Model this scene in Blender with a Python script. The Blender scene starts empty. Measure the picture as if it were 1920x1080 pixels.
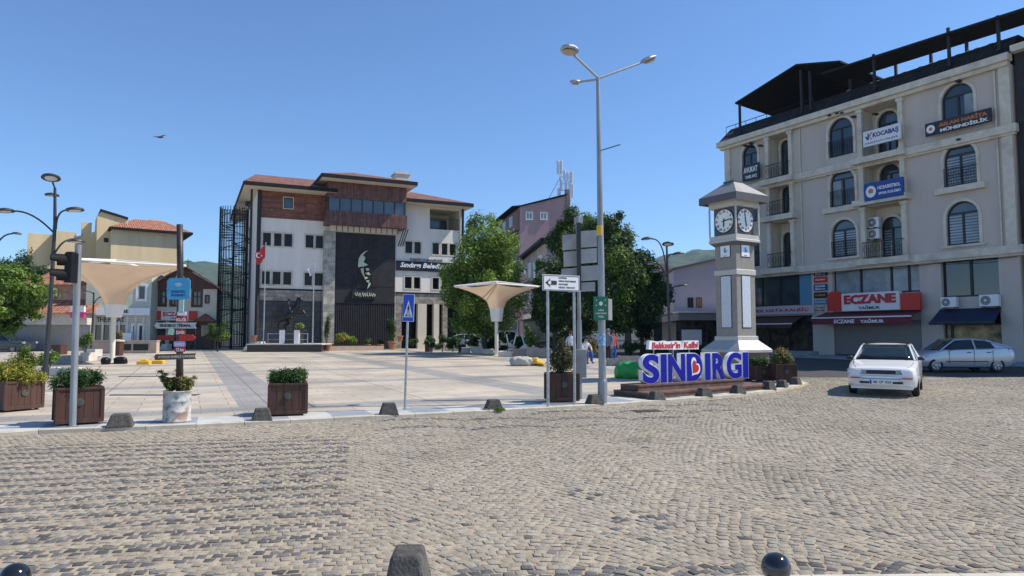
import bpy, bmesh, math, random
import numpy as np
from mathutils import Vector, Matrix
random.seed(7); RNG = np.random.default_rng(7)
R = math.radians; PI = math.pi
S = bpy.context.scene; COL = S.collection

# ------------------------------------------------------------ camera
F = 1300.0; PITCH = math.atan(87 / F); CAMZ = 1.65
cd = bpy.data.cameras.new('camera'); cam = bpy.data.objects.new('camera', cd); COL.objects.link(cam)
cd.sensor_width = 36; cd.lens = F / 1920 * 36; cd.clip_end = 9000; cd.clip_start = 0.05
cam.location = (0, 0, CAMZ); cam.rotation_euler = (PI / 2 + PITCH, 0, 0)
S.camera = cam
# ------------------------------------------------------------ world, sun
SUN_EL = R(50); SUN_AZ = math.atan2(0.99, 0.12)          # measured from +Y towards +X
w = bpy.data.worlds.new('World'); S.world = w; w.use_nodes = True
nt = w.node_tree; bg = nt.nodes['Background']
sk = nt.nodes.new('ShaderNodeTexSky'); sk.sky_type = 'NISHITA'; sk.sun_disc = False
sk.sun_elevation = SUN_EL; sk.sun_rotation = SUN_AZ; sk.altitude = 250; sk.air_density = 1.0; sk.dust_density = 0.0; sk.ozone_density = 9.0
nt.links.new(sk.outputs[0], bg.inputs[0]); bg.inputs[1].default_value = 0.13
sd = bpy.data.lights.new('sun', 'SUN'); sd.energy = 4.4; sd.angle = R(0.55); sd.color = (1.0, 0.92, 0.81)
so = bpy.data.objects.new('sun', sd); COL.objects.link(so)
sv = Vector((math.sin(SUN_AZ) * math.cos(SUN_EL), math.cos(SUN_AZ) * math.cos(SUN_EL), math.sin(SUN_EL)))
so.rotation_euler = sv.to_track_quat('Z', 'Y').to_euler(); so.location = (30, 10, 40)
S.view_settings.view_transform = 'Standard'; S.view_settings.look = 'None'
S.view_settings.exposure = 0.42; S.view_settings.gamma = 1

# ------------------------------------------------------------ helpers
def ray(px, py):
    x = (px - 960) / F; y = (540 - py) / F
    return Vector((x, math.cos(PITCH) - y * math.sin(PITCH), math.sin(PITCH) + y * math.cos(PITCH)))
def at(px, py, Y):
    r = ray(px, py); t = Y / r.y
    return Vector((r.x * t, Y, CAMZ + r.z * t))
def back(p, d): v = Vector((p.x, p.y, 0)).normalized(); return p + v * d
def gz(y): return 0.0065 * max(0.0, y - 16)
SQ = 0.07
def G(px, py, lift=0.0):
    r = ray(px, py); z = lift
    for _ in range(30):
        t = (z - CAMZ) / r.z; z = lift + gz(r.y * t)
    return Vector((r.x * t, r.y * t, z))
def xat(px, Y): return (px - 960) / F * Y * 1.0

def tag(o, label=None, cat=None, group=None, kind=None):
    if label: o['label'] = label
    if cat: o['category'] = cat
    if group: o['group'] = group
    if kind: o['kind'] = kind
    return o
def thing(name, label, cat, loc=(0, 0, 0), rz=0.0, group=None):
    o = bpy.data.objects.new(name, None); COL.objects.link(o)
    o.empty_display_size = .2
    o.location = loc; o.rotation_euler = (0, 0, rz)
    return tag(o, label, cat, group)
def copy_tree(o, parent=None):
    c = o.copy(); COL.objects.link(c)
    if parent is not None: c.parent = parent
    for ch in list(o.children): copy_tree(ch, c)
    return c

def new_mesh_obj(name, verts, faces, mats, parent=None, midx=None, smooth=False):
    me = bpy.data.meshes.new(name)
    me.from_pydata([tuple(v) for v in verts], [], faces)
    if not isinstance(mats, (list, tuple)): mats = [mats]
    for m in mats: me.materials.append(m)
    if midx is not None and len(mats) > 1: me.polygons.foreach_set('material_index', midx)
    if smooth: me.polygons.foreach_set('use_smooth', [True] * len(me.polygons))
    me.update()
    o = bpy.data.objects.new(name, me); COL.objects.link(o)
    if parent is not None: o.parent = parent
    return o

class MB:
    """collects shapes; build() links them as one mesh object"""
    def __init__(s): s.v = []; s.f = []; s.m = []; s.c = []; s.cur = 0; s.T = None
    def add(s, vs, fs):
        n = len(s.v); s.c.append((n, len(s.f)))
        if s.T is not None: vs = [s.T @ Vector(q) for q in vs]
        s.v.extend(vs); s.f.extend([tuple(i + n for i in f) for f in fs]); s.m.extend([s.cur] * len(fs)); return s
    def box(s, x0, x1, y0, y1, z0, z1):
        v = [(x0, y0, z0), (x1, y0, z0), (x1, y1, z0), (x0, y1, z0), (x0, y0, z1), (x1, y0, z1), (x1, y1, z1), (x0, y1, z1)]
        return s.add(v, [(3, 2, 1, 0), (4, 5, 6, 7), (0, 1, 5, 4), (1, 2, 6, 5), (2, 3, 7, 6), (3, 0, 4, 7)])
    def cbox(s, c, sx, sy, sz, rz=0, b=0.0):
        """box centred in plan, c = base centre; b = chamfer on vertical edges and top"""
        hx, hy = sx / 2, sy / 2
        if b <= 0:
            p = [(-hx, -hy), (hx, -hy), (hx, hy), (-hx, hy)]
            pts = [(x, y, 0) for x, y in p] + [(x, y, sz) for x, y in p]
            fs = [(3, 2, 1, 0), (4, 5, 6, 7), (0, 1, 5, 4), (1, 2, 6, 5), (2, 3, 7, 6), (3, 0, 4, 7)]
        else:
            def ring(i, z):
                a, c_ = hx - i, hy - i; k = b
                return [(-a + k, -c_, z), (a - k, -c_, z), (a, -c_ + k, z), (a, c_ - k, z), (a - k, c_, z), (-a + k, c_, z), (-a, c_ - k, z), (-a, -c_ + k, z)]
            pts = ring(0, 0) + ring(0, sz - b) + ring(b, sz)
            fs = [tuple(range(7, -1, -1)), tuple(range(16, 24))]
            for r_ in (0, 8):
                for i in range(8): j = (i + 1) % 8; fs.append((r_ + i, r_ + j, r_ + 8 + j, r_ + 8 + i))
        ca, sa = math.cos(rz), math.sin(rz)
        return s.add([(c[0] + x * ca - y * sa, c[1] + x * sa + y * ca, c[2] + z) for x, y, z in pts], fs)
    def tube(s, pts, r, n=8, cap=True):
        pts = [Vector(p) for p in pts]
        if not isinstance(r, (list, tuple)): r = [r] * len(pts)
        vs = []; fs = []; prev = None
        for i, p in enumerate(pts):
            d = (pts[min(i + 1, len(pts) - 1)] - pts[max(i - 1, 0)]).normalized()
            if prev is None:
                a = Vector((0, 0, 1)) if abs(d.z) < .9 else Vector((1, 0, 0))
                u = d.cross(a).normalized()
            else: u = (prev - d * prev.dot(d)).normalized()
            prev = u; wv = d.cross(u)
            for k in range(n):
                t = 2 * PI * k / n; vs.append(p + (u * math.cos(t) + wv * math.sin(t)) * r[i])
        for i in range(len(pts) - 1):
            for k in range(n):
                j = (k + 1) % n; fs.append((i * n + k, i * n + j, (i + 1) * n + j, (i + 1) * n + k))
        if cap: fs.append(tuple(range(n - 1, -1, -1))); fs.append(tuple(range((len(pts) - 1) * n, len(pts) * n)))
        return s.add(vs, fs)
    def lathe(s, c, prof, n=20, sy=1.0, a0=0.0, cap=True):
        vs = []; fs = []
        for (r, z) in prof:
            for k in range(n):
                t = a0 + 2 * PI * k / n; vs.append((c[0] + r * math.cos(t), c[1] + r * math.sin(t) * sy, c[2] + z))
        for i in range(len(prof) - 1):
            for k in range(n):
                j = (k + 1) % n; fs.append((i * n + k, i * n + j, (i + 1) * n + j, (i + 1) * n + k))
        if cap and prof[0][0] > 1e-4: fs.append(tuple(range(n - 1, -1, -1)))
        if cap and prof[-1][0] > 1e-4: fs.append(tuple(range((len(prof) - 1) * n, len(prof) * n)))
        return s.add(vs, fs)
    def prism(s, poly, y0, y1, M=None):
        """poly in (x,z), extruded along y"""
        n = len(poly)
        a = sum(poly[i][0] * poly[(i + 1) % n][1] - poly[(i + 1) % n][0] * poly[i][1] for i in range(n))
        if a < 0: poly = poly[::-1]
        vs = [(x, y0, z) for x, z in poly] + [(x, y1, z) for x, z in poly]
        if M is not None: vs = [M @ Vector(v) for v in vs]
        fs = [tuple(range(n)), tuple(range(2 * n - 1, n - 1, -1))]
        for i in range(n): j = (i + 1) % n; fs.append((i, i + n, j + n, j))
        return s.add(vs, fs)
    def slab(s, poly, z0, z1):
        n = len(poly); z0f = z0 if callable(z0) else (lambda x, y: z0); z1f = z1 if callable(z1) else (lambda x, y: z1)
        vs = [(x, y, z0f(x, y)) for x, y in poly] + [(x, y, z1f(x, y)) for x, y in poly]
        fs = [tuple(range(n - 1, -1, -1)), tuple(range(n, 2 * n))]
        for i in range(n): j = (i + 1) % n; fs.append((i, j, j + n, i + n))
        return s.add(vs, fs)
    def quad(s, a, b, c, d): return s.add([a, b, c, d], [(0, 1, 2, 3)])
    def each(s, name, mat, parent=None, k=1):
        """every k added shapes become one mesh object"""
        ends = s.c[k::k] + [(len(s.v), len(s.f))]; out = []
        for (v0, f0), (v1, f1) in zip(s.c[::k], ends):
            out.append(new_mesh_obj(name, s.v[v0:v1], [tuple(i - v0 for i in f) for f in s.f[f0:f1]], mat, parent))
        return out
    def build(s, name, mat, parent=None, smooth=False, bevel=0.0, label=None):
        o = new_mesh_obj(name, s.v, s.f, mat, parent, s.m, smooth)
        if bevel:
            b = o.modifiers.new('bevel', 'BEVEL'); b.width = bevel; b.segments = 2; b.limit_method = 'ANGLE'; b.angle_limit = R(40)
        if smooth == 'auto':
            for e in o.data.polygons: e.use_smooth = True
        if label: o['label'] = label
        return o

# ------------------------------------------------------------ materials
MATS = {}
def mat(name, col, rough=.7, metal=0.0, var=0.12, scale=3.0, bump=0.0, bscale=None, spec=None, coat=0.0, streak=False, dirt=0.0, emit=None, attr=None, trans=0.0, coords='pos'):
    if name in MATS: return MATS[name]
    m = bpy.data.materials.new(name); m.use_nodes = True; t = m.node_tree; N = t.nodes; L = t.links
    b = N['Principled BSDF']; b.inputs['Roughness'].default_value = rough; b.inputs['Metallic'].default_value = metal
    if spec is not None: b.inputs['Specular IOR Level'].default_value = spec
    if coat: b.inputs['Coat Weight'].default_value = coat; b.inputs['Coat Roughness'].default_value = .05
    geo = N.new('ShaderNodeNewGeometry') if coords == 'pos' else N.new('ShaderNodeTexCoord')
    P = geo.outputs['Position'] if coords == 'pos' else geo.outputs['Object']
    if streak:
        mp = N.new('ShaderNodeVectorMath'); mp.operation = 'MULTIPLY'; mp.inputs[1].default_value = (1, 1, .12); L.new(P, mp.inputs[0]); PV = mp.outputs[0]
    else: PV = P
    nz = N.new('ShaderNodeTexNoise'); nz.inputs['Scale'].default_value = scale; nz.inputs['Detail'].default_value = 6; nz.inputs['Roughness'].default_value = .62
    L.new(PV, nz.inputs['Vector'])
    mr = N.new('ShaderNodeMapRange'); mr.inputs[1].default_value = .3; mr.inputs[2].default_value = .7
    mr.inputs[3].default_value = 1 - var * 1.3; mr.inputs[4].default_value = 1 + var
    L.new(nz.outputs[0], mr.inputs[0])
    mx = N.new('ShaderNodeVectorMath'); mx.operation = 'SCALE'
    if attr:
        at_ = N.new('ShaderNodeAttribute'); at_.attribute_name = attr; L.new(at_.outputs['Color'], mx.inputs[0])
    else: mx.inputs[0].default_value = col[:3]
    L.new(mr.outputs[0], mx.inputs['Scale'])
    out = mx.outputs[0]
    if dirt:
        n2 = N.new('ShaderNodeTexNoise'); n2.inputs['Scale'].default_value = scale * .35; n2.inputs['Detail'].default_value = 8
        L.new(PV, n2.inputs['Vector'])
        r2 = N.new('ShaderNodeMapRange'); r2.inputs[1].default_value = .5; r2.inputs[2].default_value = .72; r2.inputs[4].default_value = dirt
        L.new(n2.outputs[0], r2.inputs[0])
        mm = N.new('ShaderNodeMix'); mm.data_type = 'RGBA'; L.new(r2.outputs[0], mm.inputs[0]); L.new(out, mm.inputs[6]); mm.inputs[7].default_value = (.09, .075, .06, 1)
        out = mm.outputs[2]
    L.new(out, b.inputs['Base Color'])
    if bump:
        n3 = N.new('ShaderNodeTexNoise'); n3.inputs['Scale'].default_value = bscale or scale * 8; n3.inputs['Detail'].default_value = 4; L.new(P, n3.inputs['Vector'])
        bp = N.new('ShaderNodeBump'); bp.inputs['Strength'].default_value = bump; bp.inputs['Distance'].default_value = .02
        L.new(n3.outputs[0], bp.inputs['Height']); L.new(bp.outputs[0], b.inputs['Normal'])
    if trans:
        tr = N.new('ShaderNodeBsdfTranslucent'); L.new(out, tr.inputs[0]); ms = N.new('ShaderNodeMixShader'); ms.inputs[0].default_value = trans
        L.new(b.outputs[0], ms.inputs[1]); L.new(tr.outputs[0], ms.inputs[2]); L.new(ms.outputs[0], N['Material Output'].inputs[0])
    if emit: b.inputs['Emission Color'].default_value = (*emit[:3], 1); b.inputs['Emission Strength'].default_value = emit[3]
    MATS[name] = m; return m
def M_(name): return MATS[name] if isinstance(name, str) else name

def tile_mat(name, c1, c2, joint, sx, sz, rough=.8, msize=.012, rot=(0, 0, 0), offset=.5, bump=.4, var=.2):
    """brick-like courses: sx length, sz height, object coordinates"""
    m = bpy.data.materials.new(name); m.use_nodes = True; t = m.node_tree; N = t.nodes; L = t.links; b = N['Principled BSDF']; b.inputs['Roughness'].default_value = rough
    tc = N.new('ShaderNodeTexCoord'); mp = N.new('ShaderNodeMapping'); mp.inputs['Rotation'].default_value = rot; L.new(tc.outputs['Object'], mp.inputs[0])
    br = N.new('ShaderNodeTexBrick'); br.offset = offset; L.new(mp.outputs[0], br.inputs[0])
    br.inputs['Color1'].default_value = (*c1, 1); br.inputs['Color2'].default_value = (*c2, 1); br.inputs['Mortar'].default_value = (*joint, 1)
    br.inputs['Scale'].default_value = 1; br.inputs['Brick Width'].default_value = sx; br.inputs['Row Height'].default_value = sz; br.inputs['Mortar Size'].default_value = msize
    nz = N.new('ShaderNodeTexNoise'); nz.inputs['Scale'].default_value = 2.5; nz.inputs['Detail'].default_value = 8; L.new(tc.outputs['Object'], nz.inputs[0])
    mr = N.new('ShaderNodeMapRange'); mr.inputs[1].default_value = .3; mr.inputs[2].default_value = .7; mr.inputs[3].default_value = 1 - var; mr.inputs[4].default_value = 1 + var; L.new(nz.outputs[0], mr.inputs[0])
    sc = N.new('ShaderNodeVectorMath'); sc.operation = 'SCALE'; L.new(br.outputs[0], sc.inputs[0]); L.new(mr.outputs[0], sc.inputs['Scale']); L.new(sc.outputs[0], b.inputs['Base Color'])
    bp = N.new('ShaderNodeBump'); bp.inputs['Strength'].default_value = bump; bp.inputs['Distance'].default_value = .02; bp.invert = True
    L.new(br.outputs['Fac'], bp.inputs['Height']); L.new(bp.outputs[0], b.inputs['Normal'])
    MATS[name] = m; return m

XZ = (R(90), 0, 0)   # wall in local x,z -> texture x,y
mat('stucco_white', (.80, .755, .685), .85, var=.07, scale=1.2, streak=True, dirt=.16, bump=.15, bscale=60)
mat('render_beige', (.56, .49, .43), .88, var=.07, scale=.9, dirt=.12, streak=True, bump=.15, bscale=50)
mat('trim_cream', (.66, .60, .49), .8, var=.12, scale=2.5, dirt=.28, bump=.2, bscale=40)
mat('yellow_render', (.72, .57, .34), .9, var=.10, scale=.7, dirt=.22, streak=True, bump=.2, bscale=30)
mat('green_siding', (.55, .58, .47), .8, var=.05, scale=2)
mat('cream_render', (.66, .60, .50), .85, var=.06, scale=1.5, dirt=.08)
mat('pink_render', (.48, .31, .31), .9, var=.1, scale=.5, dirt=.22, streak=True)
mat('brown_render', (.26, .18, .14), .9, var=.1, scale=.7)
mat('grey_render', (.33, .32, .31), .9, var=.15, scale=.6, dirt=.3, streak=True)
mat('brick_red', (.42, .20, .12), .9, var=.2, scale=3)
mat('wood_clad', (.20, .062, .035), .55, var=.45, scale=2.2, streak=False, bump=.2)
mat('dark_brown_wood', (.085, .035, .022), .6, var=.35, scale=6, streak=True, bump=.25, bscale=40)
mat('planter_wood', (.075, .032, .021), .62, var=.42, scale=7, streak=True, bump=.3, bscale=50)
mat('plinth_wood', (.15, .085, .062), .65, var=.4, scale=6, bump=.25, bscale=50)
mat('plinth_dark', (.035, .024, .02), .5, var=.4, scale=6)
mat('black_metal', (.018, .019, .022), .42, metal=.3, var=.15)
mat('dark_metal', (.05, .052, .056), .5, metal=.4, var=.15)
mat('fascia_dark', (.018, .018, .02), .7, var=.2, spec=.2)
mat('anthracite', (.040, .040, .045), .7, var=.2, scale=2, spec=.2)
mat('galvanised', (.42, .44, .46), .45, metal=.65, var=.2, scale=14)
mat('light_post_grey', (.30, .32, .34), .5, metal=.4, var=.25, scale=9, streak=True)
mat('signback_grey', (.36, .36, .36), .5, metal=.4, var=.1, scale=5, dirt=.1)
mat('white_paint', (.80, .80, .80), .4, var=.03, scale=4)
mat('white_plastic', (.78, .79, .80), .3, var=.02)
mat('cream_paint', (.74, .70, .58), .5, var=.08, scale=3)
mat('off_white_sign', (.74, .75, .76), .45, var=.04, scale=3)
mat('glass_dark', (.016, .02, .026), .04, var=.1, spec=.9)
mat('glass_black', (.008, .009, .012), .12, var=.1, spec=.25)
mat('glass_office', (.05, .065, .08), .06, var=.3, scale=.8, spec=.9)
mat('glass_blind', (.30, .33, .36), .15, var=.25, scale=1.3)
mat('lens_glass', (.55, .58, .6), .15, var=.05)
mat('interior_dark', (.014, .014, .016), .7, var=.3, scale=2)
mat('shop_interior', (.05, .045, .04), .3, var=.9, scale=2.2, spec=.35)
mat('poster_mix', (.35, .27, .12), .4, var=.8, scale=1.6)
mat('red_paint', (.52, .02, .018), .45, var=.05)
mat('pharmacy_red', (.55, .035, .02), .5, var=.06)
mat('blue_paint', (.004, .07, .55), .35, var=.04)
mat('navy_letter', (.005, .008, .30), .5, var=.04, spec=.25)
mat('cyan_board', (.06, .36, .62), .5, var=.1, scale=5)
mat('navy_cloth', (.012, .02, .055), .8, var=.1)
mat('maroon_cloth', (.17, .03, .04), .85, var=.12)
mat('purple_cloth', (.30, .17, .55), .8, var=.1)
mat('magenta_sign', (.65, .05, .22), .5, var=.05)
mat('green_sign', (.008, .16, .075), .4, var=.06)
mat('membrane', (.70, .53, .38), .75, var=.05, scale=1.5, trans=.22)
mat('membrane_light', (.78, .76, .72), .7, var=.06, scale=2)
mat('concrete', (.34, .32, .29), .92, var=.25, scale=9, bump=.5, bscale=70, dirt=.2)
mat('block_dark', (.085, .08, .072), .92, var=.45, scale=14, bump=.7, bscale=55, dirt=.1)
mat('kerb_stone', (.52, .48, .39), .85, var=.16, scale=3.5, bump=.3, bscale=60, dirt=.15)
mat('white_stone', (.62, .58, .51), .8, var=.12, scale=3, dirt=.12)
mat('slab_pale', (.49, .49, .46), .75, var=.15, scale=2, dirt=.25, bump=.1)
mat('slab_grey', (.27, .30, .33), .75, var=.15, scale=2, dirt=.12, bump=.1)
mat('pink_stone', (.50, .38, .30), .8, var=.12, scale=2.5)
mat('black_granite', (.02, .02, .024), .18, var=.3, scale=20)
mat('bronze_dark', (.035, .034, .034), .33, metal=.6, var=.4, scale=4)
mat('patina', (.50, .58, .44), .5, var=.15, scale=4)
mat('tower_stone', (.29, .27, .24), .8, var=.08, scale=8, bump=.25, bscale=120)
mat('tower_trim', (.52, .50, .45), .6, var=.08, scale=5)
mat('cap_shade_metal', (.25, .245, .235), .5, metal=.1, var=.12, scale=4, dirt=.1)  # darker copy of the tower roof metal, slope shade put into its colour
mat('tower_roof', (.42, .41, .39), .5, metal=.1, var=.1, scale=4)
mat('tower_panel', (.09, .09, .095), .5, var=.1)
mat('clock_face', (.82, .82, .80), .35, var=.02)
mat('soil', (.05, .035, .025), .95, var=.3, scale=20)
mat('bark', (.11, .085, .065), .9, var=.35, scale=14, streak=True, bump=.5, bscale=40)
mat('stem_green', (.10, .12, .04), .8, var=.3, scale=14)
mat('foliage', (0, 0, 0), .55, attr='col', var=.12, scale=9, trans=.35)
mat('car_white', (.80, .80, .78), .28, var=.015, coat=.7)
mat('car_silver', (.46, .50, .56), .30, metal=.55, var=.02, coat=.6)
mat('car_dark', (.03, .04, .05), .3, var=.02, coat=.6)
mat('car_glass', (.012, .022, .022), .07, var=.1, spec=.45)
mat('rubber', (.02, .02, .02), .85, var=.15)
mat('trim_black', (.016, .016, .018), .5, var=.1)
mat('headlamp', (.20, .22, .25), .12, var=.5, scale=18, spec=.9)
mat('lamp_red', (.35, .02, .015), .2, var=.1)
mat('lamp_orange', (.55, .16, .02), .25, var=.1)
mat('hub', (.42, .43, .45), .35, metal=.6, var=.1)
mat('yellow_plastic', (.75, .44, .03), .5, var=.12)
mat('green_plastic', (.02, .33, .05), .33, var=.12, scale=4, bump=.5, bscale=7)
mat('grey_sack', (.42, .40, .36), .75, var=.15, scale=5)
mat('black_plastic', (.008, .008, .009), .5, var=.2, spec=.3)
mat('skin', (.42, .24, .17), .6, var=.04)
mat('cloth_white', (.62, .62, .66), .85, var=.08)
mat('cloth_black', (.02, .02, .024), .85, var=.1)
mat('cloth_blue', (.05, .11, .36), .85, var=.1)
mat('cloth_grey', (.16, .19, .24), .85, var=.1)
mat('cloth_red', (.42, .04, .05), .85, var=.1)
mat('hair', (.03, .022, .018), .8, var=.1)
mat('white_letter', (.82, .82, .82), .45, var=.01)
mat('black_letter', (.02, .02, .022), .5, var=.01)
mat('red_letter', (.50, .015, .03), .4, var=.01)
mat('navy_text', (.02, .05, .2), .4, var=.01)
mat('rust_drum', (.56, .57, .56), .65, var=.18, scale=6, dirt=.0)
mat('shutter_grey', (.22, .215, .21), .5, var=.05, metal=.2)
mat('cladding_mauve', (.50, .46, .50), .7, var=.05, scale=1.5, streak=True)
mat('blue_trim', (.10, .26, .40), .5, var=.05)
mat('asphalt', (.05, .048, .047), .9, var=.2, scale=4, bump=.2)
tile_mat('stone_ashlar', (.24, .22, .19), (.36, .33, .28), (.15, .14, .12), .7, .32, rot=XZ, var=.35)
tile_mat('brick_wall', (.36, .18, .11), (.44, .25, .17), (.40, .36, .30), .3, .1, rot=XZ, var=.25)
tile_mat('pier_marble', (.30, .29, .26), (.42, .40, .35), (.2, .19, .17), 1.1, .6, rot=XZ, var=.35)
tile_mat('dark_panels', (.028, .028, .032), (.05, .046, .046), (.008, .008, .009), .9, .45, rough=.3, rot=XZ, msize=.02, var=.3)
tile_mat('shiplap', (.50, .53, .43), (.54, .57, .46), (.30, .32, .26), 9, .17, rot=XZ, var=.06)

def roof_mat(name, c, c2):
    m = bpy.data.materials.new(name); m.use_nodes = True; t = m.node_tree; N = t.nodes; L = t.links; b = N['Principled BSDF']; b.inputs['Roughness'].default_value = .85
    tc = N.new('ShaderNodeTexCoord'); sx = N.new('ShaderNodeSeparateXYZ'); L.new(tc.outputs['Object'], sx.inputs[0])
    def wv(out, sc):
        m1 = N.new('ShaderNodeMath'); m1.operation = 'MULTIPLY'; m1.inputs[1].default_value = sc; L.new(out, m1.inputs[0])
        m2 = N.new('ShaderNodeMath'); m2.operation = 'SINE'; L.new(m1.outputs[0], m2.inputs[0]); return m2.outputs[0]
    a = wv(sx.outputs[0], 2 * PI / .24); c_ = wv(sx.outputs[1], 2 * PI / .36)
    ad = N.new('ShaderNodeMath'); ad.operation = 'ADD'; L.new(a, ad.inputs[0]); L.new(c_, ad.inputs[1])
    nz = N.new('ShaderNodeTexNoise'); nz.inputs['Scale'].default_value = 3; nz.inputs['Detail'].default_value = 8; L.new(tc.outputs['Object'], nz.inputs[0])
    wn = N.new('ShaderNodeTexWhiteNoise'); sn = N.new('ShaderNodeVectorMath'); sn.operation = 'SNAP'; sn.inputs[1].default_value = (.24, .36, 10); L.new(tc.outputs['Object'], sn.inputs[0]); L.new(sn.outputs[0], wn.inputs[0])
    av = N.new('ShaderNodeMath'); av.operation = 'ADD'; L.new(nz.outputs[0], av.inputs[0]); L.new(wn.outputs[0], av.inputs[1])
    mm = N.new('ShaderNodeMapRange'); mm.inputs[1].default_value = .4; mm.inputs[2].default_value = 1.6; L.new(av.outputs[0], mm.inputs[0])
    mx = N.new('ShaderNodeMix'); mx.data_type = 'RGBA'; L.new(mm.outputs[0], mx.inputs[0]); mx.inputs[6].default_value = (*c, 1); mx.inputs[7].default_value = (*c2, 1)
    L.new(mx.outputs[2], b.inputs['Base Color'])
    bp = N.new('ShaderNodeBump'); bp.inputs['Strength'].default_value = .9; bp.inputs['Distance'].default_value = .04; L.new(ad.outputs[0], bp.inputs['Height']); L.new(bp.outputs[0], b.inputs['Normal'])
    MATS[name] = m; return m
roof_mat('roof_tile_red', (.27, .09, .055), (.47, .22, .13))
roof_mat('roof_tile_brown', (.14, .055, .04), (.30, .15, .11))
roof_mat('roof_tile_dark', (.010, .010, .011), (.030, .028, .028))

tile_mat('clad_boards', (.125, .042, .026), (.24, .09, .052), (.07, .02, .012), 2.6, .16, rough=.5, rot=XZ, var=.4)
tile_mat('clad_vertical', (.10, .040, .031), (.18, .078, .056), (.05, .018, .014), 3.0, .14, rough=.5, rot=(R(90), 0, R(90)), var=.4)
def drum_mat():
    m = bpy.data.materials.new('drum'); m.use_nodes = True; t = m.node_tree; N = t.nodes; L = t.links; b = N['Principled BSDF']; b.inputs['Roughness'].default_value = .6
    g = N.new('ShaderNodeTexCoord'); n = N.new('ShaderNodeTexNoise'); n.inputs['Scale'].default_value = 4; n.inputs['Detail'].default_value = 12; L.new(g.outputs['Object'], n.inputs[0])
    cr = N.new('ShaderNodeValToRGB'); e = cr.color_ramp.elements
    e[0].position = .0; e[0].color = (.04, .13, .12, 1); e[1].position = 1; e[1].color = (.20, .05, .03, 1)
    for p, c in ((.37, (.12, .20, .18, 1)), (.42, (.40, .41, .39, 1)), (.48, (.55, .55, .53, 1)), (.56, (.46, .43, .39, 1)), (.60, (.33, .24, .19, 1))):
        q = e.new(p); q.color = c
    L.new(n.outputs[0], cr.inputs[0]); L.new(cr.outputs[0], b.inputs['Base Color']); MATS['drum'] = m
drum_mat()

# ------------------------------------------------------------ text
def text_mesh(body, bold=0.0, shear=0.0, ext=.02, res=3):
    c = bpy.data.curves.new('t', 'FONT'); c.body = body; c.size = 1; c.extrude = ext; c.offset = bold; c.shear = shear; c.resolution_u = res; c.fill_mode = 'BOTH'
    o = bpy.data.objects.new('t', c); COL.objects.link(o)
    dg = bpy.context.evaluated_depsgraph_get(); dg.update()
    me = bpy.data.meshes.new_from_object(o.evaluated_get(dg)); bpy.data.objects.remove(o); bpy.data.curves.remove(c)
    v = np.empty(len(me.vertices) * 3); me.vertices.foreach_get('co', v); v = v.reshape(-1, 3)
    fs = [tuple(p.vertices) for p in me.polygons]; bpy.data.meshes.remove(me)
    return v, fs
def txt(body, x0, x1, z0, z1, y, m, parent, bold=.0, shear=0.0, depth=.012, name='lettering', res=2, zrot=None):
    """writing filling x0..x1, z0..z1 on the plane local y (front faces -y)"""
    v, fs = text_mesh(body, bold, shear, .5, res)
    if not len(v): return None
    lo = v.min(0); hi = v.max(0)
    v = (v - lo) / np.maximum(hi - lo, 1e-6)
    X = x0 + v[:, 0] * (x1 - x0); Z = z0 + v[:, 1] * (z1 - z0); Y = y - v[:, 2] * depth
    o = new_mesh_obj(name, list(zip(X, Y, Z)), fs, M_(m) if isinstance(m, str) else m, parent)
    return o

# ------------------------------------------------------------ foliage
def leaf_cloud(name, clumps, n, leaf, cols, parent=None, seed=0, flat=.35, shell=.55, mname='foliage'):
    """clumps: (x,y,z,rx,ry,rz); many small folded leaves spread through them"""
    g = np.random.default_rng(seed + 11)
    cl = np.array(clumps, float); vol = cl[:, 3] * cl[:, 4] * cl[:, 5]; vol = vol ** .75
    idx = g.choice(len(cl), n, p=vol / vol.sum())
    d = g.normal(size=(n, 3)); d /= np.linalg.norm(d, axis=1)[:, None]
    rr = (shell + (1 - shell) * g.random(n)) * (1 + .16 * g.normal(size=n)); rr[g.random(n) < .25] *= g.random()
    p = cl[idx, :3] + d * rr[:, None] * cl[idx, 3:6]
    nrm = d * .8 + g.normal(size=(n, 3)) * .7 + np.array([0, 0, .5]); nrm /= np.linalg.norm(nrm, axis=1)[:, None]
    a = np.cross(nrm, g.normal(size=(n, 3))); a /= np.linalg.norm(a, axis=1)[:, None]; b = np.cross(nrm, a)
    s = leaf * (.6 + .8 * g.random(n))[:, None]
    up = nrm * s * .18
    q = np.stack([p - a * s, p - b * s * .5 + up, p + a * s, p + b * s * .5 + up], 1).reshape(-1, 3)
    me = bpy.data.meshes.new(name)
    me.vertices.add(4 * n); me.vertices.foreach_set('co', q.ravel())
    me.loops.add(4 * n); me.loops.foreach_set('vertex_index', np.arange(4 * n))
    me.polygons.add(n); me.polygons.foreach_set('loop_start', np.arange(0, 4 * n, 4)); me.polygons.foreach_set('loop_total', np.full(n, 4))
    cols = np.array(cols); k = g.integers(0, len(cols), len(cl)); base = cols[k[idx]]
    mixv = g.random(n)[:, None]; base = base * (1 - mixv * .5) + cols[g.integers(0, len(cols), n)] * mixv * .5
    c = base * (.5 + .95 * g.random(n))[:, None]
    c4 = np.concatenate([c, np.ones((n, 1))], 1); c4 = np.repeat(c4, 4, 0)
    at_ = me.color_attributes.new('col', 'FLOAT_COLOR', 'CORNER'); at_.data.foreach_set('color', c4.ravel())
    me.materials.append(M_(mname)); me.update(); me.validate()
    o = bpy.data.objects.new(name, me); COL.objects.link(o)
    if parent is not None: o.parent = parent
    return o
GREEN = [(.11, .20, .028), (.16, .26, .038), (.07, .14, .022)]
DEEP = [(.03, .065, .018), (.045, .09, .022), (.06, .11, .03)]
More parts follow.
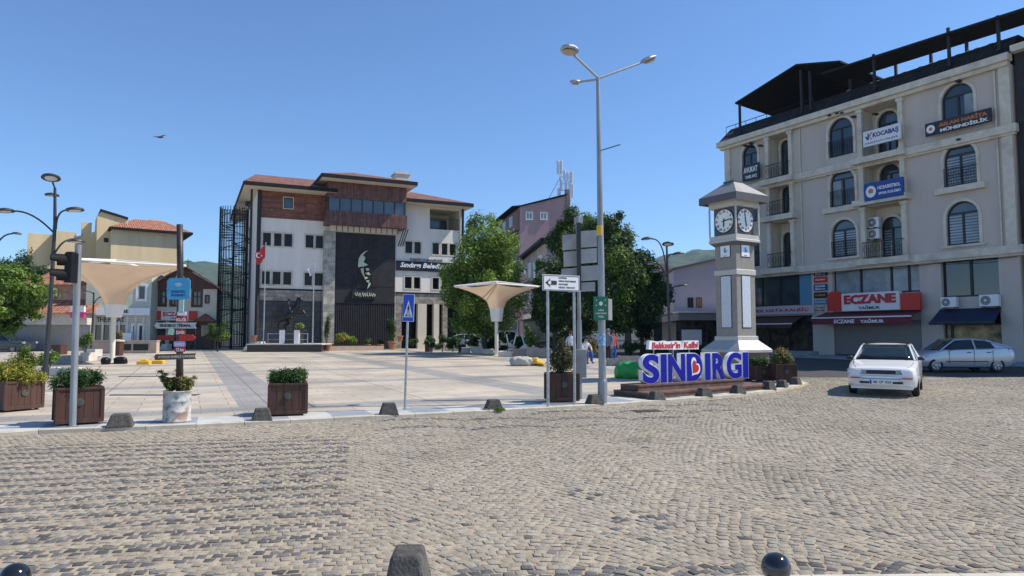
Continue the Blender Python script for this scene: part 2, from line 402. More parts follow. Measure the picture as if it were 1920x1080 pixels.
LIME = [(.24, .36, .055), (.18, .30, .042), (.27, .37, .06)]
YELLOW = [(.30, .30, .03), (.36, .34, .04), (.20, .24, .03)]
AUTUMN = [(.26, .17, .05), (.15, .17, .04), (.32, .20, .07)]
HEDGE = [(.045, .11, .02), (.065, .15, .025), (.03, .08, .02)]

def blob_clumps(c, rx, ry, rz, k, seed, size=.42):
    g = random.Random(seed); out = []
    for i in range(k):
        th = g.random() * 2 * PI; u = g.uniform(-1, 1); r_ = g.uniform(.3, 1.12) ** .6
        s_ = math.sqrt(1 - u * u)
        q = size * g.uniform(.45, 1.1)
        out.append((c[0] + rx * r_ * s_ * math.cos(th) * (1 - q * .5), c[1] + ry * r_ * s_ * math.sin(th) * (1 - q * .5), c[2] + rz * r_ * u * (1 - q * .5), rx * q, ry * q, rz * q * .8))
    return out
def tree(name, label, base, H, cr, crown_z, crx, crz, n, leaf, cols, seed, group=None, trunk_r=.14, k=34, lean=0, size=.36, extra=()):
    t = thing(name, label, 'tree', base, 0, group)
    g = random.Random(seed); mb = MB()
    top = Vector((lean, 0, crown_z + crz * .55))
    mb.tube([(0, 0, -.1), (lean * .2, 0, crown_z * .4), (lean * .6, .03, crown_z * .85), top], [trunk_r * 1.25, trunk_r, trunk_r * .8, trunk_r * .25], 9)
    cl = blob_clumps((lean, 0, crown_z), crx, crx, crz, k, seed, size) + [tuple(e) for e in extra]
    for c in cl[:16]:
        s0 = Vector((lean * .5, 0, crown_z - crz * g.uniform(.35, .9)))
        e = Vector(c[:3]); m_ = s0.lerp(e, .5) + Vector((0, 0, .1 * crz))
        mb.tube([s0, m_, e], [trunk_r * .45, trunk_r * .28, trunk_r * .1], 5)
    mb.build('trunk', M_('bark'), t, smooth=True)
    leaf_cloud('crown', cl, n, leaf, cols, t, seed, shell=.45)
    return t
# ============================================================ SETTING
# ground sheet out to the horizon
ys = [-30, 0, 16, 30, 45, 60, 80, 120, 200, 400, 900, 3000]
vs = []; fs = []
for y in ys:
    z = gz(y) if y <= 120 else gz(120)
    for x in (-3000, -100, 0, 100, 3000): vs.append((x, y, z - .06))
for i in range(len(ys) - 1):
    for j in range(4): a = i * 5 + j; fs.append((a, a + 1, a + 6, a + 5))
tag(new_mesh_obj('ground', vs, fs, M_('asphalt')), kind='structure')

# kerb line of the square, from pixels on the road surface
KP = [G(-160, 834), G(0, 817), G(300, 805), G(500, 795.5), G(740, 784), G(973, 772), G(1133, 763), G(1271, 753), G(1358, 746), G(1423, 739), G(1475, 731), G(1516, 721)]
KP = [Vector((p.x, p.y)) for p in KP]
KL = [Vector((-30, 4.5)), Vector((-18, 8.6))] + KP
e = KL[-1]
KR = [e + Vector((.15, .5)), e + Vector((-.1, 1.3)), e + Vector((-.9, 4.5)), e + Vector((-2.3, 14)), e + Vector((-3.2, 30)), e + Vector((-4.5, 48))]
EDGE = KL + KR
def smooth_line(P, n=6):
    out = []
    for i in range(len(P) - 1):
        p0 = P[max(i - 1, 0)]; p1 = P[i]; p2 = P[i + 1]; p3 = P[min(i + 2, len(P) - 1)]
        for k in range(n):
            t = k / n
            out.append(.5 * ((2 * p1) + (p2 - p0) * t + (2 * p0 - 5 * p1 + 4 * p2 - p3) * t * t + (3 * p1 - p0 - 3 * p2 + p3) * t ** 3))
    out.append(P[-1]); return out
ES = smooth_line(EDGE, 6)
def offs(P, d):
    out = []
    for i in range(len(P)):
        t = (P[min(i + 1, len(P) - 1)] - P[max(i - 1, 0)]).normalized(); out.append(P[i] + Vector((-t.y, t.x)) * d)
    return out
# kerb stones
def ribbon(mb, A, B, z, zs=None):
    for i in range(len(A) - 1):
        a, b, c, d = A[i], A[i + 1], B[i + 1], B[i]
        mb.quad((a.x, a.y, gz(a.y) + z), (b.x, b.y, gz(b.y) + z), (c.x, c.y, gz(c.y) + z), (d.x, d.y, gz(d.y) + z))
def resample(P, step):
    out = [P[0]]; acc = 0
    for i in range(len(P) - 1):
        seg = (P[i + 1] - P[i]); L = seg.length; t = step - acc
        while t <= L: out.append(P[i] + seg * (t / L)); t += step
        acc = (acc + L) % step
    return out
K1 = resample(ES, .8); K1o = offs(K1, .16); K2o = offs(K1, 1.15)
kb = MB()
for i in range(len(K1) - 1):
    a, b = K1[i], K1[i + 1]; t = (b - a).normalized() * .004
    c, d = K1o[i + 1], K1o[i]; j = random.uniform(-.004, .004)
    p = [a + t, b - t, c - t, d + t]; n_ = Vector((-t.y, t.x)).normalized() * .012
    q = [p[0] + n_, p[1] + n_, p[2], p[3]]
    v = [(x.x, x.y, gz(x.y) - .05) for x in p] + [(x.x, x.y, gz(x.y) + SQ - .012 + j) for x in p] + [(x.x, x.y, gz(x.y) + SQ + j) for x in q]
    kb.add(v, [(0, 1, 5, 4), (1, 2, 6, 5), (3, 0, 4, 7), (4, 5, 9, 8), (5, 6, 10, 9), (7, 4, 8, 11), (8, 9, 10, 11)])
tag(kb.build('kerb', M_('kerb_stone')), kind='structure')
st = MB()
for i in range(len(K1) - 1):
    st.cur = 0 if (i // 1) % 2 else 1
    a, b, c, d = K1o[i], K1o[i + 1], K2o[i + 1], K2o[i]
    st.quad(*[(x.x, x.y, gz(x.y) + SQ - .004) for x in (a, b, c, d)])
tag(st.build('pavement', [M_('slab_pale'), M_('slab_grey')]), kind='structure')

# paved square
def paving_mat():
    m = bpy.data.materials.new('square_paving'); m.use_nodes = True; t = m.node_tree; N = t.nodes; L = t.links; b = N['Principled BSDF']; b.inputs['Roughness'].default_value = .72
    g = N.new('ShaderNodeNewGeometry'); mp = N.new('ShaderNodeMapping'); mp.vector_type = 'TEXTURE'; mp.inputs['Rotation'].default_value = (0, 0, R(25)); mp.inputs['Location'].default_value = (1.8, 2.5, 0); L.new(g.outputs['Position'], mp.inputs[0])
    sp = N.new('ShaderNodeSeparateXYZ'); L.new(mp.outputs[0], sp.inputs[0])
    def mth(op, a, v=None, v2=None):
        n = N.new('ShaderNodeMath'); n.operation = op
        if isinstance(a, float): n.inputs[0].default_value = a
        else: L.new(a, n.inputs[0])
        if v is not None:
            if isinstance(v, (int, float)): n.inputs[1].default_value = v
            else: L.new(v, n.inputs[1])
        return n.outputs[0]
    def band(o, per, wd, ph):
        a = mth('ADD', o, ph); a = mth('PINGPONG', a, per / 2); return mth('LESS_THAN', a, wd / 2)
    bx = band(sp.outputs[0], 7.2, 1.25, 1.0); by = band(sp.outputs[1], 7.2, 1.0, 0.0)
    bb = mth('MAXIMUM', bx, by)
    br = N.new('ShaderNodeTexBrick'); br.offset = .5; L.new(mp.outputs[0], br.inputs[0]); br.inputs['Scale'].default_value = 1; br.inputs['Brick Width'].default_value = 1.2; br.inputs['Row Height'].default_value = .6; br.inputs['Mortar Size'].default_value = .012; br.inputs['Bias'].default_value = 0
    br.inputs['Color1'].default_value = (.44, .385, .30, 1); br.inputs['Color2'].default_value = (.53, .465, .37, 1); br.inputs['Mortar'].default_value = (.26, .225, .18, 1)
    b2 = N.new('ShaderNodeTexBrick'); b2.offset = .5; L.new(mp.outputs[0], b2.inputs[0]); b2.inputs['Scale'].default_value = 1; b2.inputs['Brick Width'].default_value = .6; b2.inputs['Row Height'].default_value = .3; b2.inputs['Mortar Size'].default_value = .01
    b2.inputs['Color1'].default_value = (.29, .28, .26, 1); b2.inputs['Color2'].default_value = (.34, .325, .30, 1); b2.inputs['Mortar'].default_value = (.2, .19, .17, 1)
    mx = N.new('ShaderNodeMix'); mx.data_type = 'RGBA'; L.new(bb, mx.inputs[0]); L.new(br.outputs[0], mx.inputs[6]); L.new(b2.outputs[0], mx.inputs[7])
    # expansion joints
    jx = band(sp.outputs[0], 3.6, .05, 1.0); jy = band(sp.outputs[1], 3.6, .06, .0); jj = mth('MAXIMUM', jx, jy); jj = mth('MULTIPLY', jj, .6)
    m2 = N.new('ShaderNodeMix'); m2.data_type = 'RGBA'; L.new(jj, m2.inputs[0]); L.new(mx.outputs[2], m2.inputs[6]); m2.inputs[7].default_value = (.14, .12, .10, 1)
    nz = N.new('ShaderNodeTexNoise'); nz.inputs['Scale'].default_value = .35; nz.inputs['Detail'].default_value = 9; nz.inputs['Roughness'].default_value = .65; L.new(g.outputs['Position'], nz.inputs[0])
    mr = N.new('ShaderNodeMapRange'); mr.inputs[1].default_value = .35; mr.inputs[2].default_value = .65; mr.inputs[3].default_value = .74; mr.inputs[4].default_value = 1.12; L.new(nz.outputs[0], mr.inputs[0])
    sc = N.new('ShaderNodeVectorMath'); sc.operation = 'SCALE'; L.new(m2.outputs[2], sc.inputs[0]); L.new(mr.outputs[0], sc.inputs['Scale']); L.new(sc.outputs[0], b.inputs['Base Color'])
    return m
PM = paving_mat()
sqm = MB()
K3 = offs(ES, .9)
far = [Vector((p.x, p.y)) for p in K3]
# strips between rows: split the area in bands of y so the surface follows the rise
import bisect
poly = [(p.x, p.y) for p in far] + [(-70, 72), (-70, 4)]
me = bpy.data.meshes.new('square_paving'); bm = bmesh.new()
bv = [bm.verts.new((x, y, 0)) for x, y in poly]; bm.faces.new(bv)
bmesh.ops.triangulate(bm, faces=bm.faces[:])
for yy in (16, 24, 32, 40, 48, 56, 64):
    bmesh.ops.bisect_plane(bm, geom=bm.verts[:] + bm.edges[:] + bm.faces[:], plane_co=(0, yy, 0), plane_no=(0, 1, 0))
for v in bm.verts: v.co.z = gz(v.co.y) + SQ - .008
bmesh.ops.recalc_face_normals(bm, faces=bm.faces[:])
for f in bm.faces:
    if f.normal.z < 0: f.normal_flip()
bm.to_mesh(me); bm.free(); me.materials.append(PM)
sqo = bpy.data.objects.new('square_paving', me); COL.objects.link(sqo); tag(sqo, kind='structure')

# ---- cobbled road: every sett modelled, grey setts in crossing stripes
def in_poly(x, y, P):
    P = np.array(P); n = len(P); c = np.zeros(len(x), bool); j = n - 1
    for i in range(n):
        xi, yi = P[i]; xj, yj = P[j]
        with np.errstate(divide='ignore', invalid='ignore'):
            k = ((yi > y) != (yj > y)) & (x < (xj - xi) * (y - yi) / (yj - yi + 1e-12) + xi)
        c ^= k; j = i
    return c
NEARK = [(-12, 4.7), (-1.8, 4.62), (0.15, 4.70), (2.2, 4.78), (12, 5.0)]
nk_x = np.array([p[0] for p in NEARK]); nk_y = np.array([p[1] for p in NEARK])
def edge_poly():
    e2 = [(p.x, p.y) for p in ES if p.y < 36 and p.x > -15]
    return [q for q in e2 if q[1] < 25.6] + [(7, 25.6), (34, 26.4), (22, 12), (12, 4.7)] + [(x, y) for x, y in NEARK[::-1]] + [(-15, 4.7)]
EP = edge_poly()
def visible(x, y, m=1.5): return np.abs(x) < .76 * y + m
U = Vector((.976, .219)); V = Vector((-.219, .976))
cx = []; cy = []; cr_ = []; cw = []; cdp = []; ct = []      # centre, rotation, width, depth, tone
def lens(x, y):
    return x * U.x + y * U.y, x * V.x + y * V.y
# crossing zone (rows)
B0 = lens(-1.41, 5.75)[0]
s = .092
uu = np.arange(B0 - 14, B0 + .4, s * 1.12); vv = np.arange(2.5, 16, s * 1.04)
A, B = np.meshgrid(uu, vv); jrow = np.repeat(np.arange(len(vv)), len(uu)).reshape(A.shape)
A = A + (jrow % 2) * s * .5 + RNG.normal(0, .008, A.shape); B = B + RNG.normal(0, .006, B.shape)
x = A * U.x + B * V.x; y = A * U.y + B * V.y
dark = ((jrow % 4) < 2) & (A < B0 + .02) & (A > B0 - 7.8)
# stripes stop short of the far kerb where the setts are all light
fade = (B > 5.4) & (B < 11.7)
tone = np.where(dark & fade, 1, 0); rowz = x * 0
cx.append(x.ravel()); cy.append(y.ravel()); cr_.append(np.full(x.size, math.atan2(U.y, U.x))); cw.append(np.full(x.size, s)); cdp.append(np.full(x.size, s * .92)); ct.append(tone.ravel())
sel1 = (A.ravel() < B0 + .4)
cx[0] = cx[0][sel1]; cy[0] = cy[0][sel1]; cr_[0] = cr_[0][sel1]; cw[0] = cw[0][sel1]; cdp[0] = cdp[0][sel1]; ct[0] = ct[0][sel1]
# segmental arcs elsewhere
Rr = 1.18; tm = R(44); W = 2 * Rr * math.sin(tm)
na = int(2 * tm * Rr / .094)
th = (np.arange(na) + .5) / na * 2 * tm - tm
for i in range(26):
    uc = B0 + .40 + W * (i + .5)
    vrow = np.arange(-12, 40, .093)
    T, VV = np.meshgrid(th, vrow)
    jr = np.repeat(np.arange(len(vrow)), na).reshape(T.shape)
    T = T + (jr % 2) * (tm / na) * .9 + RNG.normal(0, .006, T.shape)
    a = uc + Rr * np.sin(T); b = VV + Rr * np.cos(T) - Rr * math.cos(tm) + RNG.normal(0, .007, T.shape)
    x = a * U.x + b * V.x; y = a * U.y + b * V.y
    cx.append(x.ravel()); cy.append(y.ravel()); cr_.append((math.atan2(U.y, U.x) - T).ravel())
    cw.append(np.full(x.size, .093)); cdp.append((.093 * np.cos(T)).ravel())
    # arcs of grey setts beside the far kerb, and odd grey ones
    d = ((jr + i * 3) % 13 < 3)
    ct.append(np.where(d, 2, 0).ravel())
cx = np.concatenate(cx); cy = np.concatenate(cy); cr_ = np.concatenate(cr_); cw = np.concatenate(cw); cdp = np.concatenate(cdp); ct = np.concatenate(ct)
keep = visible(cx, cy) & in_poly(cx, cy, EP) & (cy > np.interp(cx, nk_x, nk_y) + .10)
# distance to the kerb line (far kerb) for the arcs of grey setts
EA = np.array([(p.x, p.y) for p in ES])
cx, cy, cr_, cw, cdp, ct = [a[keep] for a in (cx, cy, cr_, cw, cdp, ct)]
dk = np.full(len(cx), 99.)
for p, q in zip(EA[:-1], EA[1:]):
    d = q - p; t = np.clip(((cx - p[0]) * d[0] + (cy - p[1]) * d[1]) / (d @ d), 0, 1)
    dk = np.minimum(dk, np.hypot(cx - p[0] - t * d[0], cy - p[1] - t * d[1]))
keep = dk > .06
cx, cy, cr_, cw, cdp, ct, dk = [a[keep] for a in (cx, cy, cr_, cw, cdp, ct, dk)]
n = len(cx); print('setts', n)
near_dark = (cy - np.interp(cx, nk_x, nk_y)) < .34
isdark = (ct == 1) & (RNG.random(n) < .93)
isdark |= (ct == 2) & (dk < 2.6) & (cx > -3) & (cx < 5) & (RNG.random(n) < .7)
isdark |= near_dark & (RNG.random(n) < .6)
isdark |= (ct != 0) * 0 + RNG.random(n) < .012
patch = (np.hypot(cx - 1.15, cy - 6.3) < .28) | (np.hypot(cx - .75, cy - 7.3) < .2) | (np.hypot(cx - .9, cy - 5.85) < .2)
isdark |= patch & (RNG.random(n) < .35)
light = np.array([(.345, .312, .25), (.33, .30, .245), (.36, .32, .25), (.32, .292, .24), (.34, .302, .24)])
darkc = np.array([(.135, .134, .132), (.165, .163, .16), (.105, .104, .103), (.19, .182, .17)])
colr = np.where(isdark[:, None], darkc[RNG.integers(0, 4, n)], light[RNG.integers(0, 5, n)]) * RNG.uniform(.81, 1.09, n)[:, None]
low = .5 * np.sin(cx * .9 + 2 * np.sin(cy * .35)) + .5 * np.sin(cy * .7 + 1.7 * np.sin(cx * .4 + 1)) + .35 * np.sin(cx * 2.3 - cy * 1.1); colr *= (1 + .075 * low)[:, None]
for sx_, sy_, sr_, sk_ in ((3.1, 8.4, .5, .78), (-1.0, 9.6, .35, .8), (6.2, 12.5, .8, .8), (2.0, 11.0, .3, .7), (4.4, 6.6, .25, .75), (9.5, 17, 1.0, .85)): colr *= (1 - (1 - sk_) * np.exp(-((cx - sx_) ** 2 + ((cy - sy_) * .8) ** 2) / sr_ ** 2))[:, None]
hw = cw * RNG.uniform(.415, .475, n); hd = cdp * RNG.uniform(.41, .47, n)
rr = cr_ + RNG.normal(0, .05, n)
ca, sa = np.cos(rr), np.sin(rr)
zb = np.array([gz(v) for v in cy]); tz = RNG.normal(.001, .0022, n); tx = RNG.normal(0, .03, n); ty = RNG.normal(0, .03, n)
corn = [(-1, -1), (1, -1), (1, 1), (-1, 1)]
jit = RNG.normal(0, .0065, (n, 4, 2))
Vt = np.zeros((n, 12, 3))
for ring, (ins, dz) in enumerate(((0, -.03), (.001, -.003), (.005, 0.0))):
    for k, (a, b) in enumerate(corn):
        lx = a * (hw - ins) + jit[:, k, 0]; ly = b * (hd - ins) + jit[:, k, 1]
        Vt[:, ring * 4 + k, 0] = cx + lx * ca - ly * sa; Vt[:, ring * 4 + k, 1] = cy + lx * sa + ly * ca
        Vt[:, ring * 4 + k, 2] = zb + dz + (tz + tx * lx * 1.0 + ty * ly if ring else 0)
fq = []
for r_ in (0, 4):
    for k in range(4): j = (k + 1) % 4; fq.append((r_ + k, r_ + j, r_ + 4 + j, r_ + 4 + k))
fq.append((8, 9, 10, 11)); fq = np.array(fq)
me = bpy.data.meshes.new('road'); nf = len(fq)
me.vertices.add(12 * n); me.vertices.foreach_set('co', Vt.ravel())
li = (np.arange(n)[:, None, None] * 12 + fq[None]).ravel()
me.loops.add(len(li)); me.loops.foreach_set('vertex_index', li)
me.polygons.add(n * nf); me.polygons.foreach_set('loop_start', np.arange(0, len(li), 4)); me.polygons.foreach_set('loop_total', np.full(n * nf, 4))
c4 = np.concatenate([colr, np.ones((n, 1))], 1); at_ = me.color_attributes.new('col', 'FLOAT_COLOR', 'CORNER'); at_.data.foreach_set('color', np.repeat(c4, nf * 4, 0).ravel())
me.materials.append(mat('sett', (0, 0, 0), .9, spec=.2, attr='col', var=.2, scale=38, bump=.5, bscale=70)); me.update()
sm = np.zeros(n * nf, bool); sm.reshape(n, nf)[:, 4:] = True; me.polygons.foreach_set('use_smooth', sm)
ro = bpy.data.objects.new('road', me); COL.objects.link(ro); tag(ro, kind='structure')
# sandy bed between the setts
bed = MB()
for y0, y1 in ((4.4, 16), (16, 24), (24, 25.7)):
    bed.quad((-40, y0, gz(y0) - .0042), (40, y0, gz(y0) - .0042), (40, y1, gz(y1) - .0042), (-40, y1, gz(y1) - .0042))
ap_ = MB()
for y0, y1 in ((25.7, 34), (34, 48), (48, 75)): ap_.quad((3, y0, gz(y0) - .004), (60, y0, gz(y0) - .004), (60, y1, gz(y1) - .004), (3, y1, gz(y1) - .004))
tag(ap_.build('side_road', M_('asphalt')), kind='structure')
tag(bed.build('road_bed', mat('sand_joint', (.36, .295, .21), .95, var=.3, scale=2.2, bump=.4, bscale=80)), kind='structure')
# near kerb and pavement under the camera
nb = MB()
for i in range(-12, 13):
    x0, x1 = i * 1.0 + .003, i * 1.0 + .997
    y0, y1 = float(np.interp(x0, nk_x, nk_y)), float(np.interp(x1, nk_x, nk_y))
    nb.add([(x0, y0 - .22, -.1), (x1, y1 - .22, -.1), (x1, y1, -.1), (x0, y0, -.1), (x0, y0 - .22, .045), (x1, y1 - .22, .045), (x1, y1 - .012, .045), (x0, y0 - .012, .045), (x0, y0, .033), (x1, y1, .033)],
           [(4, 5, 6, 7), (7, 6, 9, 8), (8, 9, 2, 3), (1, 2, 9, 6, 5), (0, 4, 7, 8, 3)])
tag(nb.build('near_kerb', M_('kerb_stone')), kind='structure')
npv = MB(); npv.quad((-30, -8, .04), (30, -8, .04), (30, 4.45, .04), (-30, 4.45, .04)); tag(npv.build('near_pavement', M_('slab_pale')), kind='structure')

# pavement in front of the shops
# hills
def hills(name, x0, x1, Y, h, seed, base=-5):
    g = np.random.default_rng(seed); nx, ny = 120, 16
    X = np.linspace(x0, x1, nx); vs = []; fs = []
    ph = g.random(12) * 6.28; prof = sum((1 / (k + 1)) * np.sin(X / (x1 - x0) * 2 * PI * (k + 1) * 1.3 + ph[k]) for k in range(12)) if callable(h) is False else None
    for j in range(ny):
        t = j / (ny - 1)
        for i, xx in enumerate(X):
            hh = h(xx); z = base + (hh - base) * math.sin(t * PI / 2) ** 1.1 + g.normal() * 5 * (t > .1)
            vs.append((xx + g.normal() * 8, Y + 500 * t + g.normal() * 10, z))
    for j in range(ny - 1):
        for i in range(nx - 1): a = j * nx + i; fs.append((a, a + 1, a + nx + 1, a + nx))
    o = new_mesh_obj(name, vs, fs, mat('hill_forest', (.055, .085, .035), .95, var=.5, scale=.025, bump=1.0, bscale=.15), smooth=True); tag(o, kind='structure'); return o
def hr(x):
    px = 960 + x / 1900 * F
    y = np.interp(px, [-400, 0, 120, 330, 400, 440, 600, 900, 1150, 1200, 1235, 1290, 1345, 1500, 2300], [560, 540, 520, 497, 493, 500, 520, 520, 505, 487, 477, 470, 468, 480, 520])
    return 1.65 + (627 - y) / F * 1900 + 6 * math.sin(x / 37.) + 3 * math.sin(x / 13.)
hills('hills', -2200, 2200, 1450, hr, 3)
# ============================================================ BUILDINGS
class Frame:
    """a building's own axes: x along its front, y into the building, z up"""
    def __init__(s, ox, oy, dx, dy):
        l = math.hypot(dx, dy); s.o = Vector((ox, oy, 0)); s.u = Vector((dx / l, dy / l, 0)); s.n = Vector((-dy / l, dx / l, 0)); s.rz = math.atan2(dy, dx)
        s.z0 = 0
    def L(s, px, py, yl=0.0):
        r = ray(px, py); c = Vector((0, 0, CAMZ)); q = s.o + s.n * yl
        t = (q - c).dot(s.n) / r.dot(s.n); p = c + r * t - s.o
        return p.dot(s.u), p.z
    def R(s, x0, y0, x1, y1, yl=0.0):
        """pixel rectangle -> local x0,x1,z0,z1"""
        a, zt = s.L(x0, (y0)), 0
        xm = (x0 + x1) / 2
        xa = s.L(x0, (y0 + y1) / 2, yl)[0]; xb = s.L(x1, (y0 + y1) / 2, yl)[0]
        return xa, xb, s.L(xm, y1, yl)[1], s.L(xm, y0, yl)[1]
    def W(s, x, y, z): return s.o + s.u * x + s.n * y + Vector((0, 0, z))

def wall_with_holes(mb, x0, x1, z0, z1, holes, y, depth, rev=True):
    """front wall sheet with real openings and reveals; holes = (xa,xb,za,zb)"""
    xs = sorted(set([x0, x1] + [min(max(v, x0), x1) for h in holes for v in h[:2]])); zs = sorted(set([z0, z1] + [min(max(v, z0), z1) for h in holes for v in h[2:4]]))
    for i in range(len(xs) - 1):
        for j in range(len(zs) - 1):
            xm = (xs[i] + xs[i + 1]) / 2; zm = (zs[j] + zs[j + 1]) / 2
            if any(h[0] < xm < h[1] and h[2] < zm < h[3] for h in holes): continue
            mb.quad((xs[i], y, zs[j]), (xs[i + 1], y, zs[j]), (xs[i + 1], y, zs[j + 1]), (xs[i], y, zs[j + 1]))
    for a, b, c, d in [h[:4] for h in holes]:
        mb.quad((a, y, c), (a, y, d), (a, y + depth, d), (a, y + depth, c)); mb.quad((b, y, d), (b, y, c), (b, y + depth, c), (b, y + depth, d))
        mb.quad((a, y, d), (b, y, d), (b, y + depth, d), (a, y + depth, d)); mb.quad((b, y, c), (a, y, c), (a, y + depth, c), (b, y + depth, c))
def window(par, x0, x1, z0, z1, y, frame='trim_black', glass='glass_office', fw=.06, mull=1, rail=None, rec=.14, sill=None, surround=None, sw=.1):
    f = MB()
    yy = y + rec
    f.box(x0, x0 + fw, yy - .05, yy + .03, z0, z1); f.box(x1 - fw, x1, yy - .05, yy + .03, z0, z1)
    f.box(x0 + fw, x1 - fw, yy - .05, yy + .03, z1 - fw, z1); f.box(x0 + fw, x1 - fw, yy - .05, yy + .03, z0, z0 + fw)
    for k in range(1, mull):
        xx = x0 + (x1 - x0) * k / mull; f.box(xx - fw / 2, xx + fw / 2, yy - .045, yy + .03, z0 + fw, z1 - fw)
    if rail: zz = z0 + (z1 - z0) * rail; f.box(x0 + fw, x1 - fw, yy - .04, yy + .025, zz - fw / 2, zz + fw / 2)
    w_ = f.build('window', M_(frame), par)
    g = MB(); g.box(x0 + fw * .5, x1 - fw * .5, yy - .012, yy + .012, z0 + fw * .5, z1 - fw * .5); g.build('pane', M_(glass), w_)
    if sill: q = MB(); q.box(x0 - .12, x1 + .12, y - .09, y + rec - .052, z0 - .09, z0 - .004); q.build('sill', M_(sill), w_)
    if surround:
        q = MB(); q.box(x0 - sw, x0 - .002, y - .035, y + .03, z0 - sw, z1 + sw); q.box(x1 + .002, x1 + sw, y - .035, y + .03, z0 - sw, z1 + sw)
        q.box(x0 - .002, x1 + .002, y - .035, y + .03, z1 + .002, z1 + sw); q.box(x0 - .002, x1 + .002, y - .035, y + .03, z0 - sw, z0 - .002); q.build('surround', M_(surround), w_)
    return w_
def hip_roof(mb, x0, x1, y0, y1, z, h, ov=.0, th=.0, ridge=None):
    xm0, xm1 = (x0 + (y1 - y0) / 2, x1 - (y1 - y0) / 2) if (x1 - x0) > (y1 - y0) else ((x0 + x1) / 2 - .01, (x0 + x1) / 2 + .01)
    if ridge: xm0, xm1 = ridge
    ym = (y0 + y1) / 2
    v = [(x0, y0, z), (x1, y0, z), (x1, y1, z), (x0, y1, z), (xm0, ym, z + h), (xm1, ym, z + h)]
    mb.add(v, [(0, 1, 5, 4), (1, 2, 5), (2, 3, 4, 5), (3, 0, 4), (3, 2, 1, 0)])

# ------------------------------------------------ municipality
MF = Frame(-21.2, 57.2, 16.7, 7.8)
mun = thing('town_hall', 'white town hall with timber cladding, tiled hip roofs and a dark ribbed centre panel', 'building', MF.o, MF.rz)
L = MF.L
zb = gz(60) + SQ - .1
W_ = MF.R
xL = 0.0; xC0 = L(612, 500)[0]; xC1 = L(742, 500)[0]; xR = L(868, 500)[0]
zE = L(478, 352)[1]; zwood = L(540, 410)[1]; zstone = L(478, 540)[1]; zbelt = L(478, 535)[1]; zgf = L(478, 563)[1]
zER = L(860, 390)[1]
DEP = 16.5
left_w = [(493, 437, 508, 461), (514, 437, 528, 462), (533, 438, 548, 462), (573, 441, 588, 464), (592, 442, 606, 465),
          (491, 509, 506, 533), (511, 509, 526, 533), (531, 510, 546, 534), (571, 512, 585, 535), (590, 512, 605, 535)]
right_w = [(760, 453, 773, 475), (777, 454, 789, 476), (811, 456, 823, 477), (828, 457, 839, 477), (843, 457, 855, 478),
           (759, 519, 772, 541), (776, 519, 788, 541), (811, 521, 823, 542), (828, 522, 839, 543), (843, 522, 855, 543)]
def row_fix(lst):
    """windows of one row share sill and head heights"""
    out = [list(W_(*r)) for r in lst]
    for a, b in ((0, 5), (5, 10)):
        z0 = sum(o[2] for o in out[a:b]) / 5; z1 = sum(o[3] for o in out[a:b]) / 5
        for o in out[a:b]: o[2], o[3] = z0, z1
    return out
LWn = row_fix(left_w); RWn = row_fix(right_w)
zs_l = LWn[5][2] - .35          # top of stone zone
smallw = W_(532, 371, 549, 391)
wall = MB()
wall_with_holes(wall, 0, xC0, zs_l, zwood, LWn, 0, .2)
wall.cur = 0
# side walls and back
wall.quad((0, DEP, zb), (0, 0, zb), (0, 0, zE + .2), (0, DEP, zE + .2))
wall.quad((xR, 0, zb), (xR, DEP, zb), (xR, DEP, zER), (xR, 0, zER)); wall.quad((xR, DEP, zb), (0, DEP, zb), (0, DEP, zER), (xR, DEP, zER))
logg = W_(806, 393, 862, 431)
wall_with_holes(wall, xC1, xR, RWn[5][2] - .35, logg[3] + .25, RWn + [tuple(logg)], 0, .2)
wall.build('wall', M_('stucco_white'), mun)
sw_ = MB(); wall_with_holes(sw_, 0, xC0, zgf, zs_l, [(o[0], o[1], o[2], o[3]) for o in []], 0, .2)
o_gl = W_(481, 564, 606, 641)
sw_.quad((0, 0, zb), (o_gl[0], 0, zb), (o_gl[0], 0, zgf), (0, 0, zgf)); sw_.quad((o_gl[1], 0, zb), (xC0, 0, zb), (xC0, 0, zgf), (o_gl[1], 0, zgf))
rs = RWn[5][2] - .35
sw_.build('stone_base', M_('stone_ashlar'), mun); sw_ = MB()
gop = [W_(753, 569, 783, 640), W_(800, 575, 813, 640), W_(823, 575, 830, 640), W_(839, 575, 868, 640)]
for g_ in gop: pass
zgR = L(800, 570)[1]
wall_with_holes(sw_, xC1, xR, zb, rs, [(a, min(b, xR - .1), zb, zgR) for a, b, c, d in gop], 0, .5)
sw_.build('stone_base', M_('stone_ashlar'), mun)
bl = MB(); bl.box(-.02, xC0, -.07, 0, zs_l - .12, zs_l); bl.box(xC1, xR + .02, -.07, 0, rs - .12, rs); bl.each('belt_course', M_('fascia_dark'), mun)
gg = MB(); gg.box(o_gl[0], o_gl[1], .25, .3, zb, zgf); gg.build('glazing', M_('dark_panels'), mun)
lowp = MB(); nP = 5
for i in range(nP):
    a = o_gl[0] + (o_gl[1] - o_gl[0]) * i / nP; b = o_gl[0] + (o_gl[1] - o_gl[0]) * (i + 1) / nP
    lowp.box(a + .03, b - .03, .18, .24, zb, zb + 1.7)
lowp.each('lower_panel', mat('slate_panel', (.035, .04, .06), .35, var=.2), mun)
ent = MB(); ent.box(xC1, xR, .9, 1.0, zb, zgR); ent.build('entrance_glazing', M_('glass_black'), mun)
cl = MB(); lw = MB()
for xx in (792, 832): pass
for (xa, xb_) in ((783, 799), (813, 823)):
    a = L(xa, 600)[0]; b = L(xb_, 600)[0]; lw.box(a, b, -.06, .45, zb, zgR)
lw.each('pier', M_('cream_render'), mun)
for o in LWn: window(mun, *o[:4], 0, frame='trim_black', glass='glass_black', fw=.08, rail=None, surround='trim_cream', sw=.13)
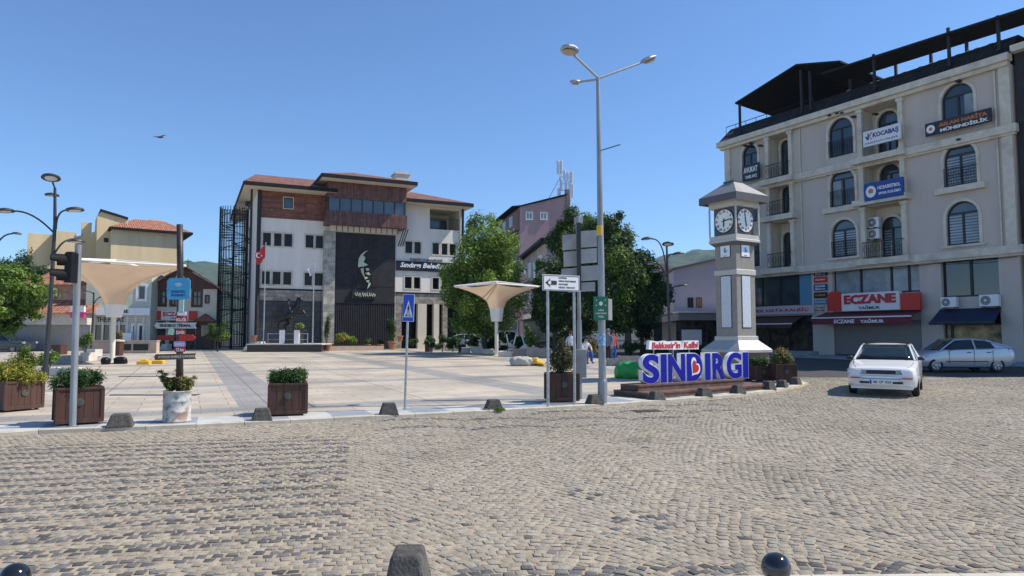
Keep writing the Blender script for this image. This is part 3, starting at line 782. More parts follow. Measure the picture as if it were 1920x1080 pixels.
for o in RWn: window(mun, *o[:4], 0, frame='trim_black', glass='glass_black', fw=.08, surround='trim_cream', sw=.11)
# timber clad top storey
wd = MB(); wall_with_holes(wd, -.02, xC0, zwood, zE + .2, [smallw], -.06, .25); wd.box(-.02, xC0, -.06, 0, zwood - .03, zwood + .02)
zwR = logg[3] + .25
wd.build('timber_cladding', M_('clad_boards'), mun); wd = MB()
wd.quad((xC1, -.05, zwR), (xR, -.05, zwR), (xR, -.05, zER + .1), (xC1, -.05, zER + .1))
wd.build('timber_cladding', M_('clad_boards'), mun)
window(mun, *smallw, -.06, fw=.07, surround='trim_cream', sw=.06)
# loggia
lg = MB(); a, b, c, d = logg
lg.quad((a, 3, c), (b, 3, c), (b, 3, d), (a, 3, d)); lg.quad((a, .2, c), (a, 3, c), (a, 3, d), (a, .2, d)); lg.quad((b, 3, c), (b, .2, c), (b, .2, d), (b, 3, d)); lg.quad((a, .2, d), (a, 3, d), (b, 3, d), (b, .2, d)); lg.quad((a, .2, c), (b, .2, c), (b, 3, c), (a, 3, c))
lg.build('loggia', M_('cream_render'), mun)
rl = MB(); 
for i in range(17): xx = a + (b - a) * i / 16; rl.box(xx - .015, xx + .015, .05, .08, c, c + 1.0)
rl.box(a, b, .04, .09, c + 1.0, c + 1.05); rl.build('railing', M_('black_metal'), mun)
dd = MB(); dd.box(b - 2.4, b - .3, 2.9, 2.98, c, d - .5); dd.build('balcony_door', M_('glass_office'), mun)
# central block
PJ = 1.6     # projection of the top box
cx0, cx1 = W_(614, 380, 762, 400, -PJ)[:2]
z_ = lambda px, py: L(px, py, -PJ)[1]
b0, b1, b2, b3 = z_(690, 424), z_(690, 399), z_(690, 375), z_(690, 345)
cb = MB(); cb.box(cx0, cx1, -PJ, 3, b2, b3 + .3); cb.box(cx0 - .06, cx1 + .06, -PJ - .05, 3, b0, b1)
cb.build('projecting_bay', M_('clad_vertical'), mun)
bw = MB(); bw.box(cx0 + .1, cx1 - .1, -PJ + .1, 3, b1, b2); bwo = bw.build('ribbon_window', M_('glass_office'), mun)
mm_ = MB()
for i in range(8): xx = cx0 + .1 + (cx1 - cx0 - .2) * i / 7; mm_.box(xx - .04, xx + .04, -PJ + .04, -PJ + .1, b1, b2)
mm_.build('mullions', M_('trim_black'), bwo)
px0, px1 = W_(627, 500, 741, 520, -.25)[:2]
pz1 = L(684, 438, -.25)[1]
bm_ = MB(); bm_.box(px0 - .5, px1 + .02, -.9, 0, pz1, b0 - .01); 
bm_.build('stone_beam', M_('cream_render'), mun)
jn = MB()
for i in range(12): xx = px0 + (px1 - px0) * i / 11; jn.box(xx - .03, xx + .03, -.93, -.9, pz1, b0 - .01)
jn.each('beam_joint', M_('dark_metal'), mun)
pr = MB(); pr.box(xC0 - .3, px0, -.55, 2, zb, pz1); pr.build('stone_pier', M_('pier_marble'), mun)
cp = MB(); cp.box(px0, px1, -.1, .5, zb, pz1); zs2 = L(684, 568, -.25)[1]
rb = MB(); nR = 64
for i in range(nR):
    xx = px0 + (px1 - px0) * (i + .5) / nR; rb.box(xx - .045, xx + .045, -.22, -.1, zs2, pz1)
for i in range(34):
    xx = px0 + (px1 - px0) * (i + .5) / 34; rb.box(xx - .05, xx + .05, -.36, -.1, zb, zs2 - .06)
cp.box(px0, px1, -.4, -.1, zs2 - .06, zs2); 
for zz in (L(684, 487, -.25)[1], L(684, 536, -.25)[1]): cp.box(px0, px1, -.235, -.1, zz - .06, zz + .06)
cp.build('centre_panel', M_('interior_dark'), mun); rb.build('ribs', M_('anthracite'), mun)
dk_ = MB()
for r in ((659, 447, 671, 466), (680, 448, 692, 467), (697, 449, 708, 469), (658, 514, 667, 538), (670, 510, 694, 540), (697, 515, 708, 538)):
    a, b, c, d = W_(*r, -.24); dk_.box(a, b, -.26, -.22, c, d)
dk_.each('dark_opening', M_('interior_dark'), mun)
# abstract pale relief: stacked curved fragments on the panel
def frag(pts): 
    q = [L(x, y, -.3) for x, y in pts]; em.prism(q, -.42, -.30)
em = MB()
frag([(690, 470), (683, 472), (676, 478), (672, 486), (671, 498), (672, 502), (676, 500), (680, 500), (684, 499), (690, 497), (685, 494), (681, 492), (684, 486), (684, 482), (680, 480), (684, 474)])
frag([(676, 504), (681, 502), (682, 514), (684, 520), (681, 518), (677, 510)]); frag([(685, 503), (691, 503), (692, 507), (687, 508)]); frag([(684, 512), (691, 510), (694, 516), (688, 515)]); frag([(683, 520), (688, 519), (689, 522), (684, 524)])
frag([(686, 526), (692, 526), (691, 530), (688, 529)]); frag([(691, 531), (695, 530), (693, 536), (688, 542), (690, 535)])
em.build('relief', M_('patina'), mun)
a, b, c, d = W_(659, 545, 704, 560, -.3); q = MB(); q.box(a, b, -.42, -.24, c, d); pl = q.build('plaque', M_('interior_dark'), mun)
q = MB(); g_ = random.Random(5)
for k in range(3):
    pts = [(a + (b - a) * (.12 + .3 * k + .26 * t / 9), -.44, (c + d) / 2 + (d - c) * .3 * math.sin(t * 1.9 + k)) for t in range(10)]; q.tube(pts, .035, 5)
q.build('script_line', M_('patina'), pl)
# name sign
a, b, c, d = W_(743, 491, 855, 509, -.1); q = MB(); q.box(a, b, -.16, -.02, c, d); sg = q.build('name_sign', mat('sign_navy', (.012, .014, .03), .4, var=.02), mun)
txt('Sındırgı Belediyesi', a + .35, b - .6, c + (d - c) * .18, c + (d - c) * .86, -.165, 'white_letter', sg, bold=.03, shear=.25)
a, b, c, d = W_(768, 484, 830, 490, -.05); txt('TÜRKİYE CUMHURİYETİ', a, b, c, d, -.02, 'black_letter', mun, bold=.02)
# eaves + roofs
def eave_roof(x0, x1, y0, y1, z, th, ridge_h, name='roof', ov=0, rid=None):
    e = MB(); e.box(x0, x1, y0, y1, z, z + th); ro_ = e.build('eaves', M_('cream_render'), mun)
    f = MB(); f.box(x0 - .05, x1 + .05, y0 - .07, y0, z + .02, z + th + .12); f.box(x0 - .07, x0, y0, y1, z + .02, z + th + .12); f.box(x1, x1 + .07, y0, y1, z + .02, z + th + .12); f.build('fascia', M_('fascia_dark'), ro_)
    r_ = MB(); hip_roof(r_, x0 - .03, x1 + .03, y0 - .03, y1, z + th + .13, ridge_h, ridge=rid); return r_.build(name, M_('roof_tile_brown'), mun)
zE1 = L(480, 349, -1.6)[1]
eave_roof(L(458, 345, -1.7)[0], xC0 + .5, -1.7, DEP + 1.5, zE1, .22, 2.75, rid=(.4, xC0 + 3))
zE2 = L(830, 384, -1.5)[1]
eave_roof(xC1 + .3, L(887, 380, -1.5)[0], -1.5, DEP + 1.2, zE2, .22, 2.75, rid=(xC1 - 3, xR - 4))
zE3 = L(690, 340, -PJ - 1.2)[1]
a_, b_ = W_(604, 340, 782, 350, -PJ - 1.2)[:2]
eave_roof(a_, b_, -PJ - 1.2, 12, zE3, .22, 2.0)
md = MB(); md.box(xC0, xC1, 0, DEP, zb, zE3); md.build('core', M_('stucco_white'), mun)
ch = MB(); a, b, c, d = W_(742, 327, 768, 352, 5); ch.box(a, b, 5, 6.5, c - .5, d); ch.box(a - .1, b + .1, 4.9, 6.6, d, d + .15)
for i in range(6): ch.tube([(a + (b - a) * (i + .5) / 6, 5.5, d), (a + (b - a) * (i + .5) / 6 + .05, 5.5, d + .5)], .03, 5)
ch.build('chimney', M_('trim_cream'), mun)
# brackets under the bay, downpipes
q = MB()
for k in range(3): q.tube([(px1 + .3 + k * .2, -.1, pz1 - .9), (px1 + .45 + k * .2, -1.3, b0)], .05, 6)
q.each('bracket', M_('black_metal'), mun)
q = MB(); q.tube([(.12, -.18, zb), (.12, -.18, zE1)], .16, 8); q.tube([(-.5, -.18, zb), (-.5, -.18, zE1)], .09, 8); q.build('drainpipe', M_('anthracite'), mun)
q = MB(); q.tube([(xR - .1, -.18, zgR), (xR - .1, -.18, zE2)], .13, 8); q.build('drainpipe', M_('anthracite'), mun)
# side doors to the fire stair
for k in range(3):
    q = MB(); q.box(-.04, .02, 5.5, 6.7, zb + 3.6 + k * 3.2, zb + 5.8 + k * 3.2); q.build('side_door', M_('interior_dark'), mun)

# spiral fire stair
sp = at(433, 640, 62)
fs_ = thing('spiral_stair', 'black steel spiral fire stair in a tall cage beside the town hall', 'staircase', (sp.x, sp.y, gz(sp.y) + .05), MF.rz)
HT = at(430, 391, sp.y).z - gz(sp.y)
q = MB(); q.tube([(0, 0, 0), (0, 0, HT)], .12, 8); q.build('column', M_('black_metal'), fs_)
q = MB(); nst = int(HT / .2)
for i in range(nst):
    t = i * R(24); z = i * .2; c_, s_ = math.cos(t), math.sin(t); c2, s2 = math.cos(t + R(25)), math.sin(t + R(25))
    q.add([(.1 * c_, .1 * s_, z), (1.15 * c_, 1.15 * s_, z), (1.15 * c2, 1.15 * s2, z), (.1 * c2, .1 * s2, z), (.1 * c_, .1 * s_, z + .04), (1.15 * c_, 1.15 * s_, z + .04), (1.15 * c2, 1.15 * s2, z + .04), (.1 * c2, .1 * s2, z + .04)],
          [(3, 2, 1, 0), (4, 5, 6, 7), (0, 1, 5, 4), (1, 2, 6, 5), (2, 3, 7, 6), (3, 0, 4, 7)])
q.build('treads', M_('black_metal'), fs_)
q = MB()
for i in range(30):
    t = 2 * PI * i / 30; q.tube([(1.2 * math.cos(t), 1.2 * math.sin(t), 0.2), (1.2 * math.cos(t), 1.2 * math.sin(t), HT)], .034, 4)
for k in range(int(HT / 1.1) + 1):
    z = .2 + k * 1.1; q.tube([(1.2 * math.cos(2 * PI * i / 24), 1.2 * math.sin(2 * PI * i / 24), z) for i in range(25)], .03, 4)
q.tube([(1.2 * math.cos(R(24) * i), 1.2 * math.sin(R(24) * i), i * .2 + 1.0) for i in range(nst - 4)], .035, 4)
q.build('cage', M_('black_metal'), fs_)
q = MB()
for k in range(4):
    z = 3.5 + k * 3.2; q.box(.9, 1.6, -.6, .9, z, z + .08)
    for yy in (-.6, .9): 
        q.box(.9, 1.6, yy - .02, yy + .02, z + .95, z + 1.0)
        for i in range(5): q.box(.95 + i * .15, .98 + i * .15, yy - .012, yy + .012, z, z + .95)
    q.tube([(1.0, 0, z), (1.55, .1, z - .6)], .05, 5)
for xx in (1.7,): q.tube([(xx, -.6, 0), (xx, -.6, 14)], .06, 6); q.tube([(xx, .9, 0), (xx, .9, 14)], .06, 6)
q.build('landings', M_('black_metal'), fs_)
# ------------------------------------------------ apartment block over shops (shade side)
BF = Frame(15.7, 52.7, 9.7, -16.7)
ap = thing('apartment_block', 'beige apartment block with arched windows, cream cornices and dark roof terrace above shops', 'building', BF.o, BF.rz)
L = BF.L; W_ = BF.R
XR = L(1903, 300)[0]; zt = L(1877, 107)[1]; zcb = zt - .5
zC = L(1907, 232)[1]; zCb = zC - .42
zA = L(1905, 460)[1]; zAb = zA - .42
zg = gz(45) - .05
DPT = 14.0
COLS = {1: (1391, 1423), 3: (1550, 1597), 5: (1767, 1825)}
def wx(c, fl):
    """local x-range of the window in a column (verticals lean in the picture, not here)"""
    px = {1: (1393, 1422), 3: (1557, 1603), 5: (1772, 1833), 4: (1652, 1693), 2: (1466, 1487)}[c]
    return L(px[0], 350)[0], L(px[1], 350)[0]
zf = {}
t4, b4 = L(1573, 222)[1], L(1573, 293)[1]; t3, b3 = L(1579, 317)[1], L(1579, 387)[1]; t2, b2 = L(1581, 412)[1], L(1581, 482)[1]
zf = {4: (b4, t4), 3: (b3, t3), 2: (b2, t2)}
rec = {}   # balcony recess x-ranges
rec[2] = (L(1443, 350)[0], L(1485, 350)[0]); rec[4] = (L(1620, 350)[0], L(1694, 350)[0])
fl_z = {4: (zC, zcb - .12), 3: (L(1655, 372)[1], zCb), 2: (zA, L(1655, 376)[1] - .3)}
fl_z[3] = (L(1655, 371)[1], zCb); fl_z[2] = (zA, fl_z[3][0] - .42)
holes = []; arch = []
for fl in (4, 3, 2):
    for c in (1, 3, 5):
        a, b = wx(c, fl); holes.append((a, b, zf[fl][0], zf[fl][1])); arch.append((a, b, zf[fl][0], zf[fl][1], c, fl, 0.0))
    for c in (2, 4): holes.append((rec[c][0], rec[c][1], fl_z[fl][0], fl_z[fl][1]))
mz = [W_(1417, 517, 1524, 572), W_(1562, 490, 1727, 556), W_(1762, 479, 1875, 557)]
mezz_z = (L(1640, 550)[1], L(1640, 488)[1])
wall = MB()
X0 = L(1361, 350)[0]; wall_with_holes(wall, X0, XR, zA, zcb, holes, 0, .22)
# ground and mezzanine openings
gop = [(W_(1405, 600, 1527, 640)[0], W_(1405, 600, 1524, 640)[1], zg, L(1470, 514)[1]), (L(1563, 600)[0], L(1727, 600)[0], zg, L(1640, 484)[1]), (L(1768, 600)[0], L(1877, 600)[0], zg, L(1820, 479)[1])]
wall_with_holes(wall, X0, XR, zg, zAb, gop, 0, .35)
wall.quad((X0, DPT, zg), (X0, 0, zg), (X0, 0, zcb), (X0, DPT, zcb)); wall.quad((XR, 0, zg), (XR, DPT, zg), (XR, DPT, zcb), (XR, 0, zcb)); wall.quad((XR, DPT, zg), (0, DPT, zg), (0, DPT, zcb), (XR, DPT, zcb))
# arched corners: wall spandrels around arch heads
def arch_pts(a, b, z1, n=12):
    r = (b - a) / 2; h = min(r, .62 * (b - a)); return [((a + b) / 2 - r * math.cos(PI * i / n), z1 - h + h * math.sin(PI * i / n)) for i in range(n + 1)]
def spandrel(mb, a, b, z1, y, d):
    P = arch_pts(a, b, z1); m = len(P) // 2
    lft = [(a, z1)] + P[:m + 1][::-1]; rgt = [(b, z1)] + P[m:][::-1]
    mb.prism(lft, y, y + d); mb.prism(rgt, y, y + d)
for a in arch: spandrel(wall, a[0], a[1], a[3] + .001, a[6] + .001, .2)
wall.build('wall', M_('render_beige'), ap)
rcs = MB()
for c in (2, 4):
    a, b = rec[c]
    for fl in (4, 3, 2):
        z0, z1 = fl_z[fl]
        rcs.quad((a, .22, z0), (a, 1.1, z0), (a, 1.1, z1), (a, .22, z1)); rcs.quad((b, 1.1, z0), (b, .22, z0), (b, .22, z1), (b, 1.1, z1)); rcs.quad((a, .22, z1), (a, 1.1, z1), (b, 1.1, z1), (b, .22, z1)); rcs.quad((a, 1.1, z0), (b, 1.1, z0), (b, 1.1, z1), (a, 1.1, z1)); rcs.quad((b, .22, z0), (b, 1.1, z0), (a, 1.1, z0), (a, .22, z0))
rcs.each('balcony_recess', M_('cream_render'), ap, 5)
def arch_window(a, b, z0, z1, y, glass='glass_dark', rail=True, sur=True, blinds=False, curtain=0):
    P = arch_pts(a, b, z1); fw = .09
    full = [(a, z0)] + P + [(b, z0)]
    inn = [(a + fw, z0 + fw)] + arch_pts(a + fw, b - fw, z1 - fw) + [(b - fw, z0 + fw)]
    n = len(full); f = MB()
    y0, y1 = y + .10, y + .17
    vs = [(x, y0, z) for x, z in full] + [(x, y0, z) for x, z in inn] + [(x, y1, z) for x, z in inn]
    fs = [(i, (i + 1) % n, n + (i + 1) % n, n + i) for i in range(n)] + [(n + i, n + (i + 1) % n, 2 * n + (i + 1) % n, 2 * n + i) for i in range(n)]
    f.add(vs, fs)
    xm = (a + b) / 2; zt_ = z1 - (z1 - z0) * .26
    f.box(xm - .06, xm + .06, y0 - .002, y1, z0 + fw, zt_); f.box(a + fw * .8, b - fw * .8, y0 - .004, y1, zt_ - .05, zt_ + .04)
    w_ = f.build('window', M_('trim_black'), ap)
    g = MB(); g.prism(inn, y + .14, y + .16); g.build('pane', M_(glass), w_)
    if blinds:
        q = MB(); 
        for s_ in blinds:
            xa, xb = (a + fw, xm - .06) if s_ == 0 else (xm + .06, b - fw)
            zz = z0 + .1
            while zz < zt_ - .12: q.box(xa, xb, y + .125, y + .138, zz, zz + .085); zz += .16
        q.build('blind', M_('glass_blind'), w_)
    if curtain:
        q = MB(); xa, xb = a + fw, a + fw + (b - a - 2 * fw) * abs(curtain); xa, xb = (xa, xb) if curtain > 0 else (a + b - xb, a + b - xa); nf = 6
        for i in range(nf): x0_, x1_ = xa + (xb - xa) * i / nf, xa + (xb - xa) * (i + 1) / nf; q.add([(x0_, y + .136, z0 + .12), (x1_, y + .128, z0 + .12), (x1_, y + .128, z1 - .62), (x0_, y + .136, z1 - .62)], [(0, 1, 2, 3)])
        q.build('curtain', M_('glass_blind'), w_)
    if sur:
        o2 = [(a - .17, z0)] + arch_pts(a - .17, b + .17, z1 + .17) + [(b + .17, z0)]; q = MB()
        vs = [(x, y - .06, z) for x, z in o2] + [(x, y - .06, z) for x, z in full] + [(x, y + .05, z) for x, z in o2] + [(x, y + .05, z) for x, z in full]
        fs = [(i, i + 1, n + i + 1, n + i) for i in range(n - 1)] + [(2 * n + i, 2 * n + i + 1, i + 1, i) for i in range(n - 1)] + [(n + i, n + i + 1, 3 * n + i + 1, 3 * n + i) for i in range(n - 1)]
        q.add(vs, fs); q.build('surround', M_('trim_cream'), w_)
    if rail:
        q = MB(); z2 = z0 + 1.02
        q.box(a - .03, b + .03, y - .09, y - .06, z2, z2 + .03); q.box(a - .03, b + .03, y - .09, y - .06, z0 + .08, z0 + .11)
        k = int((b - a) / .12)
        for i in range(k + 1): xx = a + (b - a) * i / k; q.box(xx - .008, xx + .008, y - .085, y - .065, z0 + .1, z2)
        for i in range(int((b - a) / .36)):
            cx_ = a + .2 + i * .36; q.tube([(cx_ + .11 * math.cos(t * PI / 5), y - .075, z0 + .62 + .16 * math.sin(t * PI / 5)) for t in range(11)], .01, 4)
        q.build('guard_rail', M_('black_metal'), w_)
    return w_
gl = {(5, 3): [0, 1], (5, 2): [0, 1], (3, 2): [0, 1], (5, 4): None}
for a, b, z0, z1, c, fl, y in arch:
    arch_window(a, b, z0, z1, y, 'glass_office' if fl != 4 else 'glass_dark', rail=(c != 5 or fl == 3) and not (c == 1 and fl == 4), blinds=gl.get((c, fl)), curtain={(3, 3): .38, (5, 4): -.3, (3, 4): 0, (1, 3): .4, (1, 2): .5}.get((c, fl), 0))
for fl in (4, 3, 2):
    for c in (2, 4):
        a, b = rec[c]; wa = a + (b - a) * .48; z0 = fl_z[fl][0]
        arch_window(L(1650 if c == 4 else 1466, 350, .95)[0], L(1689 if c == 4 else 1484, 350, .95)[0], z0 + .02, zf[fl][1] - .1, .95, 'glass_office', rail=False, blinds=[0] if (c, fl) == (4, 2) else False)
# cornices, balcony ledges, pilasters
tr = MB()
tr.box(X0 - .42, XR + .1, -.5, 0, zcb + .12, zt); tr.box(X0 - .25, XR, -.3, 0, zcb - .1, zcb + .12)
tr.box(X0 - .12, XR + .25, -.32, 0, zCb, zC); tr.box(X0 - .1, XR + .15, -.2, 0, zCb - .12, zCb)
tr.box(X0 - .12, XR + .3, -.36, 0, zAb, zA); tr.box(X0 - .1, XR + .2, -.22, 0, zAb - .12, zAb)
for c in (2, 4):
    a, b = rec[c]
    for fl in (4, 3, 2):
        z0 = fl_z[fl][0]; tr.box(a - .45, b + .45, -.62, -.3 if fl != 3 else 0, z0 - .36, z0 - .003)
        if fl == 3: pass
sl = MB()
for fl in (3, 2):
    for c in (3, 5):
        a, b = wx(c, fl); 
        if fl == 3: sl.box(a - .45, b + .45, -.28, 0, zf[fl][0] - .34, zf[fl][0] - .01)
        else: sl.box(a - .3, b + .3, -.16, 0, zf[fl][0] - .14, zf[fl][0] - .01)
tr.build('cornice', M_('trim_cream'), ap); sl.each('window_ledge', M_('trim_cream'), ap)
pc = MB()
for c in (2, 4):
    a, b = rec[c]
    for fl in (4, 3, 2):
        z0, z1 = fl_z[fl]
        for xx in (a - .05, b + .05):
            pc.box(xx - .14, xx + .14, -.2, -.001, z0 + .16, z1 - .2); pc.box(xx - .2, xx + .2, -.26, -.0, z0, z0 + .16); pc.box(xx - .2, xx + .2, -.26, 0, z1 - .2, z1)
pc.each('pilaster', M_('trim_cream'), ap, 3); pc = MB()
for xx in (X0 + .27, XR - .28):
    pc.box(xx - .26, xx + .26, -.12, -.001, zA, zCb - .12); pc.box(xx - .26, xx + .26, -.12, -.001, zC, zcb - .1)
pc.each('pilaster', M_('trim_cream'), ap)
# balcony railings
for c in (2, 4):
    a, b = rec[c]
    for fl in (4, 3, 2):
        if c == 4 and fl in (4, 3): continue
        z0 = fl_z[fl][0]; q = MB(); x0, x1 = (a, b); y = -.4
        q.box(x0, x1, y - .02, y + .02, z0 + 1.0, z0 + 1.04); q.box(x0, x1, y - .015, y + .015, z0 + .1, z0 + .13)
        k = int((x1 - x0) / .13)
        for i in range(k + 1): xx = x0 + (x1 - x0) * i / k; q.box(xx - .009, xx + .009, y - .009, y + .009, z0, z0 + 1.0)
        for i in range(int((x1 - x0) / .4)):
            cx_ = x0 + .2 + i * .4; q.tube([(cx_ + .13 * math.cos(t * PI / 5), y, z0 + .6 + .2 * math.sin(t * PI / 5)) for t in range(11)], .014, 4)
        q.box(x0 - .01, x0 + .02, y, -.2, z0 + 1.0, z0 + 1.04); q.box(x1 - .02, x1 + .01, y, -.2, z0 + 1.0, z0 + 1.04)
        q.build('balcony_railing', M_('black_metal'), ap)
q = MB()
for xx in (rec[2][1] + .75, XR - .75): q.tube([(xx, -.07, zA + .01), (xx, -.07, zCb - .14)], .05, 8); q.tube([(xx, -.07, zC + .01), (xx, -.07, zcb - .12)], .05, 8)
q.each('drainpipe', M_('trim_cream'), ap)
q = MB(); pts = [(XR * t, -.24, zAb - .18 - .10 * math.sin(t * PI * 5) ** 2) for t in [i / 30 for i in range(31)]]; q.tube(pts, .016, 4); q.build('cable', M_('black_metal'), ap)
# shop fronts: glazing, pillar panels
def glaze(x0, x1, z0, z1, n, name, glass, y=.3):
    f = MB(); xs = [x0 + (x1 - x0) * i / n for i in range(n + 1)] if isinstance(n, int) else [x0 + (x1 - x0) * t for t in n]
    for xx in xs: f.box(xx - .07, xx + .07, y - .08, y, z0, z1)
    f.box(x0, x1, y - .07, y - .005, z1 - .12, z1); f.box(x0, x1, y - .07, y - .005, z0, z0 + .1)
    o = f.build(name, M_('trim_black'), ap)
    for a, b in zip(xs[:-1], xs[1:]): g = MB(); g.box(a + .07, b - .07, y - .03, y - .01, z0 + .1, z1 - .12); g.build('pane', M_(glass), o)
    return o
g0, g1, g2 = gop
zm = L(1470, 573)[1]
glaze(g0[0], g0[1] - 1.0, zm, g0[3], [0, .25, .62, 1], 'mezzanine_window', 'glass_office')
q = MB(); q.box(g0[1] - .95, g0[1] - .05, .05, .12, zm, g0[3]); q.build('blue_panel', M_('blue_trim'), ap)
zm1 = L(1640, 551)[1]; glaze(g1[0], g1[1], zm1, g1[3], [0, .33, .68, .87, 1], 'mezzanine_window', 'glass_blind')
zm2 = L(1820, 556)[1]; glaze(g2[0], g2[1], zm2, g2[3], [0, .5, 1], 'mezzanine_window', 'glass_dark')
glaze(g0[0], g0[1], zg, L(1470, 592)[1], [0, .3, .62, 1], 'shop_window', 'shop_interior')
glaze(g2[0], g2[1], zg, L(1820, 605)[1], [0, .12, 1], 'shop_window', 'poster_mix', y=.28)
q = MB(); q.box(g2[0], g2[1], .1, .34, L(1820, 578)[1], zm2); q.box(g1[0], g1[1], .12, .34, L(1640, 604)[1], zm1); q.box(g0[0], g0[1], .12, .34, L(1470, 592)[1], zm); q.each('spandrel_panel', M_('render_beige'), ap)
# roller shutter
sh = MB(); a, b = g1[0] + .05, g1[1] - .05; z = zg + .25; ztop = L(1640, 604)[1]
while z < ztop: sh.box(a, b, .06, .1, z + .012, z + .1); sh.box(a, b, .085, .11, z, z + .012); z += .1
sh.build('roller_shutter', M_('shutter_grey'), ap)
q = MB(); q.box(a, b, .12, .2, zg, zg + .3); q.build('shutter_gap', M_('interior_dark'), ap)
# pavement along the block
pv = MB(); P = [BF.W(-6, -2.2, 0), BF.W(XR + 12, -2.2, 0), BF.W(XR + 12, 1, 0), BF.W(-6, 1, 0)]
pv.slab([(p.x, p.y) for p in P], -.2, lambda x, y: gz(y) + .14)
tag(pv.build('shop_pavement', M_('slab_grey')), kind='structure')
q = MB(); q.box(g0[0] - .5, g0[1] + .4, -.6, .02, zg, zg + .42); q.box(g0[0] - .5, g0[1] + .4, -.95, -.6, zg, zg + .28); q.build('shop_step', M_('grey_render'), ap)

# writing and boards on the block (each sign a thing of its own)
def sign(name, label, cat, r, y, m, depth=.1, par=None, group=None, frame=BF, border=None):
    a, b, c, d = frame.R(*r, y) if len(r) == 4 else r[:4]
    o = frame.W(a, y, c); t = thing(name, label, cat, o, frame.rz, group)
    q = MB(); q.box(0, b - a, 0, depth, 0, d - c); q.build('board', M_(m), t)
    if border: q = MB(); e = border[1]; w_, h_ = b - a, d - c; q.box(0, w_, -.01, -.001, 0, e); q.box(0, w_, -.01, -.001, h_ - e, h_); q.box(0, e, -.01, -.001, e, h_ - e); q.box(w_ - e, w_, -.01, -.001, e, h_ - e); q.build('border', M_(border[0]), t)
    return t, b - a, d - c
t, w_, h_ = sign('banner', 'black office banner hung below the arched window nearest the clock tower roof', 'sign', (1392, 308, 1423, 338), -.45, 'black_letter')
txt('AVUKAT', .12, w_ - .12, h_ * .5, h_ * .85, 0, 'white_letter', t, bold=.03); txt('TARIK AVCI', .25, w_ - .2, h_ * .14, h_ * .34, 0, 'white_letter', t, bold=.03)
t, w_, h_ = sign('banner', 'white balcony banner with a blue and red letter emblem and blue capitals', 'sign', (1618, 239, 1689, 268), -.66, 'off_white_sign')
a = w_
txt('KOCABAŞ', w_ * .27, w_ * .95, h_ * .42, h_ * .82, 0, 'navy_text', t, bold=.04); txt('NAKLİYAT LTD.ŞTİ.', w_ * .05, w_ * .93, h_ * .12, h_ * .27, 0, 'navy_text', t, bold=.02)
q = MB(); q.prism([(w_ * .06, h_ * .66), (w_ * .11, h_ * .66), (w_ * .15, h_ * .42), (w_ * .11, h_ * .42)], -.012, 0); q.prism([(w_ * .13, h_ * .85), (w_ * .16, h_ * .85), (w_ * .16, h_ * .42), (w_ * .13, h_ * .42)], -.014, 0); q.build('emblem', M_('navy_text'), t)
q = MB(); q.prism([(w_ * .16, h_ * .66), (w_ * .23, h_ * .88), (w_ * .26, h_ * .88), (w_ * .18, h_ * .6), (w_ * .25, h_ * .4), (w_ * .22, h_ * .4)], -.016, 0); q.build('emblem', M_('red_letter'), t)
t, w_, h_ = sign('banner', 'blue balcony banner with a round white emblem and two lines of white capitals', 'sign', (1620, 338, 1694, 372), -.66, 'blue_paint_dull' if 'blue_paint_dull' in MATS else 'blue_trim')
t.children[0].data.materials[0] = mat('banner_blue', (.02, .07, .30), .6, var=.08)
txt('HZ.BASKETBOL', w_ * .36, w_ * .93, h_ * .55, h_ * .74, 0, 'white_letter', t, bold=.03); txt('SPOR KULÜBÜ', w_ * .38, w_ * .93, h_ * .25, h_ * .42, 0, 'white_letter', t, bold=.03)
q = MB(); cx_, cz_ = w_ * .18, h_ * .5; q.prism([(cx_ + h_ * .3 * math.cos(i * PI / 8), cz_ + h_ * .33 * math.sin(i * PI / 8)) for i in range(16)], -.014, 0); q.build('emblem', M_('white_letter'), t)
q = MB(); q.prism([(cx_ - .12, cz_ - .1), (cx_ + .12, cz_ - .1), (cx_ + .16, cz_ + .1), (cx_, cz_ + .2), (cx_ - .16, cz_ + .1)], -.022, -.014); q.build('emblem', M_('lamp_orange'), t)
# slanted survey office sign
t, w_, h_ = sign('office_sign', 'long black sign with orange and white capitals under the top arched window', 'sign', (1734, 217, 1859, 242), -.5, 'black_letter')
txt('ASLAN HARİTA', w_ * .22, w_ * .95, h_ * .5, h_ * .88, 0, 'lamp_orange', t, bold=.04); txt('MÜHENDİSLİK', w_ * .24, w_ * .96, h_ * .1, h_ * .42, 0, 'white_letter', t, bold=.04)
q = MB(); cx_ = w_ * .09; q.prism([(cx_ + h_ * .32 * math.cos(i * PI / 8), h_ * .5 + h_ * .32 * math.sin(i * PI / 8)) for i in range(16)], -.014, 0); q.build('emblem', M_('white_letter'), t)
q = MB(); q.prism([(cx_ + h_ * .14 * math.cos(i * PI / 3), h_ * .5 + h_ * .14 * math.sin(i * PI / 3)) for i in range(6)], -.02, -.014); q.build('emblem', M_('lamp_orange'), t)
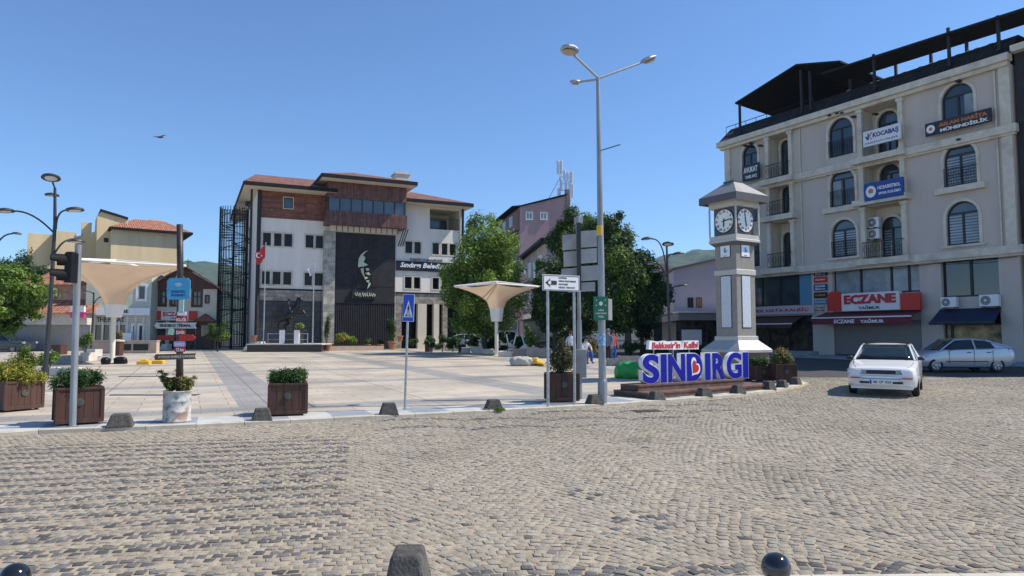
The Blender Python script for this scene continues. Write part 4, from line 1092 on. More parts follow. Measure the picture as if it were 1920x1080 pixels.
# pharmacy sign
t, w_, h_ = sign('pharmacy_sign', 'large white pharmacy board with dark red capitals over the maroon awning', 'sign', (1578, 548, 1686, 582), -.75, 'off_white_sign', .3)
txt('ECZANE', w_ * .05, w_ * .95, h_ * .38, h_ * .9, 0, 'red_letter', t, bold=.05, depth=.05); txt('YAĞMUR', w_ * .3, w_ * .68, h_ * .07, h_ * .28, 0, 'black_letter', t, bold=.03)
a, b, c, d = W_(1551, 555, 1577, 583, -.6); q = MB(); x_ = L(1578, 565, -.75)[0]; zo = L(1632, 582, -.75)[1]
q.box(a - x_, -.01, .12, .3, c - zo, d - zo); q.prism([((a + x_) / 2 - x_ + .5 * math.cos(i * PI / 8), d - zo + .3 * math.sin(i * PI / 8)) for i in range(9)], .12, .3); q.build('red_wing', M_('pharmacy_red'), t)
a, b, c, d = W_(1687, 549, 1726, 581, -.6); q = MB(); q.box(a - x_, b - x_, .1, .3, c - zo, d - zo); q.build('red_wing', M_('pharmacy_red'), t)
# awnings
def awning(label, r, out, m, valance, val_h, text=None, group=None):
    a, b, c, d = r; o = BF.W(a, -.02, c); t = thing('awning', label, 'awning', o, BF.rz)
    w_, h_ = b - a, d - c; q = MB()
    q.add([(0, 0, h_), (w_, 0, h_), (w_ + .1, -out, 0), (-.1, -out, 0), (0, 0, h_ - .03), (w_, 0, h_ - .03), (w_ + .1, -out + .01, -.03), (-.1, -out + .01, -.03)], [(3, 2, 1, 0), (4, 5, 6, 7), (0, 4, 7, 3), (1, 2, 6, 5)])
    q.build('canopy', M_(m), t)
    q = MB(); q.box(-.1, w_ + .1, -out - .02, -out + .0, -val_h, -.04); vo = q.build('valance', M_(m), t)
    q = MB(); q.box(-.12, w_ + .12, -out - .05, -out + .02, -.04, .03); q.build('front_bar', M_('white_plastic' if valance else 'dark_metal'), t)
    if text:
        txt('ECZANE', w_ * .24, w_ * .46, -val_h * .86, -val_h * .3, -out - .022, 'white_letter', vo, bold=.03); txt('YAĞMUR', w_ * .52, w_ * .76, -val_h * .86, -val_h * .25, -out - .022, 'white_letter', vo, bold=.03)
    return t
a, b = g1[0] - .5, g1[1] + .1
awning('maroon awning with white capitals on its valance above a closed shutter', (a, b, L(1640, 594, -1.0)[1], L(1640, 583)[1]), 1.3, 'maroon_cloth', 1, .42, True)
awning('dark navy awning between the two air conditioners and the poster window', (g2[0] - .1, g2[1] + .05, L(1820, 604, -.9)[1], L(1820, 578)[1]), 1.0, 'navy_cloth', 0, .12)
awning('folded dark brown awning over the dim shop behind the clock tower', (g0[0], g0[1] - .7, L(1470, 607, -1)[1], L(1470, 594)[1]), 1.3, 'dark_brown_wood', 1, .3)
t, w_, h_ = sign('shop_sign', 'long grey shop fascia with faded dark red capitals behind the clock tower', 'sign', (1400, 575, 1526, 589), -.2, 'cladding_mauve')
txt('BEK HATA KALBİÇ', w_ * .12, w_ * .93, h_ * .2, h_ * .85, 0, 'red_letter', t, bold=.03)
st_ = [('black_letter', 'black', 505, 517, 'white_letter', 'MERT KILIÇ|Büro'), ('pharmacy_red', 'red', 519, 530, 'white_letter', 'SİGARA'), ('navy_text', 'navy', 533, 545, 'white_letter', 'MUHASEBE|Büro'), ('black_letter', 'black', 548, 559, 'yellow_plastic', 'DUBAİ'), ('blue_trim', 'teal', 562, 571, 'white_letter', 'Diş Kliniği'), ('trim_cream', 'cream', 573, 585, 'black_letter', 'Avukat|Burak')]
words_ = ['topmost black', 'red second', 'navy third', 'black fourth with one yellow word', 'teal fifth', 'cream lowest']
for (m, cn, y0, y1, tm_, tx), wd_ in zip(st_, words_):
    t, w_, h_ = sign('name_plate', f'{wd_} name plate on the pillar beside the pharmacy', 'sign', (1526, y0, 1551, y1), -.06, m, .05, group='name plates stacked on the pillar')
    ls = tx.split('|')
    for i, s_ in enumerate(ls):
        z1_ = h_ * (.85 - i * .42) if len(ls) == 2 else h_ * .7; z0_ = z1_ - h_ * .3
        txt(s_, w_ * .12, w_ * .85, z0_, z1_, 0, tm_, t, bold=.02)
# air conditioners
def ac(label, r, y=-.45, group='air conditioners on the shop wall', fr=BF, rail=None):
    a, b, c, d = r; t = thing('air_conditioner', label, 'air conditioner', fr.W(a, y, c), fr.rz, group)
    w_, h_ = b - a, d - c; q = MB(); q.cbox((w_ / 2, .16, 0), w_, .32, h_, b=.03); q.build('housing', M_('white_plastic'), t)
    q = MB(); cx_, cz_, r_ = w_ * .36, h_ * .5, h_ * .4
    q.prism([(cx_ + r_ * math.cos(i * PI / 10), cz_ + r_ * math.sin(i * PI / 10)) for i in range(20)], -.012, .0); fo = q.build('fan_guard', M_('dark_metal'), t)
    q = MB(); q.prism([(cx_ + r_ * .28 * math.cos(i * PI / 6), cz_ + r_ * .28 * math.sin(i * PI / 6)) for i in range(12)], -.03, -.012); 
    for k in range(3): q.tube([(cx_ + r_ * (.45 + k * .22) * math.cos(i * PI / 10), -.014, cz_ + r_ * (.45 + k * .22) * math.sin(i * PI / 10)) for i in range(21)], .008, 4)
    q.build('hub', M_('white_plastic'), fo)
    q = MB(); q.box(.1, .14, .0, -y, -.06, -.005); q.box(w_ - .14, w_ - .1, 0, -y, -.06, -.005); q.build('bracket', M_('dark_metal'), t)
ac('white air conditioner over the corner of the navy awning nearest the pharmacy', W_(1763, 557, 1792, 576, -.45)); ac('white air conditioner near the pillar end of the navy awning', W_(1835, 552, 1871, 574, -.45))
ac('upper air conditioner stacked in the lowest balcony over the pharmacy', W_(1628, 407, 1647, 427, .3), .3, 'air conditioners in the balcony'); ac('lower air conditioner stacked in the lowest balcony over the pharmacy', W_(1628, 429, 1648, 448, .3), .3, 'air conditioners in the balcony')
# floodlights over windows
q = MB()
for px, py in ((1571, 213), (1580, 212), (1557, 217), (1600, 219), (1797, 152), (1799, 262), (1408, 269), (1397, 273), (1425, 273), (1641, 214)):
    x_, z_0 = L(px, py, -.25); q.box(x_ - .1, x_ + .1, -.4, -.06, z_0 - .05, z_0 + .05)
q.each('floodlight', M_('black_metal'), ap)
# roof: dark tiled slope, parapet, terrace canopies
rf = MB(); rf.add([(X0 - .4, -.35, zt), (XR + .2, -.35, zt), (XR + .2, .55, zt + 1.1), (X0 + .1, .55, zt + 1.1), (X0 + .1, 3, zt + 1.05), (XR + .2, 3, zt + 1.05)], [(0, 1, 2, 3), (3, 2, 5, 4)])
rf.box(X0 + .02, XR - .01, 1.35, DPT, zcb, zt + .7)
rfo = rf.build('roof', M_('roof_tile_dark'), ap)
q = MB(); g_ = random.Random(3)
for px, py in ((1602, 165), (1646, 152), (1658, 147), (1671, 143), (1678, 140), (1706, 132), (1737, 121), (1757, 116), (1773, 112), (1791, 105), (1807, 100), (1826, 95), (1842, 88), (1868, 80), (1884, 74)):
    x_, z_0 = L(px, py, 1.3); q.lathe((x_, 0.75, zt + 1.07), [(.22, 0), (.16, .09), (.0, .13)], 8)
q.each('sunlit_tile_end', M_('white_stone'), rfo)  # tile ends catching the sun, their brightness put in as white caps
q = MB(); q.tube([(.3, .9, zt + 1.5), (8.0, .9, zt + 1.5)], .03, 5)
for i in range(9): q.tube([(.3 + i * .96, .9, zt + .7), (.3 + i * .96, .9, zt + 1.5)], .02, 5)
q.build('terrace_rail', M_('black_metal'), ap)
cz = L(1378, 192, -.3)[1]; pk = L(1507, 124, .5)
cn = MB(); xk = pk[0]; zk = pk[1]
xe = L(1378, 192, -.3)[0]; xq = L(1600, 143, 1.0)[0]
for (A, B) in (((xe, cz), (xk, zk)), ((xk, zk), (xq, cz + .2))):
    cn.add([(A[0], -.3, A[1]), (B[0], -.3, B[1]), (B[0], 7.2, B[1] - .5), (A[0], 7.2, A[1] - .5), (A[0], -.3, A[1] - .12), (B[0], -.3, B[1] - .12), (B[0], 7.2, B[1] - .62), (A[0], 7.2, A[1] - .62)], [(0, 1, 2, 3), (7, 6, 5, 4), (0, 4, 5, 1), (3, 2, 6, 7), (0, 3, 7, 4), (1, 5, 6, 2)])
c1 = cn.build('terrace_canopy', M_('fascia_dark'), ap)
cn = MB(); A0 = L(1540, 136, -.4); A1 = L(1922, 14, -.4)
cn.add([(A0[0], -.4, A0[1]), (A1[0] + 3, -.4, A1[1] - .1), (A1[0] + 3, 1.3, A1[1] - .2), (A0[0], 1.6, A0[1] - .15), (A0[0], -.4, A0[1] - .14), (A1[0] + 3, -.4, A1[1] - .24), (A1[0] + 3, 1.3, A1[1] - .32), (A0[0], 1.6, A0[1] - .27)], [(0, 1, 2, 3), (7, 6, 5, 4), (0, 4, 5, 1), (3, 2, 6, 7), (0, 3, 7, 4), (1, 5, 6, 2)])
q = cn.build('terrace_canopy', M_('fascia_dark'), ap)
ps = MB()
for px, top, yl in ((1388, 192, -.2), (1503, 128, -.2), (1520, 130, -.2), (1640, 98, -.2), (1780, 48, -.2), (1873, 25, -.2), (1594, 130, 1.5), (1680, 100, 1.5), (1746, 80, 1.5), (1813, 58, 1.2), (1445, 200, 6.8), (1560, 165, 6.8)):
    x_, z_0 = L(px, (top + 60 if yl < 0 else top + 40), yl); zt2 = L(px, top, yl)[1]
    z_top = zt2 - .1 if yl < 0 else min(zt2, cz - .5)
    ps.box(x_ - .07, x_ + .07, yl - .07, yl + .07, zt + .3, z_top)
ps.each('canopy_post', M_('anthracite'), ap)
q = MB(); x0_, x1_ = L(1507, 128, .2)[0], L(1600, 140, .2)[0]
q.quad((x0_, 6.5, zt + .7), (x1_, 6.5, zt + .7), (x1_, 6.5, cz - .4), (x0_, 6.5, cz - .2)); q.build('terrace_screen', M_('fascia_dark'), ap)

# dark neighbour building at the frame edge
NF = Frame(*BF.W(XR + .02, 0, 0).xy, 9.7, -16.7)
nb_ = thing('office_building', 'dark anthracite clad building adjoining the beige apartment block', 'building', NF.o, NF.rz)
q = MB(); q.box(.12, 9, .15, 14, zA, zt + .1); q.build('cladding', M_('anthracite'), nb_)
q = MB(); q.box(.12, 9, -.3, .15, zt, zt + .35); q.build('cornice', M_('trim_cream'), nb_)
q = MB(); q.box(.12, 9, .2, 14, zg, zA); q.build('lower_wall', M_('cream_render'), nb_)
for z0, z1 in ((zg + .1, L(1915, 588)[1]), (L(1915, 555)[1], zA - .5)):
    q = MB(); q.box(.35, 4.5, .05, .2, z0, z1); q.build('shop_window', M_('glass_dark'), nb_)
q = MB()
for z in (L(1917, 202)[1], L(1917, 212)[1]): q.box(.6, 3, .08, .15, z - .1, z + .1)
q.build('lettering', M_('white_letter'), nb_)
q = MB(); q.box(.5, 3, -.1, .15, L(1915, 378)[1], L(1915, 362)[1]); q.build('white_board', M_('off_white_sign'), nb_)
q = MB(); q.box(.5, 3, -.1, .15, L(1915, 455)[1], L(1915, 385)[1]); q.build('red_board', M_('brick_red'), nb_)
# ------------------------------------------------ houses on the far side of the square
def frame_at(px, Y, dx=1, dy=0): return Frame((px - 960) / F * Y, Y, dx, dy)
def shell(par, fr, r, dep, m, holes=(), name='wall', zb=None):
    a, b, c, d = r; q = MB(); c = c if zb is None else zb
    wall_with_holes(q, a, b, c, d, list(holes), 0, .2)
    q.quad((a, dep, c), (a, 0, c), (a, 0, d), (a, dep, d)); q.quad((b, 0, c), (b, dep, c), (b, dep, d), (b, 0, d)); q.quad((b, dep, c), (a, dep, c), (a, dep, d), (b, dep, d)); q.quad((a, 0, d), (b, 0, d), (b, dep, d), (a, dep, d))
    return q.build(name, M_(m), par)
# pharmacy house with the carved gable
fr = frame_at(286, 60, .95, .3); L = fr.L; W_ = fr.R; zg = gz(60)
h = thing('gabled_house', 'small cream house with brown timber gable, framed windows and a red and white pharmacy board', 'building', fr.o, fr.rz)
w1, zt_ = L(407, 545)[0], L(345, 541)[1]
wins = [W_(295, 545, 311, 573), W_(320, 549, 334, 573), W_(361, 545, 378, 574)]; smw = W_(385, 554, 392, 568)
shop = W_(290, 602, 366, 648); door = W_(371, 604, 399, 650)
shell(h, fr, (0, w1, zg, zt_), 5, 'cream_render', wins + [smw, (shop[0], shop[1], zg, shop[3]), (door[0], door[1], zg, door[3])], zb=zg)
for o in wins:
    w_ = window(h, *o, 0, frame='dark_brown_wood', glass='glass_office', fw=.1, mull=2, rail=.6, surround='dark_brown_wood', sw=.1)
    q = MB(); q.prism([(o[0] - .15, o[3] + .08), (o[1] + .15, o[3] + .08), ((o[0] + o[1]) / 2, o[3] + .36)], -.06, .02); q.build('pediment', M_('dark_brown_wood'), w_)
window(h, *smw, 0, frame='dark_brown_wood', glass='glass_dark', fw=.06, surround='dark_brown_wood', sw=.05)
q = MB(); q.box(shop[0], shop[1], .5, .55, zg, shop[3])
q.build('shop_glazing', M_('shop_interior'), h)
q = MB()
for t in (.3, .62): xx = shop[0] + (shop[1] - shop[0]) * t; q.box(xx - .14, xx + .14, .1, .5, zg, shop[3])
q.each('shop_pillar', M_('cream_render'), h)
q = MB(); q.box(shop[0] - .2, shop[1] + .3, -.7, .0, shop[3] - .3, shop[3] - .25); q.box(shop[0] - .2, shop[1] + .3, -.72, -.7, shop[3] - .6, shop[3] - .25); q.build('shop_canopy', M_('anthracite'), h)
q = MB(); q.box(door[0] - .15, door[1] + .15, -.3, .1, zg, door[3] + .1); q.prism([(door[0] - .45, door[3] + .0), (door[1] + .45, door[3] + .0), ((door[0] + door[1]) / 2, door[3] + .75)], -.5, .05); q.build('porch', M_('dark_brown_wood'), h)
q = MB(); q.prism([(door[0] - .3, door[3] + .08), (door[1] + .3, door[3] + .08), ((door[0] + door[1]) / 2, door[3] + .6)], -.53, -.5); q.build('porch_gable', M_('wood_clad'), h)
q = MB(); q.box(door[0] + .3, door[1] - .3, -.32, -.28, zg + 1.2, door[3] - .3); q.build('door_glass', M_('glass_office'), h)
apx = L(346, 500)
q = MB(); q.prism([(-.3, zt_), (w1 + .3, zt_), (apx[0], apx[1] - .1)], -.12, .2); q.build('gable', M_('dark_brown_wood'), h)
q = MB(); q.lathe((0, 0, 0), [(0, 0)], 3) if False else None
rr_ = MB(); ov = .5
for A, B in (((-ov - .3, zt_ - .35), apx), (apx, (w1 + ov + .3, zt_ - .35))):
    rr_.add([(A[0], -.6, A[1]), (B[0], -.6, B[1]), (B[0], 5.4, B[1]), (A[0], 5.4, A[1]), (A[0], -.6, A[1] + .14), (B[0], -.6, B[1] + .14), (B[0], 5.4, B[1] + .14), (A[0], 5.4, A[1] + .14)], [(3, 2, 1, 0), (4, 5, 6, 7), (0, 1, 5, 4), (2, 3, 7, 6), (3, 0, 4, 7), (1, 2, 6, 5)])
rr_.build('roof', M_('roof_tile_red'), h)
q = MB(); q.prism([(apx[0] + .36 * math.cos(i * PI / 8) - .3, zt_ + .9 + .36 * math.sin(i * PI / 8)) for i in range(16)], -.2, -.12); q.build('roundel', M_('white_stone'), h)
q = MB(); q.tube([(apx[0], 2, apx[1]), (apx[0], 2, apx[1] + .9)], .03, 5); q.tube([(apx[0] - .3, 2, apx[1] + .7), (apx[0] + .3, 2, apx[1] + .7)], .03, 5); q.build('aerial', M_('dark_metal'), h)
o = W_(286, 583, 370, 600, -.1); t = thing('pharmacy_sign', 'red and white pharmacy board on the small gabled house, partly behind the signpost', 'sign', fr.W(o[0], -.12, o[2]), fr.rz)
w_, h_ = o[1] - o[0], o[3] - o[2]; q = MB(); q.box(w_ * .19, w_ * .8, 0, .1, 0, h_); q.build('board', M_('off_white_sign'), t)
q = MB(); q.box(0, w_ * .188, .01, .1, 0, h_); q.box(w_ * .802, w_, .01, .1, 0, h_); q.build('red_panel', M_('pharmacy_red'), t)
txt('ECZANE', w_ * .23, w_ * .77, h_ * .4, h_ * .9, -.001, 'pharmacy_red', t, bold=.05); txt('YILDIZ', w_ * .38, w_ * .64, h_ * .1, h_ * .28, -.001, 'black_letter', t, bold=.02)
# green sided shop
fr = frame_at(160, 56.5, .96, .27); L = fr.L; W_ = fr.R; zg = gz(58)
h = thing('shop_building', 'pale green boarded shop building with a long white sign and glazed front', 'building', fr.o, fr.rz)
w1, zt_ = L(284, 545)[0], L(230, 508)[1]
disp = W_(173, 607, 206, 645); d2 = W_(212, 607, 236, 645); dr = W_(244, 606, 272, 648); up = W_(258, 535, 273, 562)
shell(h, fr, (0, w1, zg, zt_), 9, 'shiplap', [disp, d2, (dr[0], dr[1], zg, dr[3]), up], zb=zg)
for o in (disp, d2): window(h, *o, 0, frame='off_white_sign', glass='glass_dark', fw=.07, rec=.1)
window(h, *up, 0, frame='white_paint', glass='glass_dark', fw=.08, surround='white_paint', sw=.12)
window(h, dr[0], dr[1], zg, dr[3], 0, frame='white_paint', glass='shop_interior', fw=.2, mull=2, rec=.1)
q = MB(); q.box(d2[0] + .1, d2[1] + .6, -.9, -.1, zg, zg + 1.5); q.build('kiosk', M_('white_paint'), h)
q = MB()
for i in range(8): xx = w1 * i / 8 + .1; q.box(xx - .08, xx + .08, -.06, 0, zg, L(200, 592)[1])
q.each('pilaster', M_('cream_render'), h)
o = W_(161, 577, 281, 591, -.3); t = thing('shop_sign', 'long white shop fascia with dark capitals, half behind the fabric canopy', 'sign', fr.W(o[0], -.32, o[2]), fr.rz)
w_, h_ = o[1] - o[0], o[3] - o[2]; q = MB(); q.box(0, w_, 0, .3, 0, h_); q.build('board', M_('off_white_sign'), t); txt('HANE', w_ * .42, w_ * .66, h_ * .3, h_ * .75, 0, 'black_letter', t, bold=.04)
o = W_(180, 594, 232, 604, -.2); txt('THE FIRSAT', *[v for v in o], -.05, 'plinth_dark', h, bold=.03)
# low stone wall with dark panels in front of the shop
fr = frame_at(172, 50, 1, .05); a, b, c, d = fr.R(172, 645, 293, 664); zg = gz(50) + SQ
t = thing('low_wall', 'low pinkish stone wall with dark recessed panels before the green shop', 'wall', fr.W(0, 0, zg - .05), fr.rz)
q = MB(); hh = fr.L(250, 640)[1] - zg + .05; q.box(0, b, 0, .5, 0, hh); q.box(-.04, b + .04, -.05, .55, hh, hh + .07); q.build('wall', M_('pink_stone'), t)
q = MB()
for x0, x1 in ((227, 246), (250, 278)): a_, b_, c_, d_ = fr.R(x0, 645, x1, 657); q.box(a_, b_, -.03, 0, c_ - zg + .05, d_ - zg + .05)
q.build('dark_panel', M_('anthracite'), t)
# yellow rendered block behind
fr = frame_at(48, 72, .83, .56); L = fr.L; W_ = fr.R; zg = gz(78)
h = thing('yellow_building', 'tall weathered yellow rendered building with blank walls and a small tiled roof', 'building', fr.o, fr.rz)
def blk(x0, y0, x1, yy, dep, m='yellow_render', name='wall'):
    a, b, c, d = W_(x0, y0, x1, 600, yy); q = MB(); q.box(a, b, yy, yy + dep, zg, d); return q.build(name, M_(m), h)
blk(48, 438, 96, 4, 10); blk(96, 434, 140, 2, 10); 
a, b, c, d = W_(138, 434, 182, 600, 3); q = MB(); q.prism([(a, zg), (b, zg), (b, L(182, 432, 3)[1]), (a, L(138, 444, 3)[1])], 3, 12); q.build('wall', M_('yellow_render'), h)
q = MB(); a, b = L(181, 450, 1)[0], L(205, 450, 1)[0]; e_ = L(240, 412, 1); q.prism([(a, zg), (e_[0], zg), (e_[0], e_[1]), (L(190, 397, 1)[0], L(190, 397, 1)[1]), (a, L(181, 403, 1)[1])], 1, 5); q.build('stair_tower', M_('yellow_render'), h)
q = MB(); q.prism([(L(188, 396, 1)[0], L(188, 396, 1)[1]), (e_[0], e_[1]), (e_[0], e_[1] + .25), (L(188, 396, 1)[0], L(188, 396, 1)[1] + .25)], .8, 5.2); q.build('tower_roof', M_('fascia_dark'), h)
mw = W_(206, 431, 341, 600, -1.0); q = MB(); q.box(mw[0], mw[1], -1, 9, zg, mw[3]); q.build('main_wall', M_('yellow_render'), h)
pt = L(262, 412, 4)
q = MB(); hip_roof(q, mw[0] - .2, mw[1] + .9, -1.6, 9.6, mw[3] + .02, pt[1] - mw[3], ridge=(pt[0] - .5, pt[0] + 2.6)); q.build('roof', M_('roof_tile_red'), h)
q = MB(); q.box(mw[0] - .25, mw[1] + .95, -1.65, 9.65, mw[3] - .22, mw[3] + .01); q.build('gutter', M_('fascia_dark'), h)
a, b, c, d = W_(278, 412, 304, 428, 4); q = MB(); q.box(a, b, 4, 5, c, d); q.build('chimney', M_('yellow_render'), h)
a, b, c, d = W_(153, 417, 172, 440, 4); q = MB(); q.box(a, b, 4, 5, c, d); q.build('chimney', M_('yellow_render'), h)
q = MB(); 
for x0, y0, x1, y1 in ((195, 446, 203, 454),): a, b, c, d = W_(x0, y0, x1, y1, .9); q.box(a, b, .9, 1.0, c, d)
q.build('vent', M_('interior_dark'), h)
# red roofed row with shutters
fr = frame_at(28, 56, 1, .02); L = fr.L; W_ = fr.R; zg = gz(56)
h = thing('brick_shop_row', 'low brick shop row with sagging red tiled roofs, a white board and grey shutters', 'building', fr.o, fr.rz)
w1 = L(142, 560)[0]; ze = L(90, 532)[1]; zm_ = L(90, 588)[1]
q = MB(); q.box(0, w1, 1.5, 8, zg, ze); q.build('wall', M_('brick_wall'), h)
q = MB(); q.add([(-.5, .8, ze), (w1 + .5, .8, ze), (w1, 4.8, L(90, 503, 4.8)[1]), (.3, 4.8, L(90, 505, 4.8)[1]), (-.5, 8.5, ze), (w1 + .5, 8.5, ze)], [(0, 1, 2, 3), (3, 2, 5, 4), (0, 3, 4), (1, 5, 2), (0, 4, 5, 1)]); q.build('roof', M_('roof_tile_red'), h)
q = MB(); q.add([(-.3, -1.2, zm_), (w1 + 1.5, -1.2, zm_), (w1 + 1.5, 1.5, zm_ + 1.2), (-.3, 1.5, zm_ + 1.2), (-.3, 1.5, zm_), (w1 + 1.5, 1.5, zm_)], [(0, 1, 2, 3), (1, 5, 2), (0, 3, 4), (0, 4, 5, 1)]); q.build('lower_roof', M_('roof_tile_red'), h)
q = MB(); q.box(0, w1 + 1.2, -.4, 1.5, zm_ - .9, zm_); q.build('fascia', M_('white_stone'), h)
q = MB(); q.box(0, w1 + 1.2, .1, 1.5, zg, zm_ - .9); q.build('lower_wall', M_('grey_render'), h)
for x0, x1 in ((56, 92), (94, 134)):
    a, b, c, d = W_(x0, 600, x1, 655); q = MB(); z = zg + .1
    while z < zm_ - 1.0: q.box(a, b, .0, .1, z, z + .14); z += .16
    q.build('roller_shutter', mat('shutter_tan', (.34, .32, .28), .6, var=.08), h)
a, b, c, d = W_(58, 541, 108, 557, 1.4); q = MB(); q.box(a, b, 1.3, 1.45, c, d); q.build('white_board', M_('white_paint'), h)
# dark passage building between
fr = frame_at(-40, 60, 1, 0); q = MB(); 
h = thing('corner_building', 'pale low building with a dark open front behind the roundish tree', 'building', fr.o, 0)
a, b, c, d = fr.R(-40, 560, 50, 650); q.box(0, b, 0, 8, zg, fr.L(0, 575)[1]); q.build('wall', M_('cream_render'), h); q = MB(); q.box(.5, b - .3, -.1, .05, zg, fr.L(0, 610)[1]); q.build('opening', M_('interior_dark'), h)
# pink shopsign hanging on the corner
p = at(146, 585, 55); t = thing('hanging_sign', 'small white and magenta hanging sign beside the traffic light head', 'sign', p, 0)
q = MB(); q.box(-.55, .55, -.1, .1, 0, .45); q.build('board', M_('white_plastic'), t); q = MB(); q.box(-.55, .55, -.1, .1, -.45, -.003); q.build('lower_board', M_('magenta_sign'), t); q = MB(); q.tube([(0, 0, .45), (0, 1.6, .5)], .03, 5); q.build('arm', M_('dark_metal'), t)
# purple feather flag
p = G(131, 655, SQ); t = thing('feather_flag', 'tall purple feather flag by the grey shutters', 'flag', p, 0)
q = MB(); q.tube([(0.15, 0, 0), (0.15, 0, 3.4)], .03, 6); q.build('pole', M_('white_plastic'), t); q = MB(); q.prism([(-.5, 3.45), (.15, 3.35), (.12, 2.4), (.08, .9), (-.12, .7), (-.3, 2.2)], -.015, .015); q.build('cloth', M_('purple_cloth'), t)
o = txt('OPTİK', 0, 1.5, 0, .28, 0, 'white_letter', t); o.matrix_local = Matrix.Translation((-.02, -.02, 1.3)) @ Matrix.Rotation(-R(90), 4, 'Y')

# ------------------------------------------------ pink and grey apartment houses behind the trees
fr = Frame(1.1, 95, .974, .22); L = fr.L; W_ = fr.R; zg = gz(95)
h = thing('pink_apartments', 'pink rendered apartment building with a sloping roof line and aerials on top', 'building', fr.o, fr.rz)
w1 = L(1066, 450)[0]; z0_, z1_ = L(976, 388)[1], L(1062, 366)[1]; dp = 21
q = MB(); q.prism([(0, zg), (w1, zg), (w1, z1_), (0, z0_)], 0, dp); q.build('wall', M_('pink_render'), h)
q = MB(); q.box(-.03, 0, .6, dp - .5, zg, z0_ - 3.0); q.box(-.6, -.03, .3, dp, z0_ - 3.2, z0_ - .6); q.build('side_wall', M_('brown_render'), h)
q = MB(); q.prism([(-1.2, z0_ - .1), (0, z0_ + .02), (w1 - .2, z1_ + .05), (w1 - .2, z1_ + .2), (0, z0_ + .2), (-1.2, z0_ + .05)], -.3, dp + .3); q.build('roof', M_('fascia_dark'), h)
q = MB(); q.prism([(w1 - .2, zg + 8), (w1 + .5, zg + 8), (w1 + .1, z1_ + .8), (w1 - .4, z1_ + .8)], -.25, .4); q.build('chimney_flue', M_('brown_render'), h)
for r in ((986, 398, 998, 412), (1013, 399, 1025, 412)): window(h, *W_(*r), -.14, frame='white_paint', glass='glass_blind', fw=.1, mull=2, rec=.12, surround='white_paint', sw=.06)
def side_window(par, y0, y1, z0, z1, x=-.05, m='glass_office'):
    q = MB(); q.box(x - .06, x, y0, y1, z0, z1); w_ = q.build('window', M_('white_paint'), par); q = MB(); q.box(x - .09, x - .06, y0 + .12, (y0 + y1) / 2 - .06, z0 + .12, z1 - .12); q.box(x - .09, x - .06, (y0 + y1) / 2 + .06, y1 - .12, z0 + .12, z1 - .12); q.build('pane', M_(m), w_)
for k in range(4): side_window(h, 2 + k * 4.6, 4 + k * 4.6, z0_ - 2.4, z0_ - 1.0, -.6)
for j in range(3):
    for k in range(4): side_window(h, 2 + k * 4.6, 4.2 + k * 4.6, z0_ - 6.2 - j * 3, z0_ - 4.2 - j * 3, -.03)
q = MB(); p = L(1026, 372, 8); q.tube([(p[0] - .3, 8, z0_), (p[0] - .3, 8, z0_ + 2.2)], .05, 6); q.build('dish_post', M_('galvanised'), h)
q = MB(); q.T = Matrix.Translation((p[0] - .3, 7.8, z0_ + 2.2)) @ Matrix.Rotation(R(75), 4, 'X'); q.lathe((0, 0, 0), [(0, 0), (.4, .08), (.62, .22), (.6, .25), (.38, .12), (0, .05)], 14); q.build('dish', M_('white_plastic'), h)
# telecom mast
p = at(1055, 372, 100); t = thing('telecom_mast', 'cluster of pale phone mast antennas on the pink apartment roof', 'antenna', (p.x, p.y, z1_ - .6), 0)
q = MB(); HH = at(1050, 300, 100).z - z1_ + .6
for dx in (-.35, .35, 1.1): q.tube([(dx, 0, 0), (dx, 0, HH * (.95 if dx < 0 else .72))], .07, 6)
for z in (1, 2, 3, 4): q.tube([(-.35, 0, z), (1.1, 0, z)], .04, 5)
q.tube([(-.35, 0, HH * .6), (-2.6, 0, -.2)], .05, 5); q.build('mast', M_('galvanised'), t)
for dx, z, hh in ((-.7, HH - 2.1, 2.0), (-.2, HH - 2.0, 1.9), (.25, HH - 3.0, 1.5), (1.3, HH - 3.4, 1.7), (.7, HH - 3.2, 1.4), (-.2, HH - 4.6, 1.6), (.5, HH - 5.3, 2.1), (1.0, HH - 5.3, 2.1), (1.4, HH - 5.6, 2.0), (-.6, HH - 5.4, 1.2), (.3, HH - 6, .8)):
    q = MB(); q.cbox((dx, -.2, z), .34, .18, hh, b=.05); q.build('panel_antenna', M_('off_white_sign'), t)
# grey flats, wall seen edge-on
fr = Frame(1.4, 88, 2.9, -24); L = fr.L; W_ = fr.R; zg = gz(80)
h = thing('grey_apartments', 'grey apartment house with balconies, half hidden between the two trees', 'building', fr.o, fr.rz)
w1 = 18; zz_ = 11.3
q = MB(); q.box(0, w1, 0, 4.5, zg, zz_ - .2); q.build('wall', M_('grey_render'), h)
q = MB(); q.box(-.4, w1 + .4, -.7, 4.8, zz_ - .2, zz_ + .12); q.build('roof', M_('fascia_dark'), h)
for j in range(3):
    for k in range(4):
        z = zz_ - 2.9 - j * 3.1
        if k % 2: window(h, 1 + k * 4, 2.8 + k * 4, z, z + 1.7, -.16, frame='white_paint', glass='glass_office', fw=.09, mull=2, rec=.13)
        else:
            q = MB(); q.box(.8 + k * 4, 3.6 + k * 4, -1.2, 0, z - .9, z - .75); q.box(.8 + k * 4, 3.6 + k * 4, -1.2, -1.12, z - .75, z + .1); q.build('balcony', M_('grey_render'), h)
            q = MB(); q.box(1.2 + k * 4, 2.9 + k * 4, -.05, .0, z - .7, z + 1.5); q.build('balcony_door', M_('glass_dark'), h)
q = MB(); q.box(0, w1, -1.4, 0, zg + 2.9, zg + 3.4); q.build('shop_canopy', M_('white_stone'), h); q = MB(); q.box(.5, w1 - .5, -.08, 0, zg, zg + 2.9); q.build('shop_front', M_('shop_interior'), h)

